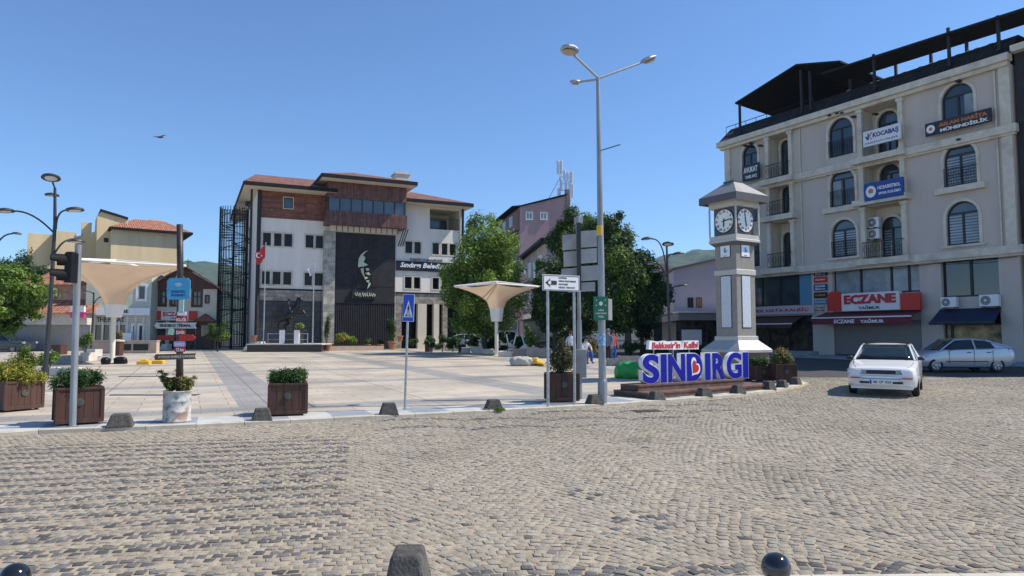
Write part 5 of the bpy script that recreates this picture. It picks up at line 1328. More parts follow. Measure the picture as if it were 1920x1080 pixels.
# ------------------------------------------------ clad hall, yellow shop, brick flats (between trees and clock tower)
fr = Frame((1264 - 960) / F * 64, 64, 1, -.1); L = fr.L; W_ = fr.R; zg = gz(64)
h = thing('clad_hall', 'pale mauve metal clad hall with a dark glazed cafe front behind the clock tower', 'building', fr.o, fr.rz)
w1 = 9; zl = L(1264, 506)[1]; zr = L(1345, 487)[1]; zc = L(1305, 586)[1]
q = MB(); q.prism([(0, zc), (w1, zc), (w1, zr + .5), (L(1345, 490)[0], zr), (0, zl)], 0, 14); q.build('wall', mat('cladding_ribbed', (.50, .45, .49), .6, var=.04, scale=2), h)
q = MB(); 
for i in range(30): xx = .1 + i * .3; q.box(xx, xx + .03, -.03, 0, zc, zl)
q.build('cladding_ribs', M_('cladding_mauve'), h)
q = MB(); q.prism([(-.15, zl), (L(1345, 490)[0], zr), (w1, zr + .5), (w1, zr + .65), (L(1345, 490)[0], zr + .14), (-.15, zl + .14)], -.3, 14); q.build('roof', M_('brown_render'), h)
for r, m in (((1289, 558, 1300, 577), 'glass_dark'), ((1305, 558, 1316, 577), 'brick_red')): window(h, *W_(*r), -.15, frame='dark_metal', glass=m, fw=.06, mull=2, rec=.12)
q = MB(); q.box(-.1, w1, -3.2, .2, zc - .12, zc + .05); q.build('canopy_edge', M_('white_paint'), h)
q = MB(); q.box(0, w1, -3.0, 10, zc - .75, zc - .12); q.build('canopy', M_('grey_render'), h)
q = MB(); q.box(.1, w1, -.4, -.3, zg, zc - .75); q.build('cafe_glazing', M_('shop_interior'), h)
q = MB()
for i in range(8): q.box(.1 + i * 1.15, .18 + i * 1.15, -2.9, -2.8, zg, zc - .75)
q.build('cafe_posts', M_('dark_metal'), h)
q = MB(); q.box(.2, 1.9, -3.3, -3.15, zg, zg + 1.75); q.box(4.2, 5.6, -3.3, -3.15, zg, zg + 1.3); q.each('screen_panel', M_('off_white_sign'), h)
fr = Frame((1222 - 960) / F * 78, 78, 1, -.1); L = fr.L; W_ = fr.R; zg = gz(78)
h = thing('yellow_shop', 'small pale yellow shop with broad upper windows beyond the trees', 'building', fr.o, fr.rz)
a, b, c, d = W_(1222, 550, 1268, 640); up = W_(1231, 562, 1250, 588); shell(h, fr, (0, b, zg, d), 8, 'cream_render', [up], zb=zg); window(h, *up, 0, frame='white_paint', glass='poster_mix', mull=3, fw=.08)
q = MB(); q.box(-.2, b + .2, -1.2, 0, L(1240, 602)[1], L(1240, 592)[1]); q.build('canopy', M_('concrete'), h); q = MB(); q.box(.2, b - 1.6, -.06, 0, zg, L(1240, 604)[1]); q.build('shop_front', M_('glass_office'), h)
fr = Frame((1205 - 960) / F * 112, 112, 1, -.1); L = fr.L; W_ = fr.R; zg = gz(112)
h = thing('brick_apartments', 'reddish apartment building with a stepped roof below the wooded hill', 'building', fr.o, fr.rz)
a, b, c, d = W_(1205, 515, 1266, 640); q = MB(); q.box(0, b, 0, 10, zg, d); q.prism([(b * .45, d), (b, d), (b, d + .6), (b * .6, d + 1.9), (b * .5, d + 1.6)], 0, 8); q.build('wall', mat('old_rose', (.45, .27, .22), .9, var=.15, scale=.6), h)
for k in range(5):
    for j in range(2): window(h, .8 + k * 1.1, 1.4 + k * 1.1, d - 1.8 - j * 2.0, d - .6 - j * 2.0, -.12, frame='white_paint', glass='glass_dark', fw=.1, rec=.1)
# ============================================================ STREET FURNITURE
def on_sq(px, py): return G(px, py, SQ)
SF = math.atan2(.42, .92)      # heading of the far kerb
# ---- planters
def planter(label, p, w_, d_, h_, rz, m='planter_wood', group='square timber planters', emblem=True):
    t = thing('planter', label, 'planter', p, rz, group)
    q = MB(); hw, hd = w_ / 2, d_ / 2; b = .05
    n = max(5, int(w_ / .115))
    for i in range(n):
        x0 = -hw + w_ * i / n; x1 = -hw + w_ * (i + 1) / n - .006; q.box(x0, x1, -hd, -hd + .025, b, h_ - .03); q.box(x0, x1, hd - .025, hd, b, h_ - .03)
    for i in range(n):
        y0 = -hd + .03 + (d_ - .06) * i / n; y1 = -hd + .03 + (d_ - .06) * (i + 1) / n - .006; q.box(-hw, -hw + .025, y0, y1, b, h_ - .03); q.box(hw - .025, hw, y0, y1, b, h_ - .03)
    q.box(-hw + .03, hw - .03, -hd + .03, hd - .03, b, h_ - .1)
    q.build('box', M_(m), t)
    q = MB()
    for (x0, x1, y0, y1) in ((-hw - .02, hw + .02, -hd - .02, -hd + .04), (-hw - .02, hw + .02, hd - .04, hd + .02), (-hw - .02, -hw + .04, -hd + .04, hd - .04), (hw - .04, hw + .02, -hd + .04, hd - .04)): q.box(x0, x1, y0, y1, h_ - .03, h_ + .012)
    for (x0, x1, y0, y1) in ((-hw - .015, hw + .015, -hd - .015, -hd), (-hw - .015, hw + .015, hd, hd + .015)): q.box(x0, x1, y0, y1, b - .02, b + .05)
    for sx in (-1, 1):
        for sy in (-1, 1): q.box(sx * hw - .03, sx * hw + .03, sy * hd - .014, sy * hd + .014, b - .01, h_ - .02)
    q.build('rim', M_(m), t, bevel=.004)
    q = MB()
    for sx in (-1, 1):
        for sy in (-1, 1): q.box(sx * (hw - .08) - .03, sx * (hw - .08) + .03, sy * (hd - .08) - .03, sy * (hd - .08) + .03, 0, b)
    q.each('foot', M_(m), t)
    if emblem:
        q = MB(); r_ = .065; q.prism([(r_ * math.cos(i * PI / 10), h_ * .62 + r_ * math.sin(i * PI / 10)) for i in range(20)], -hd - .022, -hd - .002); e = q.build('emblem', mat('emblem_gold', (.12, .11, .06), .5, var=.3, scale=40), t)
        q = MB(); r_ = .045; q.prism([(r_ * math.cos(i * PI / 10), h_ * .63 + r_ * math.sin(i * PI / 10)) for i in range(20)], -hd - .028, -hd - .022); q.build('emblem_centre', mat('emblem_blue', (.06, .09, .09), .5, var=.6, scale=60), e)
    q = MB(); q.box(-hw + .04, hw - .04, -hd + .04, hd - .04, h_ - .1, h_ - .05); q.build('soil', M_('soil'), t)
    return t
def bush(label, p, cl, n, leaf, cols, seed, name='bush', group=None, stem=True, cat='plant', rz=0):
    t = thing(name, label, cat, p, rz, group)
    q = MB(); g = random.Random(seed)
    for c in cl[:9]: q.tube([(c[0] * .2, c[1] * .2, -.08), (c[0] * .6, c[1] * .6, c[2] * .5), (c[0], c[1], c[2])], [.014, .011, .004], 5)
    q.build('stem', M_('bark'), t)
    leaf_cloud('foliage', cl, n, leaf, cols, t, seed, shell=.35); return t
def box_hedge_clumps(w_, d_, h_, k, seed):
    g = random.Random(seed); return [(g.uniform(-w_ / 2, w_ / 2) * .86, g.uniform(-d_ / 2, d_ / 2) * .86, h_ * g.uniform(.35, .72), .12, .12, .10 + h_ * .12) for _ in range(k)]
def top(t, h_): return (t.location.x, t.location.y, t.location.z + h_ - .05)
pa = on_sq(145, 797); t = planter('timber planter of clipped green shrub directly behind the traffic light post', back(pa, .36), .69, .69, .64, R(36))
bush('dense clipped green shrub in the planter behind the traffic light post', top(t, .66), box_hedge_clumps(.66, .66, .34, 60, 1), 14000, .02, HEDGE, 1)
pb = on_sq(27, 772); t = planter('timber planter with golden conifers beside the tall four armed lamp', back(pb, .47), .72, .72, .6, R(62))
bush('golden yellow conifer bush with a taller green tip in a planter', top(t, .6), [(-.3, -.1, .2, .26, .26, .26), (.0, -.2, .16, .24, .22, .24), (.28, -.1, .15, .2, .22, .2), (-.1, .2, .3, .3, .26, .3), (.4, .15, .12, .15, .15, .15)], 13000, .024, YELLOW, 2)
bush('upright green conifer rising behind the golden bush', top(t, .6), [(-.1, .3, .35, .2, .2, .3), (-.05, .3, .6, .13, .13, .24), (.05, .35, .45, .15, .12, .2)], 5000, .022, AUTUMN[1:2] + GREEN, 3)
pc_ = on_sq(539, 780); t = planter('dark timber planter of clipped green shrub standing alone at the kerb', back(pc_, .36), .69, .69, .62, R(18), 'planter_wood')
bush('clipped dark green shrub in the lone kerb planter', top(t, .62), box_hedge_clumps(.64, .62, .32, 50, 4), 12000, .02, HEDGE, 4)
pd = on_sq(1053, 755); t = planter('timber planter between the two posts of the information sign', back(pd, .36), .66, .66, .66, R(8))
bush('loose reddish green conifer in the planter between two sign posts', top(t, .66), [(0, 0, .25, .3, .3, .26), (.02, .02, .52, .22, .2, .24), (-.1, 0, .40, .24, .24, .2), (.12, -.05, .38, .22, .2, .2), (0, 0, .75, .1, .1, .14)], 7000, .026, [(.10, .10, .035), (.16, .12, .05), (.07, .10, .03)], 5)
pe = on_sq(1424, 716); t = planter('low timber planter of green shrub close to the last letter of the city sign', back(pe, .34), .56, .56, .50, R(12))
bush('low green shrub in the planter by the last letter', top(t, .5), box_hedge_clumps(.66, .6, .3, 30, 6), 5000, .028, HEDGE, 6)
pf = on_sq(1468, 718); t = planter('timber planter with autumn coloured conifer at the corner of the kerb', back(pf, .38), .62, .62, .58, R(2))
bush('orange and green conifer bush in the corner planter', top(t, .58), [(-.14, 0, .2, .2, .2, .22), (.12, 0, .22, .22, .2, .22), (.0, .05, .4, .2, .18, .2), (-.05, 0, .36, .2, .2, .18)], 6000, .028, AUTUMN, 7)
# ---- oil drum with finger post
pg = back(on_sq(331, 793), .24)
t = thing('oil_drum', 'peeling white painted oil drum used as a plant pot at the kerb', 'drum', pg, 0)
q = MB(); hD = .56; q.lathe((0, 0, 0), [(.237, 0), (.245, .01), (.245, .03), (.235, .04), (.235, .17), (.244, .185), (.235, .2), (.235, .36), (.244, .375), (.235, .39), (.235, .54), (.245, .545), (.245, .56), (.225, .56), (.225, .5), (.0, .5)], 36); q.build('shell', M_('drum'), t, smooth=True)
q = MB(); q.lathe((0, 0, .5), [(.222, 0), (.222, .02), (0, .04)], 20); q.build('soil', M_('soil'), t)
bs = (pg.x, pg.y, pg.z + .5)
g_ = random.Random(4)
def wispy(label, dx, spread, h_, n, cols, seed):
    g_ = random.Random(seed); t = thing('potted_plant', label, 'plant', (bs[0] + dx, bs[1], bs[2]), 0); q = MB(); cl = []
    for i in range(11):
        a = g_.uniform(0, 2 * PI); r_ = g_.uniform(.1, spread); e = Vector((r_ * math.cos(a), r_ * math.sin(a) * .6, g_.uniform(.5, 1) * h_)); q.tube([(0, 0, 0), e * .5 + Vector((0, 0, .05)), e], [.008, .006, .003], 4)
        for f in (.4, .6, .8, 1.0): cl.append((e.x * f, e.y * f, e.z * f, .08, .07, .04))
    q.build('stem', M_('stem_green'), t); leaf_cloud('foliage', cl, n, .02, cols, t, seed, shell=.2)
wispy('sparse dark green plant with wiry stems in the white drum', -.12, .26, .42, 2600, DEEP + GREEN + AUTUMN[:1], 8); wispy('yellowish feathery plant in the white drum', .14, .26, .34, 2600, [(.30, .25, .08), (.22, .24, .06)], 9)
# finger post
Yp = pg.y; base = Vector((pg.x, pg.y, pg.z + .5))
fp = thing('finger_post', 'tall dark timber signpost covered in small arrow boards, standing in the white drum', 'signpost', (pg.x + .03, pg.y, pg.z + .5), 0)
def lz(py): return at(335, py, Yp).z - fp.location.z
def lx(px, py=600): return at(px, py, Yp).x - fp.location.x
q = MB(); q.tube([(lx(336, 780), 0, -.05), (lx(337, 660), 0, lz(660)), (lx(338, 500), 0, lz(500)), (lx(337, 421), 0, lz(421))], [.065, .06, .058, .055], 9); q.build('post', M_('plinth_dark'), fp, smooth=True)
def board(x0, y0, x1, y1, m, text=None, tm='white_letter', arrow=None, tilt=0, name='arrow_board', y=-.08, th=.02, tsz=(.12, .88, .2, .8)):
    xa, xb, za, zb_ = lx(x0), lx(x1), lz(y1), lz(y0); xm, zm_ = (xa + xb) / 2, (za + zb_) / 2; hw, hh = (xb - xa) / 2, (zb_ - za) / 2
    if arrow == 'r': P = [(-hw, -hh), (hw - hh, -hh), (hw, 0), (hw - hh, hh), (-hw, hh), (-hw + hh * .6, 0)]
    elif arrow == 'l': P = [(-hw, 0), (-hw + hh, -hh), (hw, -hh), (hw - hh * .6, 0), (hw, hh), (-hw + hh, hh)]
    elif arrow == 's': P = [(-hw + .03, -hh), (hw, -hh), (hw - .03, 0), (hw, hh), (-hw + .03, hh), (-hw, 0)]
    else:
        r_ = min(hw, hh) * .25; P = [(-hw + r_, -hh), (hw - r_, -hh), (hw, -hh + r_), (hw, hh - r_), (hw - r_, hh), (-hw + r_, hh), (-hw, hh - r_), (-hw, -hh + r_)]
    q = MB(); q.prism(P, y, y + th); o = q.build(name, M_(m), fp); o.location = (xm, 0, zm_); o.rotation_euler = (0, R(tilt), 0)
    if text:
        ls = text.split('|'); n = len(ls)
        for i, s_ in enumerate(ls):
            c0 = -hh + 2 * hh * tsz[2]; c1 = -hh + 2 * hh * tsz[3]; st = (c1 - c0) / n
            txt(s_, -hw + 2 * hw * tsz[0], -hw + 2 * hw * tsz[1], c1 - (i + 1) * st + st * .12, c1 - i * st - st * .08, y, tm, o, bold=.03, depth=.006)
    return o
wb = board(316, 522, 359, 562, 'cyan_board', 'ÜCRETSİZ|İNTERNET', 'navy_text', name='wifi_board', y=-.1, tsz=(.2, .8, .12, .46))
q = MB()
for r_ in (.03, .055, .08): q.tube([(r_ * math.cos(a), -.105, .02 + r_ * math.sin(a)) for a in [R(40) + R(100) * i / 8 for i in range(9)]], .007, 5)
q.build('wifi_symbol', M_('white_letter'), wb)
board(338, 560, 347, 586, mat('pale_aqua', (.38, .62, .58), .5), name='small_board', tilt=0)
board(336, 585, 352, 592, 'white_paint', name='small_board', tilt=0); board(333, 594, 355, 604, 'red_paint', 'BOL-KİR', 'white_letter', tsz=(.08, .9, .05, .95))
board(294, 605, 372, 616, 'galvanised', 'SINDIRGI TERMAL', 'black_letter', 's', name='arrow_board')
board(320, 616, 331, 628, mat('pale_green', (.42, .68, .46), .5), name='small_board', tilt=8); board(334, 618, 352, 628, 'red_paint', 'İZMİR', 'white_letter', tsz=(.05, .95, .05, .95))
board(298, 629, 333, 638, mat('dark_red', (.20, .01, .012), .6), arrow='l', tilt=3); board(338, 627, 371, 639, 'red_paint', arrow='r')
board(331, 640, 352, 650, mat('lilac', (.48, .38, .68), .5), 'YAĞCI', 'white_letter', tsz=(.08, .92, .1, .9)); board(333, 651, 352, 660, 'red_paint', '12 km', 'white_letter', tsz=(.2, .9, .05, .95))
board(295, 663, 373, 674, 'plinth_wood', 'ATÖLYE EMİRLİ ÇARŞISI', 'cream_paint', 's', tilt=-1.5, tsz=(.1, .95, .15, .85))
# ---- traffic light
p = on_sq(136, 800); Y = p.y
t = thing('traffic_light', 'slim grey pedestrian traffic light with a black two lamp head', 'traffic light', p, 0)
lz = lambda py: at(140, py, Y).z - p.z; lx = lambda px, py=500: at(px, py, Y).x - p.x
q = MB(); q.tube([(0, 0, 0), (lx(141, 640), 0, lz(640)), (lx(147, 459), 0, lz(459))], [.055, .055, .055], 14); q.lathe((0, 0, 0), [(.09, 0), (.09, .015), (.06, .02)], 14); q.build('post', M_('light_post_grey'), t, smooth=False)
hz0, hz1 = lz(531), lz(474); hx = lx(139, 500)
q = MB(); q.cbox((hx + .02, -.10, hz0), .15, .2, hz1 - hz0, b=.02); q.build('head', M_('black_plastic'), t)
for k, pz in ((0, 490), (1, 518)):
    q = MB(); zc_ = lz(pz); M = Matrix.Translation((hx - .05, -.12, zc_)) @ Matrix.Rotation(R(-52), 4, 'Z') @ Matrix.Rotation(R(90), 4, 'X'); q.T = M
    prof = []
    n = 20; vs = []; fs = []
    for i in range(n + 1):
        a = R(-50) + R(280) * i / n
        for (r_, z_) in ((.105, .0), (.105, .24 if 60 < math.degrees(a) < 120 or True else .1)): vs.append((r_ * math.cos(a), r_ * math.sin(a), z_ - (.10 if math.sin(a) < 0 and z_ > 0 else 0)))
    for i in range(n): fs.append((2 * i, 2 * i + 1, 2 * i + 3, 2 * i + 2))
    q.add(vs, fs); q.lathe((0, 0, -.02), [(.11, 0), (.11, .03), (.09, .035)], 18); hd_ = q.build('visor', M_('black_plastic'), t); hd_.modifiers.new('s', 'SOLIDIFY').thickness = .006
    q = MB(); q.T = M; q.lathe((0, 0, 0.01), [(.085, 0), (.06, .02), (0, .03)], 16); q.build('lamp_lens', M_('black_plastic'), t)
# ---- tall lamp with saucer heads
def saucer(name, parent, c, r, tilt, hd, m='dark_metal'):
    q = MB(); q.T = Matrix.Translation(c) @ Matrix.Rotation(hd, 4, 'Z') @ Matrix.Rotation(tilt, 4, 'Y')
    q.lathe((0, 0, 0), [(r * .2, -.02), (r, -.02), (r * 1.02, 0.0), (r * .93, r * .16), (r * .6, r * .3), (r * .25, r * .37), (0, r * .38)], 22); o = q.build('lamp_head', M_(m), parent, smooth=False)
    q = MB(); q.T = Matrix.Translation(c) @ Matrix.Rotation(hd, 4, 'Z') @ Matrix.Rotation(tilt, 4, 'Y'); q.lathe((0, 0, -.035), [(0, -.01), (r * .62, -.004), (r * .66, .012)], 18); q.build('lens', M_('lens_glass'), o)
def px_lamp(name, label, base_px, Y, pole, arms, r=.26, group=None, rad=(.085, .045), ydirs=None, m='dark_metal', bz=None):
    p = Vector(((base_px[0] - 960) / F * Y, Y, gz(Y) + SQ)); p.x = at(base_px[0], base_px[1], Y).x
    t = thing(name, label, 'street lamp', p, 0, group)
    def l(px, py, dy=0): v = at(px, py, Y + dy); return (v.x - p.x, dy, v.z - p.z)
    P = [(0, 0, 0)] + [l(*a) for a in pole]; n = len(P); q = MB(); q.tube(P, [rad[0] + (rad[1] - rad[0]) * i / (n - 1) for i in range(n)], 12); q.tube([(0, 0, 0), (0, 0, .35)], rad[0] * 1.5, 12); q.build('pole', M_(m), t)
    for a in arms:
        pts = [l(*v) for v in a[0]]; q = MB()
        sp_ = []
        for i in range(len(pts) - 1):
            for k in range(4): sp_.append(tuple(np.array(pts[i]) * (1 - k / 4) + np.array(pts[i + 1]) * k / 4))
        sp_.append(pts[-1])
        if len(pts) == 3:
            A, B, C = map(np.array, pts); B2 = 2 * B - .5 * (A + C); sp_ = [tuple((1 - s) ** 2 * A + 2 * s * (1 - s) * B2 + s * s * C) for s in [i / 8 for i in range(9)]]
        q.tube(sp_, .032, 8); q.build('arm', M_(m), t)
        e = Vector(sp_[-1]); d = (e - Vector(sp_[-2])); hd = math.atan2(d.y, d.x); c = e + Vector((math.cos(hd), math.sin(hd), 0)) * r * .8
        saucer('lamp_head', t, c, r * a[1], a[2] if len(a) > 2 else 0, hd, m)
    return t, l
t, l = px_lamp('street_lamp', 'tall dark street lamp with saucer heads on curved arms beside the golden conifer planter', (84, 706), 25, [(95, 560), (103, 420), (103, 352)],
    [([(104, 355), (100, 345), (97, 336, -.3)], 1.0, -.25), ([(104, 440), (62, 405), (22, 396)], 1.0, .1), ([(105, 430), (111, 402), (128, 394)], 1.0, -.1), ([(100, 480), (118, 455), (135, 451, .4)], 1.0, 0), ([(103, 370), (100, 366), (98, 364, .8)], .8, 0)], r=.30)
q = MB()
px_lamp('street_lamp', 'street lamp of six dark saucer heads standing beyond the city letters', (1258, 655), 33, [(1253, 560), (1250, 460)],
    [([(1250, 470), (1251, 463), (1252, 459, -.4)], .9, -.2), ([(1249, 510), (1240, 462), (1222, 448)], .9, .1), ([(1251, 500), (1252, 482), (1262, 476)], .9, -.1), ([(1250, 520), (1240, 500), (1230, 494)], .9, 0), ([(1251, 535), (1241, 512), (1232, 508, 1.0)], .9, 0), ([(1252, 552), (1260, 540), (1270, 536)], .9, -.1)], r=.30)
px_lamp('street_lamp', 'small distant dark lamp post in front of the white shop fascia', (170, 655), 49, [(174, 600), (176, 548)], [([(176, 570), (181, 562), (186, 558)], .8), ([(176, 552), (171, 548), (168, 547)], .8)], r=.3, rad=(.08, .05))
px_lamp('street_lamp', 'lamp whose single thin arm reaches in past the roundish tree', (-12, 690), 27, [(-10, 500), (-8, 460)], [([(-8, 462), (6, 444), (24, 438)], .8, .1)], r=.2)
# ---- tall three armed road light
p = on_sq(1130, 756); Y = p.y
t = thing('road_light', 'tall galvanised three armed road light beside the green notice', 'street lamp', p, 0)
l = lambda px, py, dy=0: tuple(at(px, py, Y + dy) - p)
q = MB(); q.tube([(0, 0, 0), l(1127, 500), l(1123, 270), l(1121, 145)], [.09, .078, .055, .042], 14); q.lathe((0, 0, 0), [(.11, 0), (.11, .5), (.095, .55)], 14); q.build('pole', M_('light_post_grey'), t)
q = MB(); q.tube([l(1124, 283), l(1163, 271, -.3)], .012, 6); q.build('flag_rod', M_('dark_metal'), t)
q = MB(); q.lathe(l(1125, 442), [(.078, 0), (.078, .24)], 14); q.build('yellow_band', M_('yellow_plastic'), t)
q = MB(); z0_ = l(1128, 648)[2]; q.lathe((l(1128, 640)[0], 0, z0_), [(.092, 0), (.092, .28)], 14); q.build('sticker_band', mat('sticker_blue', (.25, .42, .6), .5, var=.6, scale=14), t)
for a, e, hd, sz in (((1121, 146), (1077, 104, -1.1), 1, (.42, .2)), ((1121, 147), (1201, 118, .4), 1, (.42, .16)), ((1121, 149), (1083, 154, 1.6), 1, (.34, .15))):
    A = Vector(l(*a)); E = Vector(l(*e)); q = MB(); q.tube([A, E], .028, 8); q.build('arm', M_('galvanised'), t)
    d = (E - A).normalized(); up = Vector((0, 0, 1)); sd_ = d.cross(up).normalized(); u2 = sd_.cross(d)
    M = Matrix((( d.x, sd_.x, u2.x, E.x), (d.y, sd_.y, u2.y, E.y), (d.z, sd_.z, u2.z, E.z), (0, 0, 0, 1)))
    q = MB(); q.T = M; L_, w2 = sz; prof = [(0, .04), (.08, .05), (.2, w2 * .75), (.45, w2), (.75, w2 * .9), (.93, w2 * .5), (1, .02)]
    vs = []; fs = []; n = 12; L_ = sz[0] * 1.15
    for (tt, rr_) in prof:
        for k in range(n): an = 2 * PI * k / n; vs.append((tt * L_, rr_ * math.cos(an), rr_ * (.5 if math.sin(an) > 0 else .28) * math.sin(an) + .01))
    for i in range(len(prof) - 1):
        for k in range(n): j = (k + 1) % n; fs.append((i * n + k, i * n + j, (i + 1) * n + j, (i + 1) * n + k))
    q.add(vs, fs); h_ = q.build('lamp_head', M_('galvanised'), t)
    q = MB(); q.T = M; q.T = M @ Matrix.Translation((L_ * .55, 0, -w2 * .24)) @ Matrix.Diagonal((L_ * .34, w2 * .75, .03, 1)); q.lathe((0, 0, 0), [(0, -1), (.7, -.8), (1, 0)], 14); q.build('lens', mat('lens_amber', (.45, .36, .24), .3, var=.2), h_)
# green notice on the road light
a = at(1113, 600, Y - .12); b = at(1140, 556, Y - .12); g = thing('green_notice', 'green notice with white emblem and lettering strapped to the road light', 'sign', (a.x, Y - .14, a.z), 0)
w_, h_ = b.x - a.x, b.z - a.z; q = MB(); q.box(0, w_, 0, .03, 0, h_); q.build('board', M_('green_sign'), g)
for s_, z in (('AİLE', .38), ('YAŞAM MERKEZİ', .24), ('YOLU', .1)): txt(s_, w_ * (.12 if len(s_) > 5 else .3), w_ * (.88 if len(s_) > 5 else .7), h_ * z, h_ * (z + .09), 0, 'white_letter', g, bold=.03, depth=.005)
q = MB(); q.prism([(w_ / 2 + .055 * math.cos(i * PI / 6) * (1 if i % 2 else .7), h_ * .7 + .055 * math.sin(i * PI / 6) * (1 if i % 2 else .7)) for i in range(12)], -.006, 0)
for sx, sz in ((.2, .85), (.8, .85), (.18, .62), (.82, .62)): q.prism([(w_ * sx + .014 * math.cos(i * PI / 3), h_ * sz + .014 * math.sin(i * PI / 3)) for i in range(6)], -.006, 0)
q.build('emblem', M_('white_letter'), g)
a2 = at(1141, 600, Y + .1); q = thing('sign_back', 'small grey sign seen from behind on the road light', 'sign', (a2.x, Y + .1, a2.z), R(65)); m_ = MB(); m_.box(0, .3, 0, .02, 0, .5); m_.build('board', M_('signback_grey'), q)
# ---- information sign on two posts
p1 = on_sq(1029, 762); p2 = on_sq(1079, 759); Y = p1.y
t = thing('information_sign', 'white road information sign with a black arrow on two steel posts', 'sign', p1, math.atan2(p2.y - p1.y, p2.x - p1.x))
d = (p2 - p1).length; zt_ = at(1055, 515, Y).z - p1.z; zb_ = at(1055, 545, Y).z - p1.z; lx0 = at(1014, 530, Y).x - p1.x; lx1 = at(1097, 530, Y).x - p1.x
for x in (0.0, d): q = MB(); q.tube([(x, .03, 0), (x, .03, zt_ - .03)], .032, 10); q.build('post', M_('galvanised'), t)
q = MB(); q.box(lx0, lx1, -.045, -.015, zb_, zt_); bo = q.build('board', M_('off_white_sign'), t, bevel=.003)
q = MB(); e = .015; w_, h_ = lx1 - lx0, zt_ - zb_
for x0, x1, z0, z1 in ((lx0 + .012, lx1 - .012, zb_ + .012, zb_ + .024), (lx0 + .012, lx1 - .012, zt_ - .024, zt_ - .012), (lx0 + .012, lx0 + .024, zb_ + .024, zt_ - .024), (lx1 - .024, lx1 - .012, zb_ + .024, zt_ - .024)): q.box(x0, x1, -.05, -.045, z0, z1)
zc_ = (zb_ + zt_) / 2; q.prism([(lx0 + .06, zc_), (lx0 + .2, zc_ + .1), (lx0 + .17, zc_ + .045), (lx0 + .36, zc_ + .045), (lx0 + .36, zc_ - .045), (lx0 + .17, zc_ - .045), (lx0 + .2, zc_ - .1)], -.05, -.045)
q.build('arrow_symbol', M_('black_letter'), bo); q = MB(); q.prism([(lx0 + .17 + .04 * math.cos(i * PI / 8), zc_ + .04 * math.sin(i * PI / 8)) for i in range(16)], -.056, -.05); q.build('emblem', M_('off_white_sign'), bo)
for i, (s_, wf) in enumerate((('KAPİNGE', .42), ('TERMAL TEDAVİ MERKEZİ', .9), ('HASTANESİ', .48), ('FİZİK TEDAVİ', .85))): z = zb_ + h_ * (.78 - i * .2); txt(s_, lx0 + w_ * .42, lx0 + w_ * (.42 + .52 * wf), z - .0, z + h_ * .12, -.046, 'black_letter', bo, bold=.02, depth=.004)
# ---- back of the big direction sign
p = on_sq(1092, 752) + Vector((0, .6, 0)); Y = p.y
t = thing('direction_sign', 'back of a large grey direction sign with seven ribbed panels on a steel post', 'sign', p, 0)
l = lambda px, py: (at(px, py, Y).x - p.x, at(px, py, Y).z - p.z)
q = MB(); z_ = l(1088, 405)[1]; q.tube([(0, 0, 0), (l(1086, 600)[0], 0, l(1086, 600)[1])], .06, 10); q.tube([(l(1086, 600)[0], 0, l(1086, 600)[1]), (l(1083, 400)[0], 0, z_)], .045, 10); q.build('post', M_('light_post_grey'), t)
q = MB(); q.box(l(1081, 500)[0], l(1089, 500)[0], -.07, -.045, l(1085, 545)[1], l(1085, 418)[1]); q.build('clamp_rail', M_('dark_metal'), t)
for x0, y0, x1, y1 in ((1077, 404, 1094, 420), (1055, 437, 1081, 469), (1087, 430, 1120, 464), (1057, 469, 1083, 500), (1088, 464, 1120, 494), (1053, 501, 1083, 530), (1088, 496, 1126, 527), (1066, 528, 1117, 548)):
    a = l(x0, y1); b = l(x1, y0); q = MB(); q.add([(a[0], .05, a[1]), (b[0], .12, a[1] + .04), (b[0], .12, b[1]), (a[0], .05, b[1] - .04), (a[0], .07, a[1]), (b[0], .14, a[1] + .04), (b[0], .14, b[1]), (a[0], .07, b[1] - .04)], [(0, 1, 2, 3), (7, 6, 5, 4), (0, 4, 5, 1), (2, 6, 7, 3), (1, 5, 6, 2), (3, 7, 4, 0)])
    n_ = max(1, int((b[1] - a[1]) / .12))
    for k in range(1, n_ + 1): z = a[1] + (b[1] - a[1]) * k / (n_ + 1); q.add([(a[0], .035, z - .006), (b[0], .105, z + .02), (b[0], .105, z + .03), (a[0], .035, z + .004)], [(0, 1, 2, 3)])
    q.build('panel', M_('signback_grey'), t)
q = MB(); q.box(-.10, .16, -.1, .1, l(1095, 708)[1], l(1095, 655)[1]); q.build('litter_box', M_('signback_grey'), t, bevel=.01)
# ---- crossing sign
p = on_sq(759, 768); Y = p.y
t = thing('crossing_sign', 'blue pedestrian crossing sign on a thin leaning post', 'sign', p, 0)
x_, z_ = at(765, 603, Y).x - p.x, at(765, 603, Y).z - p.z; z1_ = at(765, 552, Y).z - p.z
q = MB(); q.tube([(0, 0, 0), (x_, 0, z_ + .3)], .026, 10); q.build('post', M_('galvanised'), t)
wS = .245; M = Matrix.Translation((x_ + .005, -.035, z_)) @ Matrix.Rotation(R(-4), 4, 'Z') @ Matrix.Rotation(R(1.5), 4, 'Y'); hS = z1_ - z_
q = MB(); q.cbox((0, 0, 0), wS, .012, hS, b=.0); bo = q.build('board', M_('white_paint'), t); bo.matrix_local = M
q = MB(); q.box(-wS / 2 + .008, wS / 2 - .008, -.0085, -.0065, .008, hS - .008); q.build('blue_face', M_('blue_paint'), bo)
q = MB(); q.prism([(-wS * .4, hS * .16), (wS * .4, hS * .16), (0, hS * .78)], -.011, -.009); q.build('triangle', M_('white_paint'), bo)
q = MB(); g0_ = -.014
q.prism([(.011 * math.cos(i * PI / 6) + .004, hS * .60 + .013 * math.sin(i * PI / 6)) for i in range(12)], g0_, -.0115)
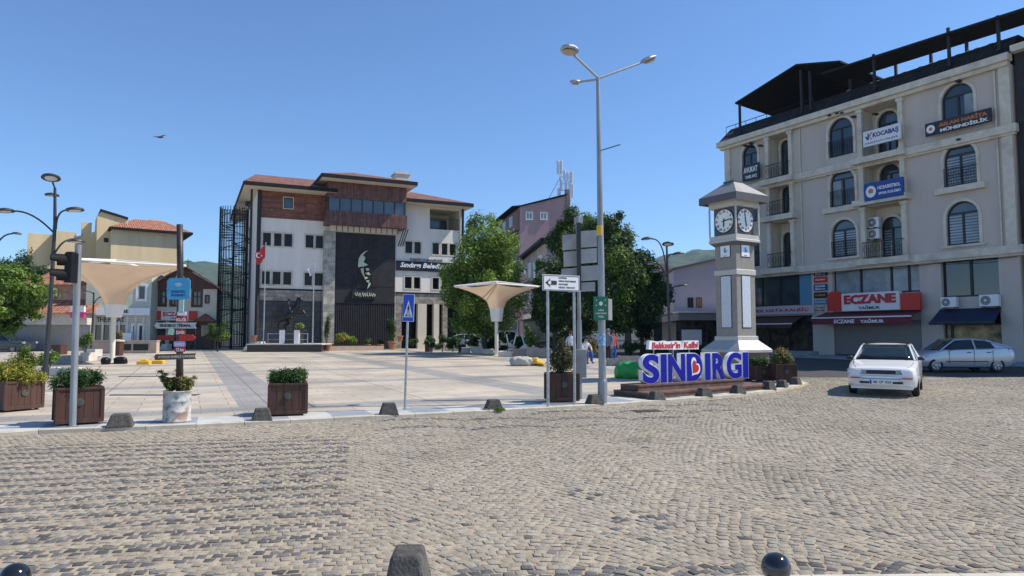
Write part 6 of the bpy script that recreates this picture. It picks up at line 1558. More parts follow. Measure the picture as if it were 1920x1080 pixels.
for P in ([(-.014, .40), (.018, .41), (.012, .575), (-.006, .575)], [(-.014, .42), (-.002, .42), (-.03, .2), (-.045, .2)], [(.002, .42), (.016, .42), (.035, .2), (.02, .2)], [(-.006, .56), (-.03, .46), (-.024, .44), (.0, .52)], [(.01, .56), (.034, .47), (.03, .45), (.008, .51)]): q.prism([(a, b * hS) for a, b in P], g0_, -.0115)
for k in range(4): x0 = -.07 + k * .038; q.prism([(x0, .18 * hS), (x0 + .016, .18 * hS), (x0 + .024, .25 * hS), (x0 + .012, .25 * hS)], g0_, -.0115)
q.build('walking_figure', M_('black_letter'), bo)
# ---- concrete blocks along the kerb
blk_px = [((2, 812), 'weedy pale one by the picture edge'), ((210, 806), 'between the traffic light planter and the oil drum'), ((496, 796), 'beside the lone dark planter'), ((745, 783), 'at the foot of the crossing sign'), ((964, 776), 'with green weeds at its base'), ((1150, 762), 'at the foot of the tall road light'), ((1256, 752), 'in front of the first letters'), ((1345, 745), 'in front of the middle letters'), ((1411, 739), 'in front of the last letters'), ((1461, 731), 'before the green shrub planter'), ((1491, 727), 'before the corner conifer planter'), ((1506, 721), 'last at the turn of the kerb')]
proto = None
def block_mb(s=1.0):
    q = MB(); a, b, h_ = .19 * s, .15 * s, .235 * s
    q.add([(-a, -b, 0), (a, -b, 0), (a, b, 0), (-a, b, 0), (-a * .62, -b * .62, h_), (a * .62, -b * .62, h_), (a * .62, b * .62, h_), (-a * .62, b * .62, h_)], [(3, 2, 1, 0), (4, 5, 6, 7), (0, 1, 5, 4), (1, 2, 6, 5), (2, 3, 7, 6), (3, 0, 4, 7)]); return q
for i, ((px, py), d_) in enumerate(blk_px):
    p = G(px, py, SQ); near = min(range(len(ES)), key=lambda k: (ES[k].x - p.x) ** 2 + (ES[k].y - p.y) ** 2)
    tg = (ES[min(near + 1, len(ES) - 1)] - ES[max(near - 1, 0)]).normalized(); nn = Vector((-tg.y, tg.x)); pos = Vector((ES[near].x, ES[near].y)) + nn * .15
    sft = (p.x - ES[near].x) * tg.x + (p.y - ES[near].y) * tg.y; pos = pos + tg * sft
    if proto is None: o = proto = block_mb().build('concrete_block', M_('block_dark'), None, bevel=.02)
    else: o = proto.copy(); COL.objects.link(o)
    o.location = (pos.x, pos.y, gz(pos.y) + SQ - .015); o.rotation_euler = (0, 0, math.atan2(tg.y, tg.x) + R(random.uniform(-10, 10))); o.scale = (1, 1, random.uniform(.92, 1.08))
    if i in (0, 1): o.scale = (1.15, 1.2, .95)
    tag(o, 'dark concrete kerb block ' + d_, 'concrete block', 'concrete blocks along the kerb')
    if i in (0, 4):
        wv_ = thing('weeds', 'tuft of green weeds ' + ('under the pale block at the edge' if i == 0 else 'around the block between the sign posts'), 'weeds', (pos.x, pos.y - .15, o.location.z), 0)
        leaf_cloud('blades', [(.12, 0, .02, .1, .06, .04), (-.14, 0, .02, .09, .06, .03), (.2, .02, .02, .06, .05, .03)], 500, .018, GREEN, wv_, i)
# near kerb things
nbk = block_mb(.97).build('concrete_block', M_('block_dark'), None, bevel=.02); nbk.location = (-.645, 4.40, .035); nbk.rotation_euler = (0, 0, R(92)); nbk.scale = (1.1, 1, 1.25); tag(nbk, 'large dark concrete block on the nearest kerb, its top lit by the sun', 'concrete block', 'concrete blocks on the near kerb')
n2 = nbk.copy(); COL.objects.link(n2); n2.location = (-2.80, 4.40, .0); n2.rotation_euler = (0, 0, R(10)); n2.scale = (1.1, 1, .5); tag(n2, 'low grey concrete block beside the black ball bollard in the bottom corner', 'concrete block', 'concrete blocks on the near kerb')
def ball(px, label, cy=1064):
    Y = 4.05; c = at(px, cy, Y); t = thing('ball_bollard', label, 'bollard', (c.x, Y, .04), 0, 'black ball topped bollards'); z = c.z - .04
    q = MB(); r_ = .083; q.lathe((0, 0, z), [(r_ * math.sin(PI * i / 14), -r_ * math.cos(PI * i / 14)) for i in range(1, 14)] + [(0, r_)], 28); q.build('ball', mat('gloss_black', (.012, .012, .014), .12, var=.1, coat=.6), t, smooth=True)
    q = MB(); q.lathe((0, 0, 0), [(.075, 0), (.075, .03), (.05, .045), (.045, z - .1), (.06, z - .085), (.04, z - .06)], 18); q.build('stem', M_('black_metal'), t)
ball(1455, 'glossy black ball bollard at the near kerb below the white car'); ball(27, 'glossy black ball bollard next to the low concrete block', 1084)
# ---- city letters
A = on_sq(1215, 748); B = on_sq(1448, 729); d = (B - A).xy; ang = math.atan2(d.y, d.x); PL = d.length
E0 = on_sq(1152, 737)
t = thing('letter_plinth', 'two stepped dark timber plinth under the blue city letters', 'plinth', A, ang)
dep = 1.2
q = MB(); hL = .15
nn = 7
for i in range(nn): q.box(PL * i / nn + .004, PL * (i + 1) / nn - .004, 0, .04, .015, hL - .045)
for i in range(9): q.box(-.02, PL + .02, -.02 + (dep + .02) * i / 9, -.02 + (dep + .02) * (i + 1) / 9 - .008, hL - .045, hL)
q.cur = 1; q.box(0.02, PL - .02, .045, dep - .02, 0, hL - .05); q.box(-.0, .02, .04, dep, .015, hL - .045)
q.build('lower_step', [M_('plinth_wood'), M_('plinth_dark')], t)
q = MB(); u0, u1 = .06, PL * .845; v0, v1 = .38, 1.0; h2 = .16
for i in range(5): q.box(u0 + (u1 - u0) * i / 5 + .003, u0 + (u1 - u0) * (i + 1) / 5 - .003, v0, v0 + .04, hL, hL + h2 - .04)
for i in range(5): q.box(u0 - .02, u1 + .02, v0 - .02 + (v1 - v0 + .02) * i / 5, v0 - .02 + (v1 - v0 + .02) * (i + 1) / 5 - .006, hL + h2 - .04, hL + h2)
q.cur = 1; q.box(u0 + .01, u1 - .01, v0 + .045, v1, hL, hL + h2 - .045); q.box(u0 - .01, u0 + .01, v0 + .04, v1, hL, hL + h2 - .04)
q.build('upper_step', [M_('plinth_wood'), M_('plinth_dark')], t)
LFr = Frame(A.x, A.y, d.x, d.y); vL = .55
ls = thing('city_letters', 'row of big blue letters edged in white with a red heart in the fourth', 'letter sign', LFr.W(0, vL, A.z + hL + h2 + .0), ang)
LH = LFr.L(1390, 657, vL)[1] - LFr.L(1390, 704, vL)[1]; zL0 = .0
LH = .74
spans = [('S', 1205, 1236), ('I', 1239, 1250), ('N', 1253, 1284), ('D', 1288, 1316), ('I', 1322, 1332), ('R', 1336, 1359), ('G', 1363, 1390), ('I', 1393, 1403)]
for ch_, x0, x1 in spans:
    a = LFr.L(x0, 690, vL)[0]; b = LFr.L(x1, 690, vL)[0]
    v, fs = text_mesh(ch_, .052, 0, .5, 8); lo, hi = v.min(0), v.max(0); vv = (v - lo) / (hi - lo)
    o = new_mesh_obj('letter', [(a - .02 + q_[0] * (b - a + .04), -q_[2] * .13 + .13, zL0 - .005 + q_[1] * (LH + .03)) for q_ in vv], fs, M_('white_plastic'), ls)
    v, fs = text_mesh(ch_, .034, 0, .5, 8); l2, h2_ = v.min(0), v.max(0)
    k = (hi - lo); e0 = (l2 - lo) / k; e1 = (h2_ - lo) / k; vv = (v - l2) / (h2_ - l2) * (e1 - e0) + e0
    xx = a - .02 + vv[:, 0] * (b - a + .04); zz = zL0 - .005 + vv[:, 1] * (LH + .03); yy = -.002 - (v[:, 2] - l2[2]) / (h2_[2] - l2[2]) * .012
    face = new_mesh_obj('face', list(zip(xx, yy, zz)), fs, M_('navy_letter'), o)
    if ch_ == 'D':
        hx, hz, s_ = a + (b - a) * .50, LH * .5, .019
        def heart(s_, y0, y1, m, nm):
            P = []
            for i in range(28):
                tt = 2 * PI * i / 28; X_ = 16 * math.sin(tt) ** 3; Z_ = 13 * math.cos(tt) - 5 * math.cos(2 * tt) - 2 * math.cos(3 * tt) - math.cos(4 * tt)
                c_, s2 = math.cos(R(-38)), math.sin(R(-38)); P.append((hx + (X_ * c_ - Z_ * s2) * s_ * .45, hz + (X_ * s2 + Z_ * c_) * s_ * .62))
            q = MB(); q.prism(P, y0, y1); q.build(nm, M_(m), face)
        q = MB(); q.prism([(a + .06 + (b - a - .09) * v_[0], LH * v_[1]) for v_ in ((0, .1), (.5, .08), (.85, .25), (.95, .5), (.85, .75), (.5, .92), (0, .9))], -.013, -.003); q.build('blue_backing', M_('navy_letter'), face)
        heart(.028, -.024, -.014, 'white_paint', 'heart_outline'); heart(.0195, -.034, -.0245, 'red_paint', 'heart')
q = MB()
for ch_, x0, x1 in spans:
    a = LFr.L((x0 + x1) / 2, 690, vL)[0]; q.tube([(a, .1, -.03), (a, .1, .06)], .012, 6)
q.build('fixing_rods', M_('dark_metal'), ls)
a, b = LFr.L(1216, 646, vL + .2)[0], LFr.L(1277, 646, vL + .2)[0]; c, d_ = LFr.L(1250, 656, vL + .2)[1], LFr.L(1250, 638, vL + .2)[1]
t = thing('slogan_board', 'white raised board with red handwriting style slogan above the first letters', 'letter sign', LFr.W(a, vL + .2, c), ang)
a2, b2 = LFr.L(1280, 646, vL + .2)[0] - a, LFr.L(1310, 646, vL + .2)[0] - a
w_, h_ = b - a, d_ - c; q = MB(); q.prism([(0, .02), (w_, 0), (w_ - .01, h_ * .9), (w_ * .9, h_ * .92), (w_ * .6, h_ * .85), (w_ * .5, h_ * .95), (w_ * .33, h_ * .85), (.04, h_)], 0, .1); q.prism([(a2 - .04, 0), (b2, 0), (b2, h_ * .95), (a2 + .05, h_ * .95)], 0.003, .097); q.build('board', M_('white_plastic'), t)
txt("Balıkesir'in", w_ * .1, w_ * .97, h_ * .14, h_ * .84, 0, 'red_paint', t, bold=.02, shear=.1); txt('Kalbi', a2 + .05, b2 - .03, h_ * .14, h_ * .84, 0, 'red_paint', t, bold=.02, shear=.1)
q = MB()
for xx in (w_ * .2, w_ * .8, (a2 + b2) / 2): q.tube([(xx, .06, .02), (xx, .06, -.75)], .015, 6)
q.build('support_rod', M_('galvanised'), t)

# ---- clock tower
N0 = at(1384, 650, 23.4); a_ = R(31.7); s = .92
C = Vector((N0.x, N0.y)) + Vector((math.cos(a_), math.sin(a_))) * s / 2 + Vector((-math.sin(a_), math.cos(a_))) * s / 2
zg = gz(24) + SQ
ct = thing('clock_tower', 'grey stone clock tower with two white dials and a hipped metal roof', 'clock tower', (C.x, C.y, zg), a_)
Z = lambda py, Y=23.4: at(1384, py, Y).z - zg
def sq_loft(mb, rows):
    """rows: (half side, z)"""
    vs = []; fs = []
    for h_, z in rows: vs += [(-h_, -h_, z), (h_, -h_, z), (h_, h_, z), (-h_, h_, z)]
    for i in range(len(rows) - 1):
        for k in range(4): j = (k + 1) % 4; fs.append((i * 4 + k, i * 4 + j, i * 4 + 4 + j, i * 4 + 4 + k))
    fs.append((3, 2, 1, 0)); n = len(rows) * 4; fs.append((n - 4, n - 3, n - 2, n - 1)); mb.add(vs, fs)
hs = s / 2
q = MB(); sq_loft(q, [(hs * 1.62, 0), (hs * 1.62, Z(658))]); q.build('base', M_('brown_render'), ct)
q = MB(); sq_loft(q, [(hs * 1.80, Z(661)), (hs * 1.80, Z(656)), (hs * 1.06, Z(637))]); q.build('skirt_roof', M_('tower_roof'), ct)
q = MB(); sq_loft(q, [(hs, Z(640)), (hs, Z(450))]); q.build('shaft', M_('tower_stone'), ct)
q = MB(); sq_loft(q, [(hs + .05, Z(638)), (hs + .05, Z(631)), (hs + .01, Z(630))]); q.build('band', M_('tower_trim'), ct); q = MB(); sq_loft(q, [(hs + .03, Z(514)), (hs + .03, Z(505)), (hs + .015, Z(504))]); q.build('band', M_('tower_trim'), ct)
hb = hs * 1.32
q = MB(); sq_loft(q, [(hs, Z(459)), (hb * .98, Z(452))]); q.build('underside', M_('tower_panel'), ct)
q = MB(); sq_loft(q, [(hb, Z(452)), (hb, Z(448)), (hb * .97, Z(447)), (hb * .97, Z(439))]); sq_loft(q, [(hb * .98, Z(386)), (hb * .98, Z(375)), (hb, Z(372))])
for sx in (-1, 1):
    for sy in (-1, 1): q.box(sx * hb * .95 - .022, sx * hb * .95 + .022, sy * hb * .95 - .022, sy * hb * .95 + .022, Z(439), Z(386))
q.build('clock_frame', M_('tower_trim'), ct)
q = MB(); sq_loft(q, [(hs * 1.02, Z(440)), (hs * 1.02, Z(385))]); q.build('clock_box', M_('tower_panel'), ct)
hr_ = hs * 1.80
q = MB(); sq_loft(q, [(hr_ * .93, Z(372)), (hr_, Z(377)), (hr_, Z(364))]); q.build('eaves', M_('tower_panel'), ct)
q = MB(); sq_loft(q, [(hr_ * .99, Z(364) + .01), (hr_ * .25, Z(336))]); q.build('roof', M_('cap_shade_metal'), ct); q = MB(); sq_loft(q, [(hr_ * .28, Z(336)), (hr_ * .28, Z(333))]); q.build('roof_cap', M_('tower_panel'), ct)
def tile_panel_mat():
    m = bpy.data.materials.new('tile_panel'); m.use_nodes = True; t_ = m.node_tree; N = t_.nodes; Lk = t_.links; b = N['Principled BSDF']; b.inputs['Roughness'].default_value = .3
    tc = N.new('ShaderNodeTexCoord'); v = N.new('ShaderNodeTexVoronoi'); v.inputs['Scale'].default_value = 13; ab = N.new('ShaderNodeVectorMath'); ab.operation = 'ABSOLUTE'; Lk.new(tc.outputs['Object'], ab.inputs[0]); Lk.new(ab.outputs[0], v.inputs[0]); v.inputs['Randomness'].default_value = .35
    w_ = N.new('ShaderNodeMath'); w_.operation = 'SINE'; m3 = N.new('ShaderNodeMath'); m3.operation = 'MULTIPLY'; m3.inputs[1].default_value = 55; Lk.new(v.outputs[0], m3.inputs[0]); Lk.new(m3.outputs[0], w_.inputs[0])
    ad = N.new('ShaderNodeMath'); ad.operation = 'ADD'; ad.inputs[1].default_value = .5; Lk.new(w_.outputs[0], ad.inputs[0])
    cr = N.new('ShaderNodeValToRGB'); cr.color_ramp.elements[0].position = .05; cr.color_ramp.elements[0].color = (.30, .36, .45, 1); cr.color_ramp.elements[1].position = .25; cr.color_ramp.elements[1].color = (.74, .75, .76, 1)
    Lk.new(ad.outputs[0], cr.inputs[0]); Lk.new(cr.outputs[0], b.inputs['Base Color']); MATS['tile_panel'] = m
tile_panel_mat()
NUM = ['XII', 'I', 'II', 'III', 'IV', 'V', 'VI', 'VII', 'VIII', 'IX', 'X', 'XI']
for fi, (rot, mn, hrn) in enumerate(((0, -8, 168), (-90, 83, 186), (90, 83, 186), (180, 83, 186))):
    e = bpy.data.objects.new('face_side', None); 
    M = Matrix.Rotation(R(rot), 4, 'Z')
    def P(mb, nm, m, par=ct):
        mb.v = [M @ Vector(v) for v in mb.v]; return mb.build(nm, M_(m), par)
    yf = -hs * 1.02; zc_ = Z(411); rd = .41
    q = MB(); q.prism([(rd * math.cos(i * PI / 20), zc_ + rd * math.sin(i * PI / 20)) for i in range(40)], yf - .03, yf - .002); dial = P(q, 'dial', 'clock_face')
    q = MB(); q.tube([(rd * math.cos(i * PI / 20), yf - .03, zc_ + rd * math.sin(i * PI / 20)) for i in range(41)], .014, 6); P(q, 'bezel', 'black_metal', dial)
    q = MB()
    for k, nm in enumerate(NUM):
        an = R(90 - k * 30); v, fs = text_mesh(nm, .02, 0, .5, 1); lo, hi = v.min(0), v.max(0); c = (lo + hi) / 2; sc = .115; wv = min(1, .125 / ((hi - lo)[0] * sc))
        nx, nz = rd * .80 * math.cos(an), rd * .80 * math.sin(an)
        q.add([(nx + (p_[0] - c[0]) * sc * wv, yf - .034 - (p_[2] - c[2]) * .004, zc_ + nz + (p_[1] - c[1]) * sc) for p_ in v], fs)
    P(q, 'numerals', 'black_letter', dial)
    q = MB()
    for an, ln, wd, yy in ((mn, rd * .86, .016, .048), (hrn, rd * .58, .024, .042)):
        a = R(90 - an); dx, dz = math.cos(a), math.sin(a); px_, pz_ = -dz, dx
        q.prism([(-dx * .09 + px_ * wd, zc_ - dz * .09 + pz_ * wd), (-dx * .09 - px_ * wd, zc_ - dz * .09 - pz_ * wd), (dx * ln * .7 - px_ * wd * 1.2, zc_ + dz * ln * .7 - pz_ * wd * 1.2), (dx * ln, zc_ + dz * ln), (dx * ln * .7 + px_ * wd * 1.2, zc_ + dz * ln * .7 + pz_ * wd * 1.2)], yf - yy, yf - yy + .005)
    P(q, 'hands', 'black_letter', dial)
    ys_ = -hs
    for (y0, y1, hw_, mm__) in ((481, 457, .23, 'tile'), (615, 515, .235, 'long')):
        z0, z1 = Z(y0), Z(y1); q = MB(); q.box(-hw_, hw_, ys_ - .012, ys_ - .001, z0, z1); pn = P(q, 'panel_frame', 'black_metal'); q = MB(); q.box(-hw_ + .025, hw_ - .025, ys_ - .018, ys_ - .012, z0 + .025, z1 - .025); o = P(q, 'tile_panel', 'tile_panel' if mm__ == 'long' else 'clock_face', pn)
        if mm__ == 'tile':
            q = MB(); zz = (z0 + z1) / 2 + .03; q.prism([(-.05, zz - .07), (.0, zz - .09), (.08, zz - .06), (.09, zz), (.03, zz + .02), (.02, zz + .09), (-.03, zz + .1), (-.06, zz + .03)], ys_ - .024, ys_ - .018); P(q, 'emblem', 'cyan_board', pn)
            q = MB(); q.box(-.08, .08, ys_ - .022, ys_ - .018, z0 + .05, z0 + .07); P(q, 'caption', 'navy_text', pn)
# ---- fabric canopies
def membrane(label, px, base_py, Y, half, rz, ztop, zcol0, zcol1, lean=0):
    p = Vector((at(px, base_py, Y).x, Y, gz(Y) + SQ)); t = thing('fabric_canopy', label, 'canopy', p, rz, 'inverted fabric canopies on the square')
    z = lambda py: at(px, py, Y).z - p.z
    zt_, z0, z1 = z(ztop), z(zcol0), z(zcol1)
    q = MB(); nr, na_ = 16, 48; vs = []; fs = []
    for i in range(nr + 1):
        tt = i / nr
        for k in range(na_):
            ph = 2 * PI * k / na_; sqr = 1 / max(abs(math.cos(ph)), abs(math.sin(ph))); rsq = half * sqr * (1 - .05 * (sqr < 1.39) * (math.sqrt(2) - sqr)); rci = .5
            rr_ = rci * (1 - tt) + rsq * tt if tt > 0 else rci
            zz = z1 + (zt_ - z1) * (tt ** .47) - .25 * tt ** 2 * (math.sqrt(2) - sqr)
            vs.append((rr_ * math.cos(ph), rr_ * math.sin(ph), zz))
    for i in range(nr):
        for k in range(na_): j = (k + 1) % na_; fs.append((i * na_ + k, i * na_ + j, (i + 1) * na_ + j, (i + 1) * na_ + k))
    q.add(vs, fs); q.build('membrane', M_('membrane'), t, smooth=True)
    q = MB(); q.lathe((0, 0, 0), [(.34, z0), (.38, z0 + .02), (.50, z1 + .02)], 8, a0=R(22.5)); q.build('collar', M_('membrane_light'), t)
    q = MB(); q.tube([(0, 0, 0), (0, 0, zt_)], .12, 14); q.lathe((0, 0, 0), [(.28, 0), (.28, .05), (.13, .08)], 14); q.build('pole', M_('cream_paint'), t)
    q = MB(); cs = [(half, half), (-half, half), (-half, -half), (half, -half)]
    for i in range(4):
        a, b = cs[i], cs[(i + 1) % 4]; q.tube([(a[0], a[1], zt_ + .02), (b[0], b[1], zt_ + .02)], .045, 8); q.tube([(0, 0, zt_ + .35), (a[0], a[1], zt_ + .04)], .05, 8); q.tube([(0, 0, zt_ - .1), (a[0] * .97, a[1] * .97, zt_ - .02)], .04, 8)
    q.build('frame', M_('membrane_light'), t); return t
membrane('beige funnel canopy on a cream pole in front of the green shop', 210, 683, 35, 2.68, R(38), 501, 595, 571)
membrane('beige funnel canopy on a pole before the leafy round tree', 931, 664, 45, 1.95, R(47), 538, 603, 577)
# ---- bags
def sack(name, label, p, rx, ry, rz_, m, seed, cat='bag', extra=None, rot=0):
    t = thing(name, label, cat, p, rot); g = random.Random(seed); q = MB(); n, mrow = 40, 22; vs = []; fs = []; ph_ = [g.random() * 6.28 for _ in range(8)]
    se = lambda v, e: math.copysign(abs(v) ** e, v)
    for i in range(mrow + 1):
        th = PI * i / mrow
        for k in range(n):
            ph = 2 * PI * k / n; rr_ = 1 + .06 * math.sin(3 * ph + ph_[0] + 2 * th) + .05 * math.sin(7 * ph - 4 * th + ph_[1]) + .03 * math.sin(13 * ph + 5 * th + ph_[2]) + .03 * math.sin(19 * th + 4 * ph + ph_[3])
            x = se(math.sin(th), .75) * se(math.cos(ph), .85) * rr_; y = se(math.sin(th), .75) * se(math.sin(ph), .85) * rr_; z = se(math.cos(th), .7)
            vs.append((x * rx, y * ry, max(0, rz_ * (.42 + .58 * z * rr_))))
    for i in range(mrow):
        for k in range(n): j = (k + 1) % n; fs.append((i * n + k, (i + 1) * n + k, (i + 1) * n + j, i * n + j))
    q.add(vs, fs); q.build('bag_body', M_(m), t, smooth=True); return t
p = on_sq(1184, 710); t = sack('green_bundle', 'bulging bright green plastic bundle behind the first letter', p + Vector((0, .35, 0)), .50, .42, .55, 'green_plastic', 1, 'bundle', rot=R(-10))
q = MB()
for k in range(7): q.tube([(.36, -.1 + .03 * k, .34 - .02 * k), (.62, -.18 + .05 * k, .40 - .04 * k), (.86, -.16 + .05 * k, .30 - .05 * k)], [.06, .045, .02], 6)
q.build('tied_end', M_('green_plastic'), t); q = MB(); q.lathe((.30, -.30, .18), [(.0, -.16), (.1, -.1), (.12, 0), (.06, .14), (0, .2)], 10); q.build('yellow_patch', M_('yellow_plastic'), t)
p = on_sq(985, 686); t = sack('grey_sack', 'grey sack with a yellow mouth lying on the paving below the canopy', p + Vector((-.15, .3, 0)), .58, .42, .42, 'grey_sack', 5)
q = MB(); g_ = random.Random(2)
for k in range(9): a = k * .7; q.tube([(.35, .0, .2), (.7, -.25 + .07 * k, .18 + .12 * math.sin(a)), (1.05, -.2 + .05 * k, .06 + .05 * math.sin(a))], [.15, .10, .04], 7)
q.build('yellow_mouth', M_('yellow_plastic'), t)
for i, (px, py, lb) in enumerate(((198, 683, 'small black rubbish bag touching the canopy pole base'), (226, 682, 'larger dark rubbish bag beside the canopy pole'))): sack('rubbish_bag', lb, on_sq(px, py), .20 + .12 * i, .2, .34, 'black_plastic', 7 + i)
for i, (px, py, lb) in enumerate(((270, 680, 'yellow plastic barrier base lying nearer the canopy pole'), (296, 679, 'yellow plastic barrier base lying nearer the signpost'))):
    p = on_sq(px, py + 3); t = thing('barrier_base', lb, 'barrier', p, R(5)); q = MB(); q.cbox((0, 0, 0), .62, .3, .18, b=.04); q.cbox((0, 0, .18), .3, .16, .06, b=.02); q.build('body', M_('yellow_plastic'), t)
# ============================================================ TREES, HEDGES
def tr(name, label, px, by, Y, top_py, crx, cz0_py, n, leaf, cols, seed, **k):
    p = Vector((at(px, by, Y).x, Y, gz(Y) + SQ)); zt_ = at(px, top_py, Y).z - p.z; zb_ = at(px, cz0_py, Y).z - p.z
    return tree(name, label, p, zt_, crx, (zt_ + zb_) / 2, crx, (zt_ - zb_) / 2, n, leaf, cols, seed, **k)
GR = 'trees of the square'
tr('broadleaf_tree', 'sunlit bright green round tree between the town hall and the pink apartments', 908, 650, 50, 405, 3.1, 640, 46000, .10, LIME + GREEN[:2], 21, k=80, size=.32, group=GR, trunk_r=.18)
tr('broadleaf_tree', 'tall tree with a loose pointed crown behind the backs of the direction panels', 1085, 650, 50, 378, 2.3, 560, 22000, .10, GREEN + DEEP[2:], 22, k=40, size=.30, group=GR, trunk_r=.17, lean=.2)
tr('broadleaf_tree', 'tree whose crown shows on both sides of the tall road light', 1140, 650, 47, 392, 2.2, 600, 23000, .10, GREEN + DEEP, 23, k=40, size=.30, group=GR)
tr('broadleaf_tree', 'dark broad tree with low hanging crown next to the six headed lamp', 1178, 650, 44, 440, 2.35, 642, 34000, .10, DEEP + GREEN[:2], 24, k=60, size=.33, group=GR, trunk_r=.2)
tr('broadleaf_tree', 'shadowy tree filling the gap under the direction panels', 1040, 650, 47, 505, 1.9, 636, 20000, .10, DEEP + GREEN[:1], 25, k=34, size=.34, group=GR)
tr('broadleaf_tree', 'round light green tree at the picture edge by the brick shop row', -14, 665, 36, 484, 2.45, 628, 19000, .10, GREEN + LIME[:1], 26, k=46, size=.32, group=GR, trunk_r=.13)
tr('broadleaf_tree', 'dark tree behind the information sign between the taller crowns', 1068, 650, 58, 470, 3.0, 640, 22000, .12, DEEP, 34, k=50, size=.34, group=GR)
tr('broadleaf_tree', 'dark lower tree beside the yellow shop beyond the lamp', 1204, 650, 54, 478, 2.2, 640, 18000, .12, DEEP, 35, k=44, size=.34, group=GR)
tr('conifer_tree', 'dark conifer standing behind the light green tree', 14, 640, 62, 462, 2.3, 620, 8000, .12, DEEP, 27, k=24, size=.4)
tr('broadleaf_tree', 'low tree top showing over the brick row roof', 92, 640, 72, 483, 2.9, 600, 7000, .12, DEEP + GREEN[:1], 28, k=24, size=.4)
tr('young_tree', 'small round shrub like tree between the gabled house and the spiral stair', 408, 655, 54, 603, .95, 648, 5000, .06, GREEN + DEEP, 29, k=20, size=.4, trunk_r=.05)
tr('young_tree', 'slender conifer between the sign posts in the distance', 994, 668, 44, 606, .5, 660, 2500, .05, GREEN, 30, k=12, size=.45, trunk_r=.04)
tr('young_tree', 'orange tinted shrub behind the litter box of the direction sign', 1108, 672, 38, 632, .48, 664, 1600, .05, AUTUMN, 31, k=10, size=.45, trunk_r=.04)
def hedge(label, x0, x1, by, top_py, Y, seed, cols=HEDGE, d=1.0, group='clipped hedges', kind=None):
    a = at(x0, by, Y); b = at(x1, by, Y); w_ = b.x - a.x; z0 = gz(Y) + SQ; h_ = at(x0, top_py, Y).z - z0
    t = thing('hedge', label, 'hedge', ((a.x + b.x) / 2, Y, z0), 0, group); g = random.Random(seed); cl = []
    for k in range(int(w_ / .28) * 3): cl.append((g.uniform(-w_ / 2, w_ / 2), g.uniform(-d / 2, d / 2) * .8, g.uniform(.25, .9) * h_, .28, .25, .2))
    q = MB()
    for k in range(int(w_ / .8)): x = -w_ / 2 + .4 + k * .8; q.tube([(x, 0, 0), (x + .05, 0, h_ * .7)], .03, 5)
    q.build('stem', M_('bark'), t); leaf_cloud('foliage', cl, int(w_ * 2300), .07, cols, t, seed, shell=.3); return t
hedge('long clipped hedge in front of the town hall columns', 800, 868, 650, 628, 53, 41); hedge('clipped hedge behind the pole of the canopy', 880, 932, 655, 632, 51, 42)
hedge('clipped hedge above the pinkish stone planters', 940, 1010, 660, 631, 49, 43); hedge('dark hedge below the shaded trees', 1030, 1130, 655, 628, 50, 44); hedge('dark shrubs behind the city letters', 1165, 1340, 665, 643, 42, 45, DEEP)
# stone planters and benches
def stone(label, x0, x1, by, top_py, m, taper=.0, name='stone_planter', cat='planter', depth=.8, group='stone planters along the square'):
    p = on_sq((x0 + x1) / 2, by); Y = p.y; w_ = (x1 - x0) / F * Y; h_ = at(x0, top_py, Y).z - p.z; t = thing(name, label, cat, p + Vector((0, depth / 2, 0)), 0, group); q = MB()
    a, b = w_ / 2, depth / 2; k = 1 - taper
    q.add([(-a * k, -b * k, 0), (a * k, -b * k, 0), (a * k, b * k, 0), (-a * k, b * k, 0), (-a, -b, h_), (a, -b, h_), (a, b, h_), (-a, b, h_), (-a + .07, -b + .07, h_), (a - .07, -b + .07, h_), (a - .07, b - .07, h_), (-a + .07, b - .07, h_), (-a + .07, -b + .07, h_ - .08), (a - .07, -b + .07, h_ - .08), (a - .07, b - .07, h_ - .08), (-a + .07, b - .07, h_ - .08)],
          [(3, 2, 1, 0), (0, 1, 5, 4), (1, 2, 6, 5), (2, 3, 7, 6), (3, 0, 4, 7), (4, 5, 9, 8), (5, 6, 10, 9), (6, 7, 11, 10), (7, 4, 8, 11), (8, 9, 13, 12), (9, 10, 14, 13), (10, 11, 15, 14), (11, 8, 12, 15), (12, 13, 14, 15)])
    q.build('trough', M_(m), t); return t, h_
def bench(label, x0, x1, by, top_py):
    p = on_sq((x0 + x1) / 2, by); Y = p.y; w_ = (x1 - x0) / F * Y; h_ = at(x0, top_py, Y).z - p.z; t = thing('stone_bench', label, 'bench', p + Vector((0, .3, 0)), 0, 'pale stone bench blocks'); q = MB(); q.cbox((0, 0, 0), w_, .55, h_, b=.05); q.build('block', M_('white_stone'), t)
bench('stone bench block the seated man rests on', 862, 881, 662, 653); bench('stone bench block between the tapered planters', 901, 926, 663, 654); bench('rounded stone bench block at the foot of the canopy pole', 934, 960, 669, 658)
stone('tapered stone planter right beside the seated man', 881, 905, 663, 650, 'white_stone', .25); stone('low stone planter under the end of the clipped hedge', 808, 835, 657, 645, 'white_stone', .05); stone('low stone planter behind the seated man', 836, 862, 658, 646, 'white_stone', .05)
stone('pinkish stone planter nearest the canopy pole', 961, 987, 668, 654, 'pink_stone'); stone('long pinkish stone planter behind the grey sack', 988, 1010, 669, 651, 'pink_stone'); stone('pinkish stone planter end piece by the first sign post', 1010, 1034, 669, 653, 'pink_stone')
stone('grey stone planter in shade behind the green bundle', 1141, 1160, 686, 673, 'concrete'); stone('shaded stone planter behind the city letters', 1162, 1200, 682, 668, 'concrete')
lf = [(440, 'a')]
for x0, x1, by, tp, m, lb, tx in ((170, 196, 683, 0, 0, '', 0),): pass
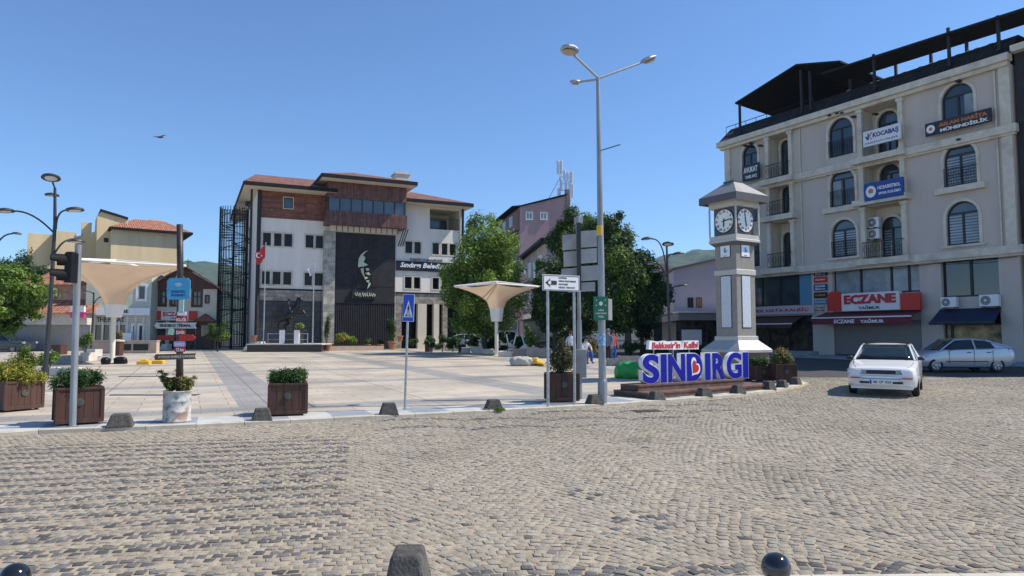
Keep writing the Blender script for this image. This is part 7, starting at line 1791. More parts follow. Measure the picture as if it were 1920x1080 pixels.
stone('cream stone planter closest to the traffic light post', 150, 166, 677, 661, 'white_stone'); stone('cream stone planter with leafy shrub below the dark lamp post', 158, 178, 668, 655, 'white_stone')
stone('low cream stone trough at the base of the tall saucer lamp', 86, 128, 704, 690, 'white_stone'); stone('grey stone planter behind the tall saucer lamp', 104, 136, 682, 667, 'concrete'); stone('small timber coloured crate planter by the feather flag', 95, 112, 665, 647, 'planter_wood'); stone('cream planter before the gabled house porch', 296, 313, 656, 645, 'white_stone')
def shrub(label, px, by, Y, r, h_, cols, seed, n=1800, leaf=.055):
    p = Vector((at(px, by, Y).x, Y, at(px, by, Y).z)); g = random.Random(seed)
    return bush(label, p, [(g.uniform(-r, r) * .6, g.uniform(-r, r) * .5, h_ * g.uniform(.3, .75), r * .5, r * .5, h_ * .28) for _ in range(8)], n, leaf, cols, seed, name='shrub')
shrub('leafy shrub in the cream planter below the dark lamp post', 160, 658, 41, .45, 1.1, GREEN, 51, 1800); shrub('low green shrub behind the tall saucer lamp', 92, 690, 29, .5, .7, GREEN, 52, 1500); shrub('golden upright plant against the low stone wall', 222, 648, 49, .3, 1.1, AUTUMN, 53)
shrub('yellowish plant before the gabled house shop', 300, 648, 57, .35, .9, AUTUMN + GREEN, 54); shrub('bright yellow green round bush before the ribbed panel', 640, 645, 57.5, .65, 1.0, YELLOW, 55, 2600); shrub('small lime bush between the yellow bush and ribbed panel', 661, 647, 58.5, .4, .75, LIME, 56, 1400)
shrub('dusty low plant at the foot of the ribbed panel', 689, 648, 59.5, .3, .6, GREEN, 57); shrub('dusty low plant at the middle of the ribbed panel', 713, 648, 60, .3, .6, DEEP, 58)
shrub('tall loose shrub at the edge of the ribbed panel', 733, 645, 60, .55, 2.4, DEEP + GREEN[:1], 59, 2600); shrub('green climber against the marble pier', 612, 645, 56.5, .35, 2.9, DEEP + GREEN[:1], 60, 1500); shrub('small clipped bush before the entrance opening', 774, 648, 58, .5, .6, HEDGE, 61, 1500)
shrub('grass like plant on the statue pedestal edge', 561, 617, 54, .35, .5, LIME, 62, 500); shrub('green leaves over the apartment side behind the gabled house', 1012, 520, 49, .5, 1.4, GREEN, 63, 1500)
for px, py, Y, lb in ((616, 657, 55, 'terracotta pot at the foot of the marble pier'), (735, 655, 59, 'large terracotta pot with the tall loose shrub'), (689, 656, 58.5, 'terracotta pot under the first dusty plant'), (713, 656, 59, 'terracotta pot under the second dusty plant'), (476, 640, 55, 'terracotta pot on the pale block by the statue platform'), (750, 640, 58, 'terracotta pot on the pinkish block by the entrance')):
    p = at(px, py, Y); p.z = max(p.z, gz(Y) + SQ); t = thing('flower_pot', lb, 'flower pot', p, 0, 'terracotta pots'); q = MB(); s_ = 1.5 if 'large' in lb else 1; q.lathe((0, 0, 0), [(.16 * s_, 0), (.24 * s_, .38 * s_), (.27 * s_, .38 * s_), (.27 * s_, .46 * s_), (.22 * s_, .46 * s_), (.2 * s_, .4 * s_), (0, .4 * s_)], 14); q.build('pot', M_('brick_red'), t)
p = at(478, 655, 55.5); t = thing('stone_steps', 'short flight of pale stone steps with a block beside the statue platform', 'steps', (p.x, 55.3, gz(55) + SQ), 0)
q = MB()
for k in range(3): q.box(-.9, 0, .25 * k, 1.2, .14 * k, .14 * (k + 1))
q.box(0.02, .6, -.1, .8, 0, .75); q.build('steps', M_('white_stone'), t)
p = at(650, 655, 57); t = thing('flower_bed', 'low stone edged flower bed under the ribbed panel', 'planter', (p.x, 56.5, gz(56) + SQ - .03), MF.rz); q = MB(); q.box(-1.8, 3.2, 0, 1.2, 0, .4); q.build('edge', M_('pink_stone'), t); q = MB(); q.box(-1.7, 3.1, .1, 1.1, .4, .45); q.build('soil', M_('soil'), t)
for px, Y, lb in ((804, 54, 'dark timber litter bin at the end of the clipped hedge'), (222, 46, 'dark tall litter bin against the low stone wall')):
    p = Vector((at(px, 650, Y).x, Y, gz(Y) + SQ)); t = thing('litter_bin', lb, 'litter bin', p, 0); q = MB(); q.lathe((0, 0, 0), [(.3, 0), (.32, .9), (.3, .9)], 14); q.build('body', M_('dark_brown_wood'), t); q = MB(); q.lathe((0, 0, .92), [(.36, 0), (.36, .08), (0, .14)], 14); q.build('lid', M_('white_stone'), t)
# ornamental white metal letters
p = at(975, 655, 46.5); t = thing('white_sculpture', 'white metal bow shaped ornament on the pinkish planter', 'sculpture', p, 0); q = MB()
q.tube([(-.9, 0, 1.0), (-.75, 0, .25), (-.45, 0, .25), (-.25, 0, 1.0)], .05, 6); q.tube([(.1, 0, 1.0), (.3, 0, .3), (.05, 0, .1)], .05, 6); q.tube([(1.1, 0, 1.0), (.6, 0, .3), (.9, 0, .1)], .05, 6); q.prism([(-.1, 0), (1.2, 0), (.7, .5), (.3, .35)], -.04, .04); q.build('metalwork', M_('white_paint'), t)
# parking sign
p = Vector((at(970, 640, 54).x, 54, gz(54))); t = thing('parking_sign', 'small square traffic sign on a thin pole behind the hedge', 'sign', p, 0); q = MB(); z_ = at(970, 596, 54).z - p.z; q.tube([(0, .05, 0), (0, .05, z_ + .3)], .04, 6); q.build('post', M_('galvanised'), t); q = MB(); q.box(-.42, .42, -.02, .02, z_ - .2, z_ + .65); bo = q.build('board', M_('off_white_sign'), t)
q = MB(); q.tube([(.26 * math.cos(i * PI / 8), -.03, z_ + .25 + .26 * math.sin(i * PI / 8)) for i in range(17)], .05, 5); q.build('ring_symbol', M_('red_paint'), bo)

# ============================================================ skinned figures
def skin(name, joints, edges, m, parent, sub=2, mats=None, pick=None):
    me = bpy.data.meshes.new(name); me.from_pydata([j[:3] for j in joints], edges, [])
    o = bpy.data.objects.new('tmp', me); COL.objects.link(o)
    md_ = o.modifiers.new('skin', 'SKIN'); md_.use_smooth_shade = True; md_.branch_smoothing = .3
    lay = me.skin_vertices[0].data
    for i, j in enumerate(joints): r_ = j[3]; lay[i].radius = (r_, j[4] if len(j) > 4 else r_)
    lay[0].use_root = True
    sb = o.modifiers.new('sub', 'SUBSURF'); sb.levels = sub; sb.render_levels = sub
    dg = bpy.context.evaluated_depsgraph_get(); dg.update(); m2 = bpy.data.meshes.new_from_object(o.evaluated_get(dg)); bpy.data.objects.remove(o)
    m2.name = name; m2.materials.clear()
    for mm__ in (mats or [m]): m2.materials.append(M_(mm__))
    if pick:
        for p in m2.polygons: p.material_index = pick(p.center)
    for p in m2.polygons: p.use_smooth = True
    r = bpy.data.objects.new(name, m2); COL.objects.link(r); r.parent = parent; return r
# ---- statue of a rider on a rearing horse
Ys = 54.3; zg = gz(54) + SQ
a = at(472, 656, Ys); b = at(608, 656, Ys); W1 = b.x - a.x; zt_ = at(540, 645, Ys).z - zg
pf_ = thing('statue_platform', 'low polished black granite platform in front of the town hall', 'platform', (a.x, Ys - 1, zg - .05), R(2)); q = MB(); q.box(0, W1, 0, 4.2, 0, zt_); q.build('block', M_('black_granite'), pf_); q = MB(); q.box(-.05, W1 + .05, -.05, 4.25, zt_, zt_ + .07); q.build('top_slab', M_('white_stone'), pf_)
zp = zg + zt_
c = at(545, 640, Ys + .6)
pd_ = thing('statue_pedestal', 'dark granite pedestal with two white pillars carrying the horse statue', 'pedestal', (c.x, Ys + .6, zp), 0); Zl = lambda py: at(545, py, Ys + .6).z - zp
q = MB(); q.box(-.75, .75, -.5, .9, 0, Zl(621)); q.box(-1.0, 1.0, -.6, 1.0, Zl(621), Zl(618)); q.build('block', M_('black_granite'), pd_)
for px in (531, 558.5): x_ = at(px, 630, Ys + .2).x - c.x; q = MB(); q.box(x_ - .19, x_ + .19, -.75, -.45, 0, Zl(619)); q.build('pillar', M_('white_paint'), pd_)
q = MB()
for z_ in (.35, .8): q.tube([(-1.6, -.55, z_), (1.5, -.55, z_)], .025, 6)
for x_ in (-1.6, 1.5): q.tube([(x_, -.55, 0), (x_, -.55, .85)], .03, 6)
q.build('rail', M_('galvanised'), pd_)
st = thing('horse_statue', 'dark bronze statue of a rider on a rearing horse above the pedestal', 'statue', (c.x - .15, Ys + .7, zp + Zl(618)), 0)
H = [(-.25, 0, .95, .30, .34), (.05, 0, 1.2, .27, .30), (.35, 0, 1.5, .27, .33), (.55, 0, 1.85, .17, .26), (.62, 0, 2.2, .13, .2), (.66, 0, 2.45, .11, .16), (.82, 0, 2.42, .10, .12), (1.0, 0, 2.28, .06, .08),
     (-.5, 0, .85, .2, .2), (-.8, 0, .7, .07, .09), (-.95, 0, .4, .05, .06), (-.9, 0, .1, .02, .02),
     (-.35, -.18, .75, .17), (-.12, -.2, .52, .10), (-.38, -.2, .30, .06), (-.2, -.2, .05, .05), (-.08, -.2, .0, .06),
     (-.35, .18, .75, .17), (-.2, .2, .48, .10), (-.48, .2, .28, .06), (-.32, .2, .05, .05), (-.2, .2, .0, .06),
     (.5, -.15, 1.45, .12), (.88, -.17, 1.42, .07), (1.05, -.17, 1.55, .05), (1.25, -.17, 1.28, .045), (1.3, -.17, 1.2, .05),
     (.5, .15, 1.4, .12), (.85, .17, 1.25, .07), (1.1, .17, 1.33, .05), (1.2, .17, 1.05, .045), (1.26, .17, .98, .05), (.64, -.05, 2.58, .03), (.62, -.05, 2.68, .012)]
E = [(0, 1), (1, 2), (2, 3), (3, 4), (4, 5), (5, 6), (6, 7), (0, 8), (8, 9), (9, 10), (10, 11), (0, 12), (12, 13), (13, 14), (14, 15), (15, 16), (0, 17), (17, 18), (18, 19), (19, 20), (20, 21), (2, 22), (22, 23), (23, 24), (24, 25), (25, 26), (2, 27), (27, 28), (28, 29), (29, 30), (30, 31), (5, 32), (32, 33)]
H = [h[:3] + tuple(v * (1.22 if v > .1 else 1.35) for v in h[3:]) for h in H]; skin('horse', H, E, 'bronze_dark', st)
Rd = [(0, 0, 1.55, .17, .15), (-.08, 0, 1.85, .17, .13), (-.1, 0, 2.1, .18, .13), (-.1, 0, 2.22, .07), (-.09, 0, 2.4, .11), (-.09, 0, 2.5, .09),
      (-.12, -.22, 2.08, .07), (.05, -.3, 1.88, .055), (.3, -.25, 1.95, .045), (.38, -.24, 1.97, .04), (-.12, .22, 2.08, .07), (-.45, .3, 2.05, .055), (-.7, .3, 2.2, .045), (-.8, .3, 2.25, .035),
      (.05, -.22, 1.5, .12), (.3, -.34, 1.35, .09), (.2, -.34, .98, .065), (.32, -.34, .9, .05), (.05, .22, 1.5, .12), (.3, .34, 1.35, .09), (.2, .34, .98, .065), (.32, .34, .9, .05)]
Rd = [h[:3] + tuple(v * 1.15 for v in h[3:]) for h in Rd]; skin('rider', Rd, [(0, 1), (1, 2), (2, 3), (3, 4), (4, 5), (2, 6), (6, 7), (7, 8), (8, 9), (2, 10), (10, 11), (11, 12), (12, 13), (0, 14), (14, 15), (15, 16), (16, 17), (0, 18), (18, 19), (19, 20), (20, 21)], 'bronze_dark', st)
# flag poles
def flagpole(px, top_py, label): 
    p = Vector((at(px, 645, Ys + .2).x, Ys + .2, zp)); t = thing('flagpole', label, 'flagpole', p, 0, 'flagpoles at the statue'); h_ = at(px, top_py, Ys + .2).z - p.z; q = MB(); q.tube([(0, 0, 0), (.0, 0, h_)], [.055, .035], 8); q.lathe((0, 0, h_), [(.05, 0), (.07, .06), (0, .12)], 8); q.build('pole', M_('galvanised'), t); return p, h_
def drape(name, label, p, h_, w_, hh, m, seed, dirx=-1):
    t = thing(name, label, 'flag', (p.x, p.y, p.z + h_ - .1), 0); q = MB(); nx, nz = 10, 10; vs = []; fs = []
    for i in range(nx + 1):
        for j in range(nz + 1):
            u, v = i / nx, j / nz; vs.append((dirx * (u * w_ * (.8 + .12 * math.sin(3 * v + seed))), .14 * math.sin(u * 9 + v * 2 + seed) * u, -v * hh - u * w_ * .75 + .05 * math.sin(u * 7)))
    for i in range(nx):
        for j in range(nz): a = i * (nz + 1) + j; fs.append((a, a + 1, a + nz + 2, a + nz + 1))
    q.add(vs, fs); o = q.build('cloth', M_(m), t, smooth=True); return t, o
p, h_ = flagpole(494, 457, 'flagpole with the red flag before the town hall'); t, o = drape('flag', 'drooping red flag with white crescent and star', p, h_, .85, 1.0, 'red_paint', 1)
q = MB()
P = [(-.50 + .2 * math.cos(a), -.85 + .2 * math.sin(a)) for a in [R(45 + 270 * i / 14) for i in range(15)]] + [(-.45 + .15 * math.cos(a), -.85 + .15 * math.sin(a)) for a in [R(315 - 270 * i / 14) for i in range(15)]]
q.prism(P, -.2, -.18); q.prism([(-.25 + (.09 if i % 2 == 0 else .035) * math.cos(i * PI / 5), -.88 + (.09 if i % 2 == 0 else .035) * math.sin(i * PI / 5)) for i in range(10)], -.2, -.18); q.build('crescent_and_star', M_('white_letter'), t)
p, h_ = flagpole(586, 489, 'flagpole with the pale flag close to the horse statue'); drape('flag', 'drooping pale flag on the pole closest to the horse statue', p, h_ - .2, .5, .6, 'cloth_white', 2)

# ---- people (each body one continuous skin)
def person(label, p, rz, J, E, cloth, top_z, leg_z, shirt, trousers, hair=True, head=None, facing=(0, -1)):
    t = thing('person', label, 'person', p, rz)
    mats = ['skin', shirt, trousers, 'cloth_black']
    skin('body', J, E, 'skin', t, sub=2, mats=mats, pick=cloth)
    if head:
        hx, hy, hz = head; q = MB(); fx, fy = facing
        q.lathe((hx - fx * .018, hy - fy * .018, hz + .005), [(.10, 0), (.112, .03), (.10, .09), (.06, .125), (0, .135)], 14); q.build('hair', M_('hair' if hair is True else hair), t, smooth=True)
        q = MB(); sx_, sy_ = -fy, fx
        for s_ in (-1, 1): q.lathe((hx + fx * .092 + sx_ * .034 * s_, hy + fy * .092 + sy_ * .034 * s_, hz + .0), [(.012, -.006), (.014, 0), (.008, .008)], 6)
        q.lathe((hx + fx * .1, hy + fy * .1, hz - .045), [(.018, -.012), (.02, 0), (.008, .03)], 6); q.build('face_features', M_('hair'), t)
    q = MB()
    return t
def hand(q, w_, d, sgn=1):
    w_ = Vector(w_); d = Vector(d).normalized(); s_ = d.cross(Vector((0, 1, 0))); s_ = s_.normalized() if s_.length > .1 else Vector((1, 0, 0))
    for k in range(4):
        o_ = s_ * (-.028 + .018 * k); L_ = .072 + (.01 if k in (1, 2) else 0); q.tube([w_ + o_, w_ + o_ + d * L_ * .55, w_ + o_ + d * L_ + Vector((0, -.012, -.01))], [.009, .009, .006], 5)
    q.tube([w_ - s_ * .03 * sgn - d * .03, w_ - s_ * .055 * sgn + d * .02, w_ - s_ * .05 * sgn + d * .045], [.011, .010, .007], 5)
# standing figure in grey blue coat
def standing(label, p, rz, shirt, trousers, h_=1.7, hair='hair', stride=.12):
    k = h_ / 1.75
    J = [(0, 0, .95, .15, .12), (0, 0, 1.15, .14, .11), (0, 0, 1.38, .17, .12), (0, 0, 1.50, .06), (0, -.01, 1.62, .095), (0, 0, 1.70, .08),
         (.19, 0, 1.40, .065), (.25, -.02, 1.14, .048), (.24, -.14, .92, .036), (.23, -.18, .86, .035), (-.19, 0, 1.40, .065), (-.25, .03, 1.14, .048), (-.25, -.02, .90, .036), (-.25, -.04, .83, .035),
         (.10, 0, .86, .10), (.12, -stride, .48, .07), (.12, -stride * .6, .09, .045), (.13, -stride - .14, .04, .04), (-.10, 0, .86, .10), (-.11, stride * .6, .48, .07), (-.12, stride * 1.3, .09, .045), (-.13, stride * .5 - .06, .04, .04)]
    J = [tuple(v * k for v in j) for j in J]
    E = [(0, 1), (1, 2), (2, 3), (3, 4), (4, 5), (2, 6), (6, 7), (7, 8), (8, 9), (2, 10), (10, 11), (11, 12), (12, 13), (0, 14), (14, 15), (15, 16), (16, 17), (0, 18), (18, 19), (19, 20), (20, 21)]
    def pk(c):
        if c.z < .09 * k: return 3
        if c.z < .93 * k and abs(c.x) < .21 * k: return 2
        if c.z > 1.5 * k: return 0
        if c.z < .96 * k: return 0
        return 1
    t = person(label, p, rz, J, E, pk, 0, 0, shirt, trousers, hair, (0, -.01 * k, 1.64 * k)); q = MB(); hand(q, J[9][:3], (0, -.2, -1)); hand(q, J[13][:3], (0, -.1, -1), -1); q.build('fingers', M_('skin'), t); return t
def sitting(label, p, rz, shirt, trousers, seat=.45):
    J = [(0, 0, seat + .12, .15, .13), (0, -.04, seat + .35, .15, .12), (0, -.10, seat + .56, .17, .12), (0, -.13, seat + .68, .06), (0, -.17, seat + .79, .095), (0, -.17, seat + .87, .08),
         (.19, -.10, seat + .56, .065), (.26, -.22, seat + .34, .048), (.14, -.42, seat + .22, .036), (.1, -.47, seat + .2, .035), (-.19, -.10, seat + .56, .065), (-.27, -.2, seat + .34, .048), (-.16, -.42, seat + .24, .036), (-.12, -.47, seat + .22, .035),
         (.10, -.05, seat + .1, .10), (.13, -.45, seat + .12, .075), (.13, -.45, .10, .045), (.13, -.6, .045, .04), (-.10, -.05, seat + .1, .10), (-.14, -.45, seat + .12, .075), (-.15, -.38, .10, .045), (-.16, -.52, .045, .04)]
    E = [(0, 1), (1, 2), (2, 3), (3, 4), (4, 5), (2, 6), (6, 7), (7, 8), (8, 9), (2, 10), (10, 11), (11, 12), (12, 13), (0, 14), (14, 15), (15, 16), (16, 17), (0, 18), (18, 19), (19, 20), (20, 21)]
    def pk(c):
        if c.z < .09: return 3
        if c.z > seat + .69: return 0
        if c.y < -.34 and c.z > seat + .17 and abs(c.x) < .2: return 0
        if c.z < seat + .2: return 2
        return 1
    t = person(label, p, rz, J, E, pk, 0, 0, shirt, trousers, True, (0, -.17, seat + .81)); q = MB(); hand(q, J[9][:3], (0, -1, -.3)); hand(q, J[13][:3], (0, -1, -.3), -1); q.build('fingers', M_('skin'), t); return t
p = on_sq(871, 662); sitting('person in a white shirt and dark trousers seated on the stone bench', p + Vector((0, .42, 0)), R(-55), 'cloth_white', 'cloth_black', .40)
p = on_sq(1137, 684); standing('person in a grey blue coat standing half behind the tall road light', p + Vector((.1, 0, 0)), R(-30), 'cloth_grey', 'cloth_black', 1.72, 'cloth_grey')
p = on_sq(1150, 678); standing('person in red and white top with blue trousers near the tall road light', p, R(40), 'cloth_red', 'cloth_blue', 1.62, stride=.05)
p = on_sq(1096, 682); sitting('person in a white top sitting behind the litter box', p + Vector((0, 0, 0)), R(30), 'cloth_white', 'cloth_blue', .42)
p = on_sq(1070, 680); standing('person with a white sleeve standing behind the kerb planter conifer', p, R(10), 'cloth_white', 'cloth_black', 1.6)
q = on_sq(1096, 682); t = thing('stool', 'low stool under the person behind the litter box', 'stool', q, 0); m_ = MB(); m_.cbox((0, .05, 0), .4, .4, .40, b=.02); m_.build('seat', M_('concrete'), t)

# ============================================================ CARS
def interp(x, X, Yv): return float(np.interp(x, X, Yv))
def car(name, label, L_, Wd, H_, pos, rz, paint, prof_top, plan, belt, roof_pts, wheel_x, wr, base=.2, glass='car_glass', detail=True, zscale=1):
    """x: front at -L/2 towards +L/2 at the rear; -y side is its own left-hand wall as built"""
    t = thing(name, label, 'car', pos, rz); hx = L_ / 2; N_ = 64; xs = [-hx + L_ * (.5 - .5 * math.cos(PI * i / (N_ - 1))) for i in range(N_)]
    # lower body shell
    vs = []; fs = []; K = 15
    for x in xs:
        w_ = interp(x, *plan) * Wd / 2; zt_ = interp(x, *prof_top); zb_ = base + (.10 * max(0, (abs(x) - hx + .45) / .45) ** 2)
        ring = []
        half = [(0, zb_), (.55, zb_), (.86, zb_ + .005), (.955, zb_ + .06), (.985, zb_ + .5 * (belt - zb_) * .55), (1.0, zb_ + (zt_ - zb_) * .55), (.992, zb_ + (zt_ - zb_) * .72), (.965, zt_ - .05), (.92, zt_ - .018), (.82, zt_ - .003), (.55, zt_ + .012), (0, zt_ + .02)]
        for (a, z) in half: ring.append((x, -a * w_, z))
        for (a, z) in half[-2:0:-1]: ring.append((x, a * w_, z))
        vs += ring; nR_ = len(ring)
    for i in range(N_ - 1):
        for k in range(nR_): j = (k + 1) % nR_; fs.append((i * nR_ + k, (i + 1) * nR_ + k, (i + 1) * nR_ + j, i * nR_ + j))
    fs.append(tuple(range(nR_))); fs.append(tuple(range((N_ - 1) * nR_ + nR_ - 1, (N_ - 1) * nR_ - 1, -1)))
    q = MB(); q.add(vs, fs); body = q.build('body', M_(paint), t, smooth=True)
    # wheel arches cut out of the shell
    cq = MB()
    for wx_ in wheel_x:
        for s_ in (-1, 1):
            y0, y1 = (s_ * (Wd / 2 - .30), s_ * (Wd / 2 + .15)); cq.prism([(wx_ + (wr + .045) * math.cos(i * PI / 14), wr + (wr + .045) * math.sin(i * PI / 14)) for i in range(28)], min(y0, y1), max(y0, y1))
    cut = cq.build('cutter', M_('trim_black'), None)
    bm = bmesh.new(); bm.from_mesh(body.data); bmesh.ops.recalc_face_normals(bm, faces=bm.faces[:]); bm.to_mesh(body.data); bm.free()
    bm = bmesh.new(); bm.from_mesh(cut.data); bmesh.ops.recalc_face_normals(bm, faces=bm.faces[:]); bm.to_mesh(cut.data); bm.free()
    body.data.materials.append(M_('trim_black'))
    bo_ = body.modifiers.new('b', 'BOOLEAN'); bo_.operation = 'DIFFERENCE'; bo_.object = cut; bo_.solver = 'EXACT'; bo_.material_mode = 'TRANSFER'
    dg = bpy.context.evaluated_depsgraph_get(); dg.update(); m2 = bpy.data.meshes.new_from_object(body.evaluated_get(dg)); body.modifiers.clear(); body.data = m2; bpy.data.objects.remove(cut)
    try: m2.set_sharp_from_angle(angle=R(38))
    except Exception: pass
    # greenhouse: roof_pts = (x_base_front, x_roof_front, x_roof_rear, x_base_rear)
    xb0, xr0, xr1, xb1 = roof_pts; wb = Wd / 2 * .90; wt = Wd / 2 * .70; zr = H_; zb0 = interp(xb0, *prof_top) - .01; zb1 = interp(xb1, *prof_top) - .01; zbm = belt - .015
    def P3(x, s_, t_):   # t_ 0 belt 1 roof
        return None
    cor = {}
    q = MB(); th = .05
    xm0 = xb0 + .28; 
    # roof panel (arched)
    vs = []; fs = []; nx, ny = 12, 9
    for i in range(nx):
        u = i / (nx - 1); x = xr0 + (xr1 - xr0) * u; zz = zr - .045 * (2 * u - 1) ** 2 - (.02 * u)
        for j in range(ny): v = j / (ny - 1) * 2 - 1; vs.append((x, v * wt, zz - .05 * abs(v) ** 3))
    for i in range(nx - 1):
        for j in range(ny - 1): a = i * ny + j; fs.append((a, a + ny, a + ny + 1, a + 1))
    q.add(vs, fs); ro_ = q.build('roof', M_(paint), t, smooth=True); so_ = ro_.modifiers.new('s', 'SOLIDIFY'); so_.thickness = .03; so_.offset = -1
    zf_, zrr = zr - .045 - .05, zr - .045 - .02 - .05
    # pillars and glass as panels between belt line and roof edge
    def lerp(a, b, u): return tuple(a[i] + (b[i] - a[i]) * u for i in range(3))
    for s_ in (-1, 1):
        A0 = (xb0, s_ * wb * .97, zb0 + .0); A1 = (xr0, s_ * wt, zf_); B0 = (xb1, s_ * wb * .95, zb1); B1 = (xr1, s_ * wt, zrr)
        ed = []
        q = MB(); q.tube([A0, lerp(A0, A1, .5), A1], .035, 6); q.tube([B0, B1], .05, 6); q.tube([A1, (0 + (xr0 + xr1) / 2, s_ * (wt + .01), zf_ + .045), B1], .028, 6)
        mx_ = (xr0 + xr1) / 2 + .08; q.tube([(mx_ + .06, s_ * wb * 1.02, zbm), (mx_, s_ * wt * 1.03, zf_ + .03)], .035, 6); q.build('pillar', M_(paint), t)
        def sidept(x, u): z = zbm + (zf_ + .035 - zbm) * u; y = s_ * (wb * 1.02 + (wt * 1.01 - wb * 1.02) * u); return (x, y, z)
        fw_ = lambda x0, x1, u0, u1: None
        slope0 = (xr0 - xb0); slope1 = (xb1 - xr1)
        e0 = lambda u: xb0 + .13 + slope0 * u; e1 = lambda u: xr1 + .38 - .30 * u
        for (xa, xb) in (((lambda u: e0(u)), (lambda u: mx_ + .06 - .06 * u - .05)), ((lambda u: mx_ + .06 - .06 * u + .05), (lambda u: e1(u)))):
            u0, u1 = .04, .90; P = [sidept(xa(u0), u0), sidept(xb(u0), u0), sidept(xb(u1), u1), sidept(xa(u1), u1)]
            q = MB(); q.add([tuple(p_) for p_ in P] + [(p_[0], p_[1] - s_ * .012, p_[2]) for p_ in P], [(0, 1, 2, 3), (7, 6, 5, 4), (0, 4, 5, 1), (1, 5, 6, 2), (2, 6, 7, 3), (3, 7, 4, 0)]); q.build('side_window', M_(glass), t)
        q = MB(); P = [sidept(e1(0) - .03, -.04), (xb1 + .02, s_ * wb * .98, zb1 - .03), (xr1 + .02, s_ * wt * 1.005, zrr + .02), sidept(e1(1) - .03, .97)]; q.add(P + [(p_[0], p_[1] - s_ * .05, p_[2]) for p_ in P], [(0, 1, 2, 3), (7, 6, 5, 4), (0, 4, 5, 1), (1, 5, 6, 2), (2, 6, 7, 3), (3, 7, 4, 0)]); q.build('rear_pillar', M_(paint), t)
        # inner side filler behind glass
        q = MB(); P = [sidept(e0(0) - .05, -.05), sidept(e1(0) + .05, -.05), sidept(e1(1), 1), sidept(e0(1), 1)]; q.add([(p_[0], p_[1] - s_ * .02, p_[2]) for p_ in P], [(0, 1, 2, 3)]); q.build('window_frame', M_('trim_black'), t)
    for nm, xb_, zb_, xt_, zt_, kx in (('windscreen', xb0, zb0, xr0, zf_ + .03, -1), ('rear_window', xb1, zb1, xr1, zrr + .03, 1)):
        q = MB(); n_ = 9; vs = []; fs = []
        for i in range(5):
            u = i / 4; w_ = wb * .93 + (wt * .93 - wb * .93) * u
            for j in range(n_): v = j / (n_ - 1) * 2 - 1; vs.append((xb_ + (xt_ - xb_) * u + kx * (.10 * (1 - v * v) * (1 - u * .6) - .02), v * w_, zb_ + (zt_ - zb_) * u + .012))
        for i in range(4):
            for j in range(n_ - 1): a = i * n_ + j; fs.append((a, a + 1, a + n_ + 1, a + n_))
        q.add(vs, fs); o = q.build(nm, M_(glass), t, smooth=True); so_ = o.modifiers.new('s', 'SOLIDIFY'); so_.thickness = .012
    # wheels
    for wx_ in wheel_x:
        for s_ in (-1, 1):
            w_ = thing('wheel', None, None, (wx_, s_ * (Wd / 2 - .10), wr)); w_.parent = t
            q = MB(); q.T = Matrix.Rotation(R(90), 4, 'X'); q.lathe((0, 0, -.09), [(wr * .62, .02), (wr * .66, 0), (wr * .93, .0), (wr, .03), (wr, .15), (wr * .93, .18), (wr * .66, .18), (wr * .62, .16)], 30, cap=False); q.build('tyre', M_('rubber'), w_, smooth=False)
            q = MB(); q.T = Matrix.Rotation(R(-90) * s_, 4, 'X'); q.lathe((0, 0, .0), [(wr * .63, 0), (wr * .63, .085), (wr * .56, .09), (wr * .54, .03), (0, .03)], 26, cap=False)
            q.T = None
            for k in range(5): a = 2 * PI * k / 5; q.prism([(math.cos(a - .22) * .05, math.sin(a - .22) * .05), (math.cos(a - .2) * wr * .56, math.sin(a - .2) * wr * .56), (math.cos(a + .2) * wr * .56, math.sin(a + .2) * wr * .56), (math.cos(a + .22) * .05, math.sin(a + .22) * .05)], min(s_ * .05, s_ * .085), max(s_ * .05, s_ * .085))
            q.T = Matrix.Rotation(R(-90) * s_, 4, 'X'); q.lathe((0, 0, .04), [(.055, 0), (.055, .05), (0, .055)], 14); q.build('rim', M_('hub'), w_)
    return t
# white saloon seen from its front
wp = G(1657, 744); tp_c = Vector((wp.x, wp.y, 0))
hd = math.atan2(wp.x, wp.y)          # heading towards the camera, slightly turned
rzc = R(90) - (hd + R(4))
dirv = Vector((math.cos(rzc), math.sin(rzc)))
LW = 4.27; pos = Vector((wp.x + .02, wp.y)) + dirv * (LW / 2 - .15)
top1 = ([-2.14, -2.09, -1.95, -1.2, -.95, .95, 1.5, 2.05, 2.14], [.68, .735, .775, .885, .93, .97, 1.0, .98, .90]); plan1 = ([-2.14, -2.10, -1.95, -1.4, 0, 1.4, 1.95, 2.12, 2.14], [.80, .87, .955, 1, 1, 1, .96, .88, .84])
wc = car('parked_car', 'white saloon car facing the camera on the cobbles with dark windscreen', LW, 1.69, 1.385, (pos.x - .06, pos.y, gz(pos.y)), rzc, 'car_white', top1, plan1, .93, (-.98, -.28, .98, 1.62), (-1.32, 1.14), .295, .19)
def cb(name, pts_, m, par=wc, th=None, **k):
    q = MB()
    for (y0, y1, z0, z1, x0, x1) in pts_: q.box(x0, x1, y0, y1, z0, z1)
    return q.build(name, M_(m), par, bevel=k.get('bevel', .006))
xf = -2.14
gr = cb('grille', [(-.34, .34, .59, .69, xf - .02, xf + .1)], 'trim_black'); q = MB()
for k in range(3): q.box(xf - .026, xf - .02, -.32, .32, .605 + k * .03, .611 + k * .03)
q.lathe((0, 0, 0), [(0, 0), (0, 0)], 3) if False else None
q.build('grille_bars', M_('dark_metal'), gr)
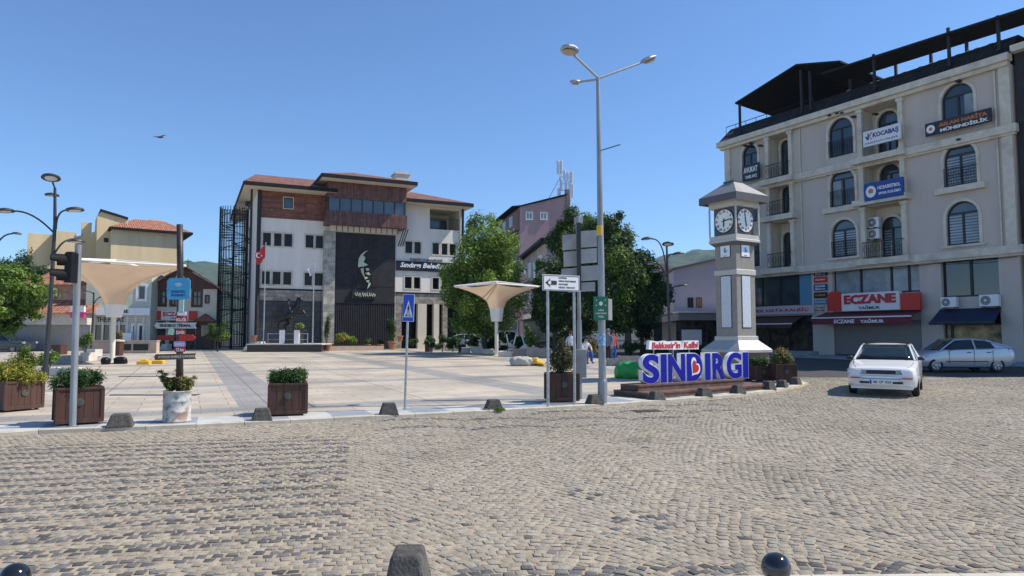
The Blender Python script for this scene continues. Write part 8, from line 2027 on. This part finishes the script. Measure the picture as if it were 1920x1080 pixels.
for s_ in (-1, 1):
    q = MB(); y0, y1 = s_ * .35, s_ * .70; q.add([(xf - .03, y0, .585), (xf + .05, y1, .575), (xf + .07, y1, .70), (xf - .022, y0, .70), (xf + .12, y0, .585), (xf + .2, y1, .575), (xf + .2, y1, .70), (xf + .12, y0, .70)], [(0, 1, 2, 3), (7, 6, 5, 4), (0, 4, 5, 1), (1, 5, 6, 2), (2, 6, 7, 3), (3, 7, 4, 0)]); q.build('headlight', M_('headlamp'), wc)
    q = MB(); y0, y1 = s_ * .71, s_ * .825; q.add([(xf + .045, y0, .575), (xf + .24, y1, .575), (xf + .26, y1, .70), (xf + .065, y0, .70), (xf + .2, y0, .57), (xf + .4, y1 * .97, .57), (xf + .4, y1 * .97, .675), (xf + .2, y0, .675)], [(0, 1, 2, 3), (7, 6, 5, 4), (0, 4, 5, 1), (1, 5, 6, 2), (2, 6, 7, 3), (3, 7, 4, 0)]); q.build('corner_lamp', M_('lens_glass'), wc)
    cb('indicator', [(min(s_ * .48, s_ * .72), max(s_ * .48, s_ * .72), .475, .50, xf - .075, xf + .1)], 'lamp_red')
q = MB(); n_ = 13
pts = []
for (xo, z0, z1) in ((-.07, .27, .55),):
    vs = []; fs = []
    for j in range(n_):
        v = j / (n_ - 1) * 2 - 1; x = xf + xo + .34 * abs(v) ** 3.6; vs += [(x + .03, v * .79, z0), (x, v * .805, z0 + .05), (x - .01, v * .81, (z0 + z1) / 2), (x, v * .805, z1 - .02), (x + .03, v * .79, z1), (x + .2, v * .74, z1), (x + .2, v * .74, z0)]
    for j in range(n_ - 1):
        for k in range(7): k2 = (k + 1) % 7; fs.append((j * 7 + k, j * 7 + k2, (j + 1) * 7 + k2, (j + 1) * 7 + k))
    fs.append(tuple(range(6, -1, -1))); fs.append(tuple(range((n_ - 1) * 7, n_ * 7))); q.add(vs, fs)
bp = q.build('bumper', M_('car_white'), wc, smooth=False)
cb('bumper_strip', [(-.46, .46, .465, .478, xf - .088, xf)], 'trim_black'); cb('air_intake', [(-.50, -.27, .345, .40, xf - .082, xf), (.27, .50, .345, .40, xf - .082, xf)], 'trim_black'); cb('lower_lip', [(-.72, .72, .2, .27, xf + .03, xf + .3)], 'car_white')
pn = cb('number_plate', [(-.26, .26, .335, .445, xf - .10, xf - .05)], 'white_paint'); q = MB(); q.box(xf - .103, xf - .10, .215, .26, .335, .445); q.build('blue_band', M_('blue_paint'), pn)
def side_txt(body, c0, c1, z0, z1, x, m, par):
    v, fs = text_mesh(body, .03, 0, .5, 1); lo, hi = v.min(0), v.max(0); v = (v - lo) / (hi - lo); return new_mesh_obj('lettering', [(x - p_[2] * .003, c0 + p_[0] * (c1 - c0), z0 + p_[1] * (z1 - z0)) for p_ in v], fs, M_(m), par)
side_txt('48 CP 320', .19, -.24, .355, .425, xf - .101, 'black_letter', pn)
for s_ in (-1, 1):
    q = MB(); q.cbox((-.74, s_ * .88, .92), .09, .16, .10, b=.025); q.build('wing_mirror', M_('trim_black'), wc)
q = MB(); q.tube([(-1.03, -.6, .955), (-.75, -.1, 1.08)], .01, 4); q.tube([(-1.05, .1, .96), (-.78, .62, 1.06)], .01, 4); q.build('wiper', M_('trim_black'), wc)
q = MB(); q.box(-1.95, -1.0, -.004, .004, 0, 0) if False else None
# door gap lines
def gaps(par, xs_, z0, z1, y):
    q = MB()
    for x in xs_:
        for s_ in (-1, 1): q.box(x - .006, x + .006, s_ * y - .004, s_ * y + .004, z0, z1)
    q.each('door_gap', M_('trim_black'), par)
gaps(wc, (-.75, .2, 1.0), .35, .88, .845)
# silver hatchback, nose to the left behind the white car
sp_ = G(1812, 703); Ys_ = 28.6; LA = 3.95
a_px = at(1903, 690, Ys_).x; rzA = R(-3)
xc = a_px - LA / 2 + .1
topA = ([-1.98, -1.93, -1.75, -1.05, -.85, .9, 1.5, 1.9, 1.98], [.58, .66, .74, .90, .95, 1.0, 1.03, 1.0, .9]); planA = ([-1.98, -1.92, -1.7, -1.2, 0, 1.3, 1.8, 1.95, 1.98], [.72, .84, .95, 1, 1, 1, .95, .87, .8])
sc_ = car('parked_car', 'silver blue hatchback parked side on in the shade of the shops', LA, 1.69, 1.42, (xc, Ys_ + .85, gz(Ys_)), rzA, 'car_silver', topA, planA, .90, (-1.02, -.38, .88, 1.86), (-1.25, 1.2), .29, .19)
gaps(sc_, (-.72, .28, 1.02), .36, .92, .846)
for x in (-.0, .78): q = MB(); q.cbox((x + .08, -.86, .82), .16, .03, .03, b=.008); q.build('door_handle', M_('trim_black'), sc_)
q = MB(); q.cbox((-.62, -.93, .93), .14, .18, .12, b=.03); q.build('wing_mirror', M_('trim_black'), sc_)
q = MB(); q.add([(1.72, -.80, .72), (1.93, -.66, .72), (1.90, -.66, .98), (1.66, -.80, .98), (1.72, -.70, .72), (1.9, -.56, .72), (1.88, -.56, .98), (1.66, -.7, .98)], [(0, 1, 2, 3), (7, 6, 5, 4), (0, 4, 5, 1), (1, 5, 6, 2), (2, 6, 7, 3), (3, 7, 4, 0)]); q.build('tail_lamp', M_('lamp_red'), sc_)
q = MB(); q.box(-1.2 + .35, 1.2 - .38, -.856, -.84, .44, .475); q.build('side_strip', M_('trim_black'), sc_)
q = MB(); q.box(1.70, 2.0, -.70, .70, .3, .56); q.build('rear_bumper', M_('car_silver'), sc_, bevel=.05); q = MB(); q.cbox((1.84, 0, 1.0), .16, 1.1, .03, b=.01); q.build('spoiler', M_('car_silver'), sc_)
# far parked cars, mostly hidden
for lb, px, Y, paint, rz in (('white car roof showing over the hedge behind the canopy pole', 884, 58, 'car_white', R(175)), ('white van like car roof between canopy pole and sign posts', 960, 57, 'car_white', R(172)), ('dark car under the shady trees beside the sign posts', 1050, 57, 'car_dark', R(5)), ('dark car half hidden by the roundish tree at the picture edge', 8, 54, 'car_dark', R(178))):
    p = Vector((at(px, 640, Y).x, Y, gz(Y) + .0)); c_ = car('parked_car', lb, 4.2, 1.7, 1.45 + (.25 if 'van' in lb else 0), (p.x, Y, p.z), rz, paint, top1, plan1, .93, (-.98, -.3, 1.1, 1.8), (-1.3, 1.2), .3)
    q = MB(); q.box(-2.13, -2.0, -.78, -.6, .7, .85); q.box(-2.13, -2.0, .6, .78, .7, .85); q.build('headlight', M_('lens_glass'), c_); q = MB(); q.box(2.02, 2.15, -.8, -.6, .72, .86); q.box(2.02, 2.15, .6, .8, .72, .86); q.build('tail_lamp', M_('lamp_red'), c_)
# bird
p = at(300, 257, 42); t = thing('bird', 'small dark bird gliding alone in the clear sky', 'bird', p, R(12)); q = MB()
J = [(0, 0, 0, .085, .07), (.12, 0, .03, .06), (.2, 0, .05, .045), (.27, 0, .04, .012), (-.16, 0, -.04, .045), (-.3, 0, -.1, .05, .012)]
skin('body', J, [(0, 1), (1, 2), (2, 3), (0, 4), (4, 5)], 'hair', t, 1)
for s_ in (-1, 1): q = MB(); q.add([(.08, s_ * .03, .02), (.1, s_ * .25, .1), (-.02, s_ * .55, .06), (-.08, s_ * .3, .08), (-.1, s_ * .03, .0), (.08, s_ * .03, .0), (.1, s_ * .25, .085), (-.02, s_ * .55, .05), (-.08, s_ * .3, .065), (-.1, s_ * .03, -.02)], [(0, 1, 2, 3, 4), (9, 8, 7, 6, 5), (0, 5, 6, 1), (1, 6, 7, 2), (2, 7, 8, 3), (3, 8, 9, 4)]); q.build('wing', M_('cloth_grey'), t)
t.rotation_euler = (0, 0, R(70)); t.scale = (1.0, 1, 1)
for x0_, x1_, py, lb in ((205, 368, 741, 'long grey stone drain channel in the paving behind the white drum'), (222, 300, 706, 'short dark drain channel in the paving nearer the gabled house')):
    a = on_sq(x0_, py); b = on_sq(x1_, py); t = thing('drain_channel', lb, 'drain', (a.x, a.y, a.z - .012), math.atan2(b.y - a.y, b.x - a.x)); L_ = (b - a).length; q = MB()
    for k in range(int(L_ / .5)): q.box(k * .5 + .01, k * .5 + .49, 0, .22, 0, .03)
    q.build('cover', M_('concrete'), t); q = MB(); q.box(0, L_, -.03, .25, 0, .016); q.build('slot', M_('interior_dark'), t)
for s_ in (-1, 1):
    q = MB(); q.tube([(-2.02, s_ * .60, .765), (-1.7, s_ * .68, .81), (-1.15, s_ * .73, .895)], .006, 4); q.build('bonnet_gap', M_('trim_black'), wc)
# metal cover in the road
p = G(1212, 771); t = thing('drain_cover', 'flat rusty metal cover set in the cobbles before the plinth', 'drain cover', (p.x, p.y, gz(p.y) + .004), R(14)); q = MB(); q.box(-.3, .3, -.2, .2, 0, .006)
for k in range(6): q.box(-.27, .27, -.17 + k * .06, -.145 + k * .06, .006, .012)
q.build('plate', mat('rusty_iron', (.12, .09, .075), .8, var=.3, scale=20), t)
# air between here and the hills
hz_ = MB(); hz_.box(-2900, 2900, -45, 2150, -1.2, 330); 
hm = bpy.data.materials.new('haze'); hm.use_nodes = True; N = hm.node_tree.nodes; N.remove(N['Principled BSDF']); pv_ = N.new('ShaderNodeVolumePrincipled'); pv_.inputs['Color'].default_value = (.45, .68, 1, 1); pv_.inputs['Density'].default_value = .0001; pv_.inputs['Anisotropy'].default_value = .1
hm.node_tree.links.new(pv_.outputs[0], N['Material Output'].inputs['Volume'])
HZ = hz_.build('haze', hm); tag(HZ, kind='stuff')
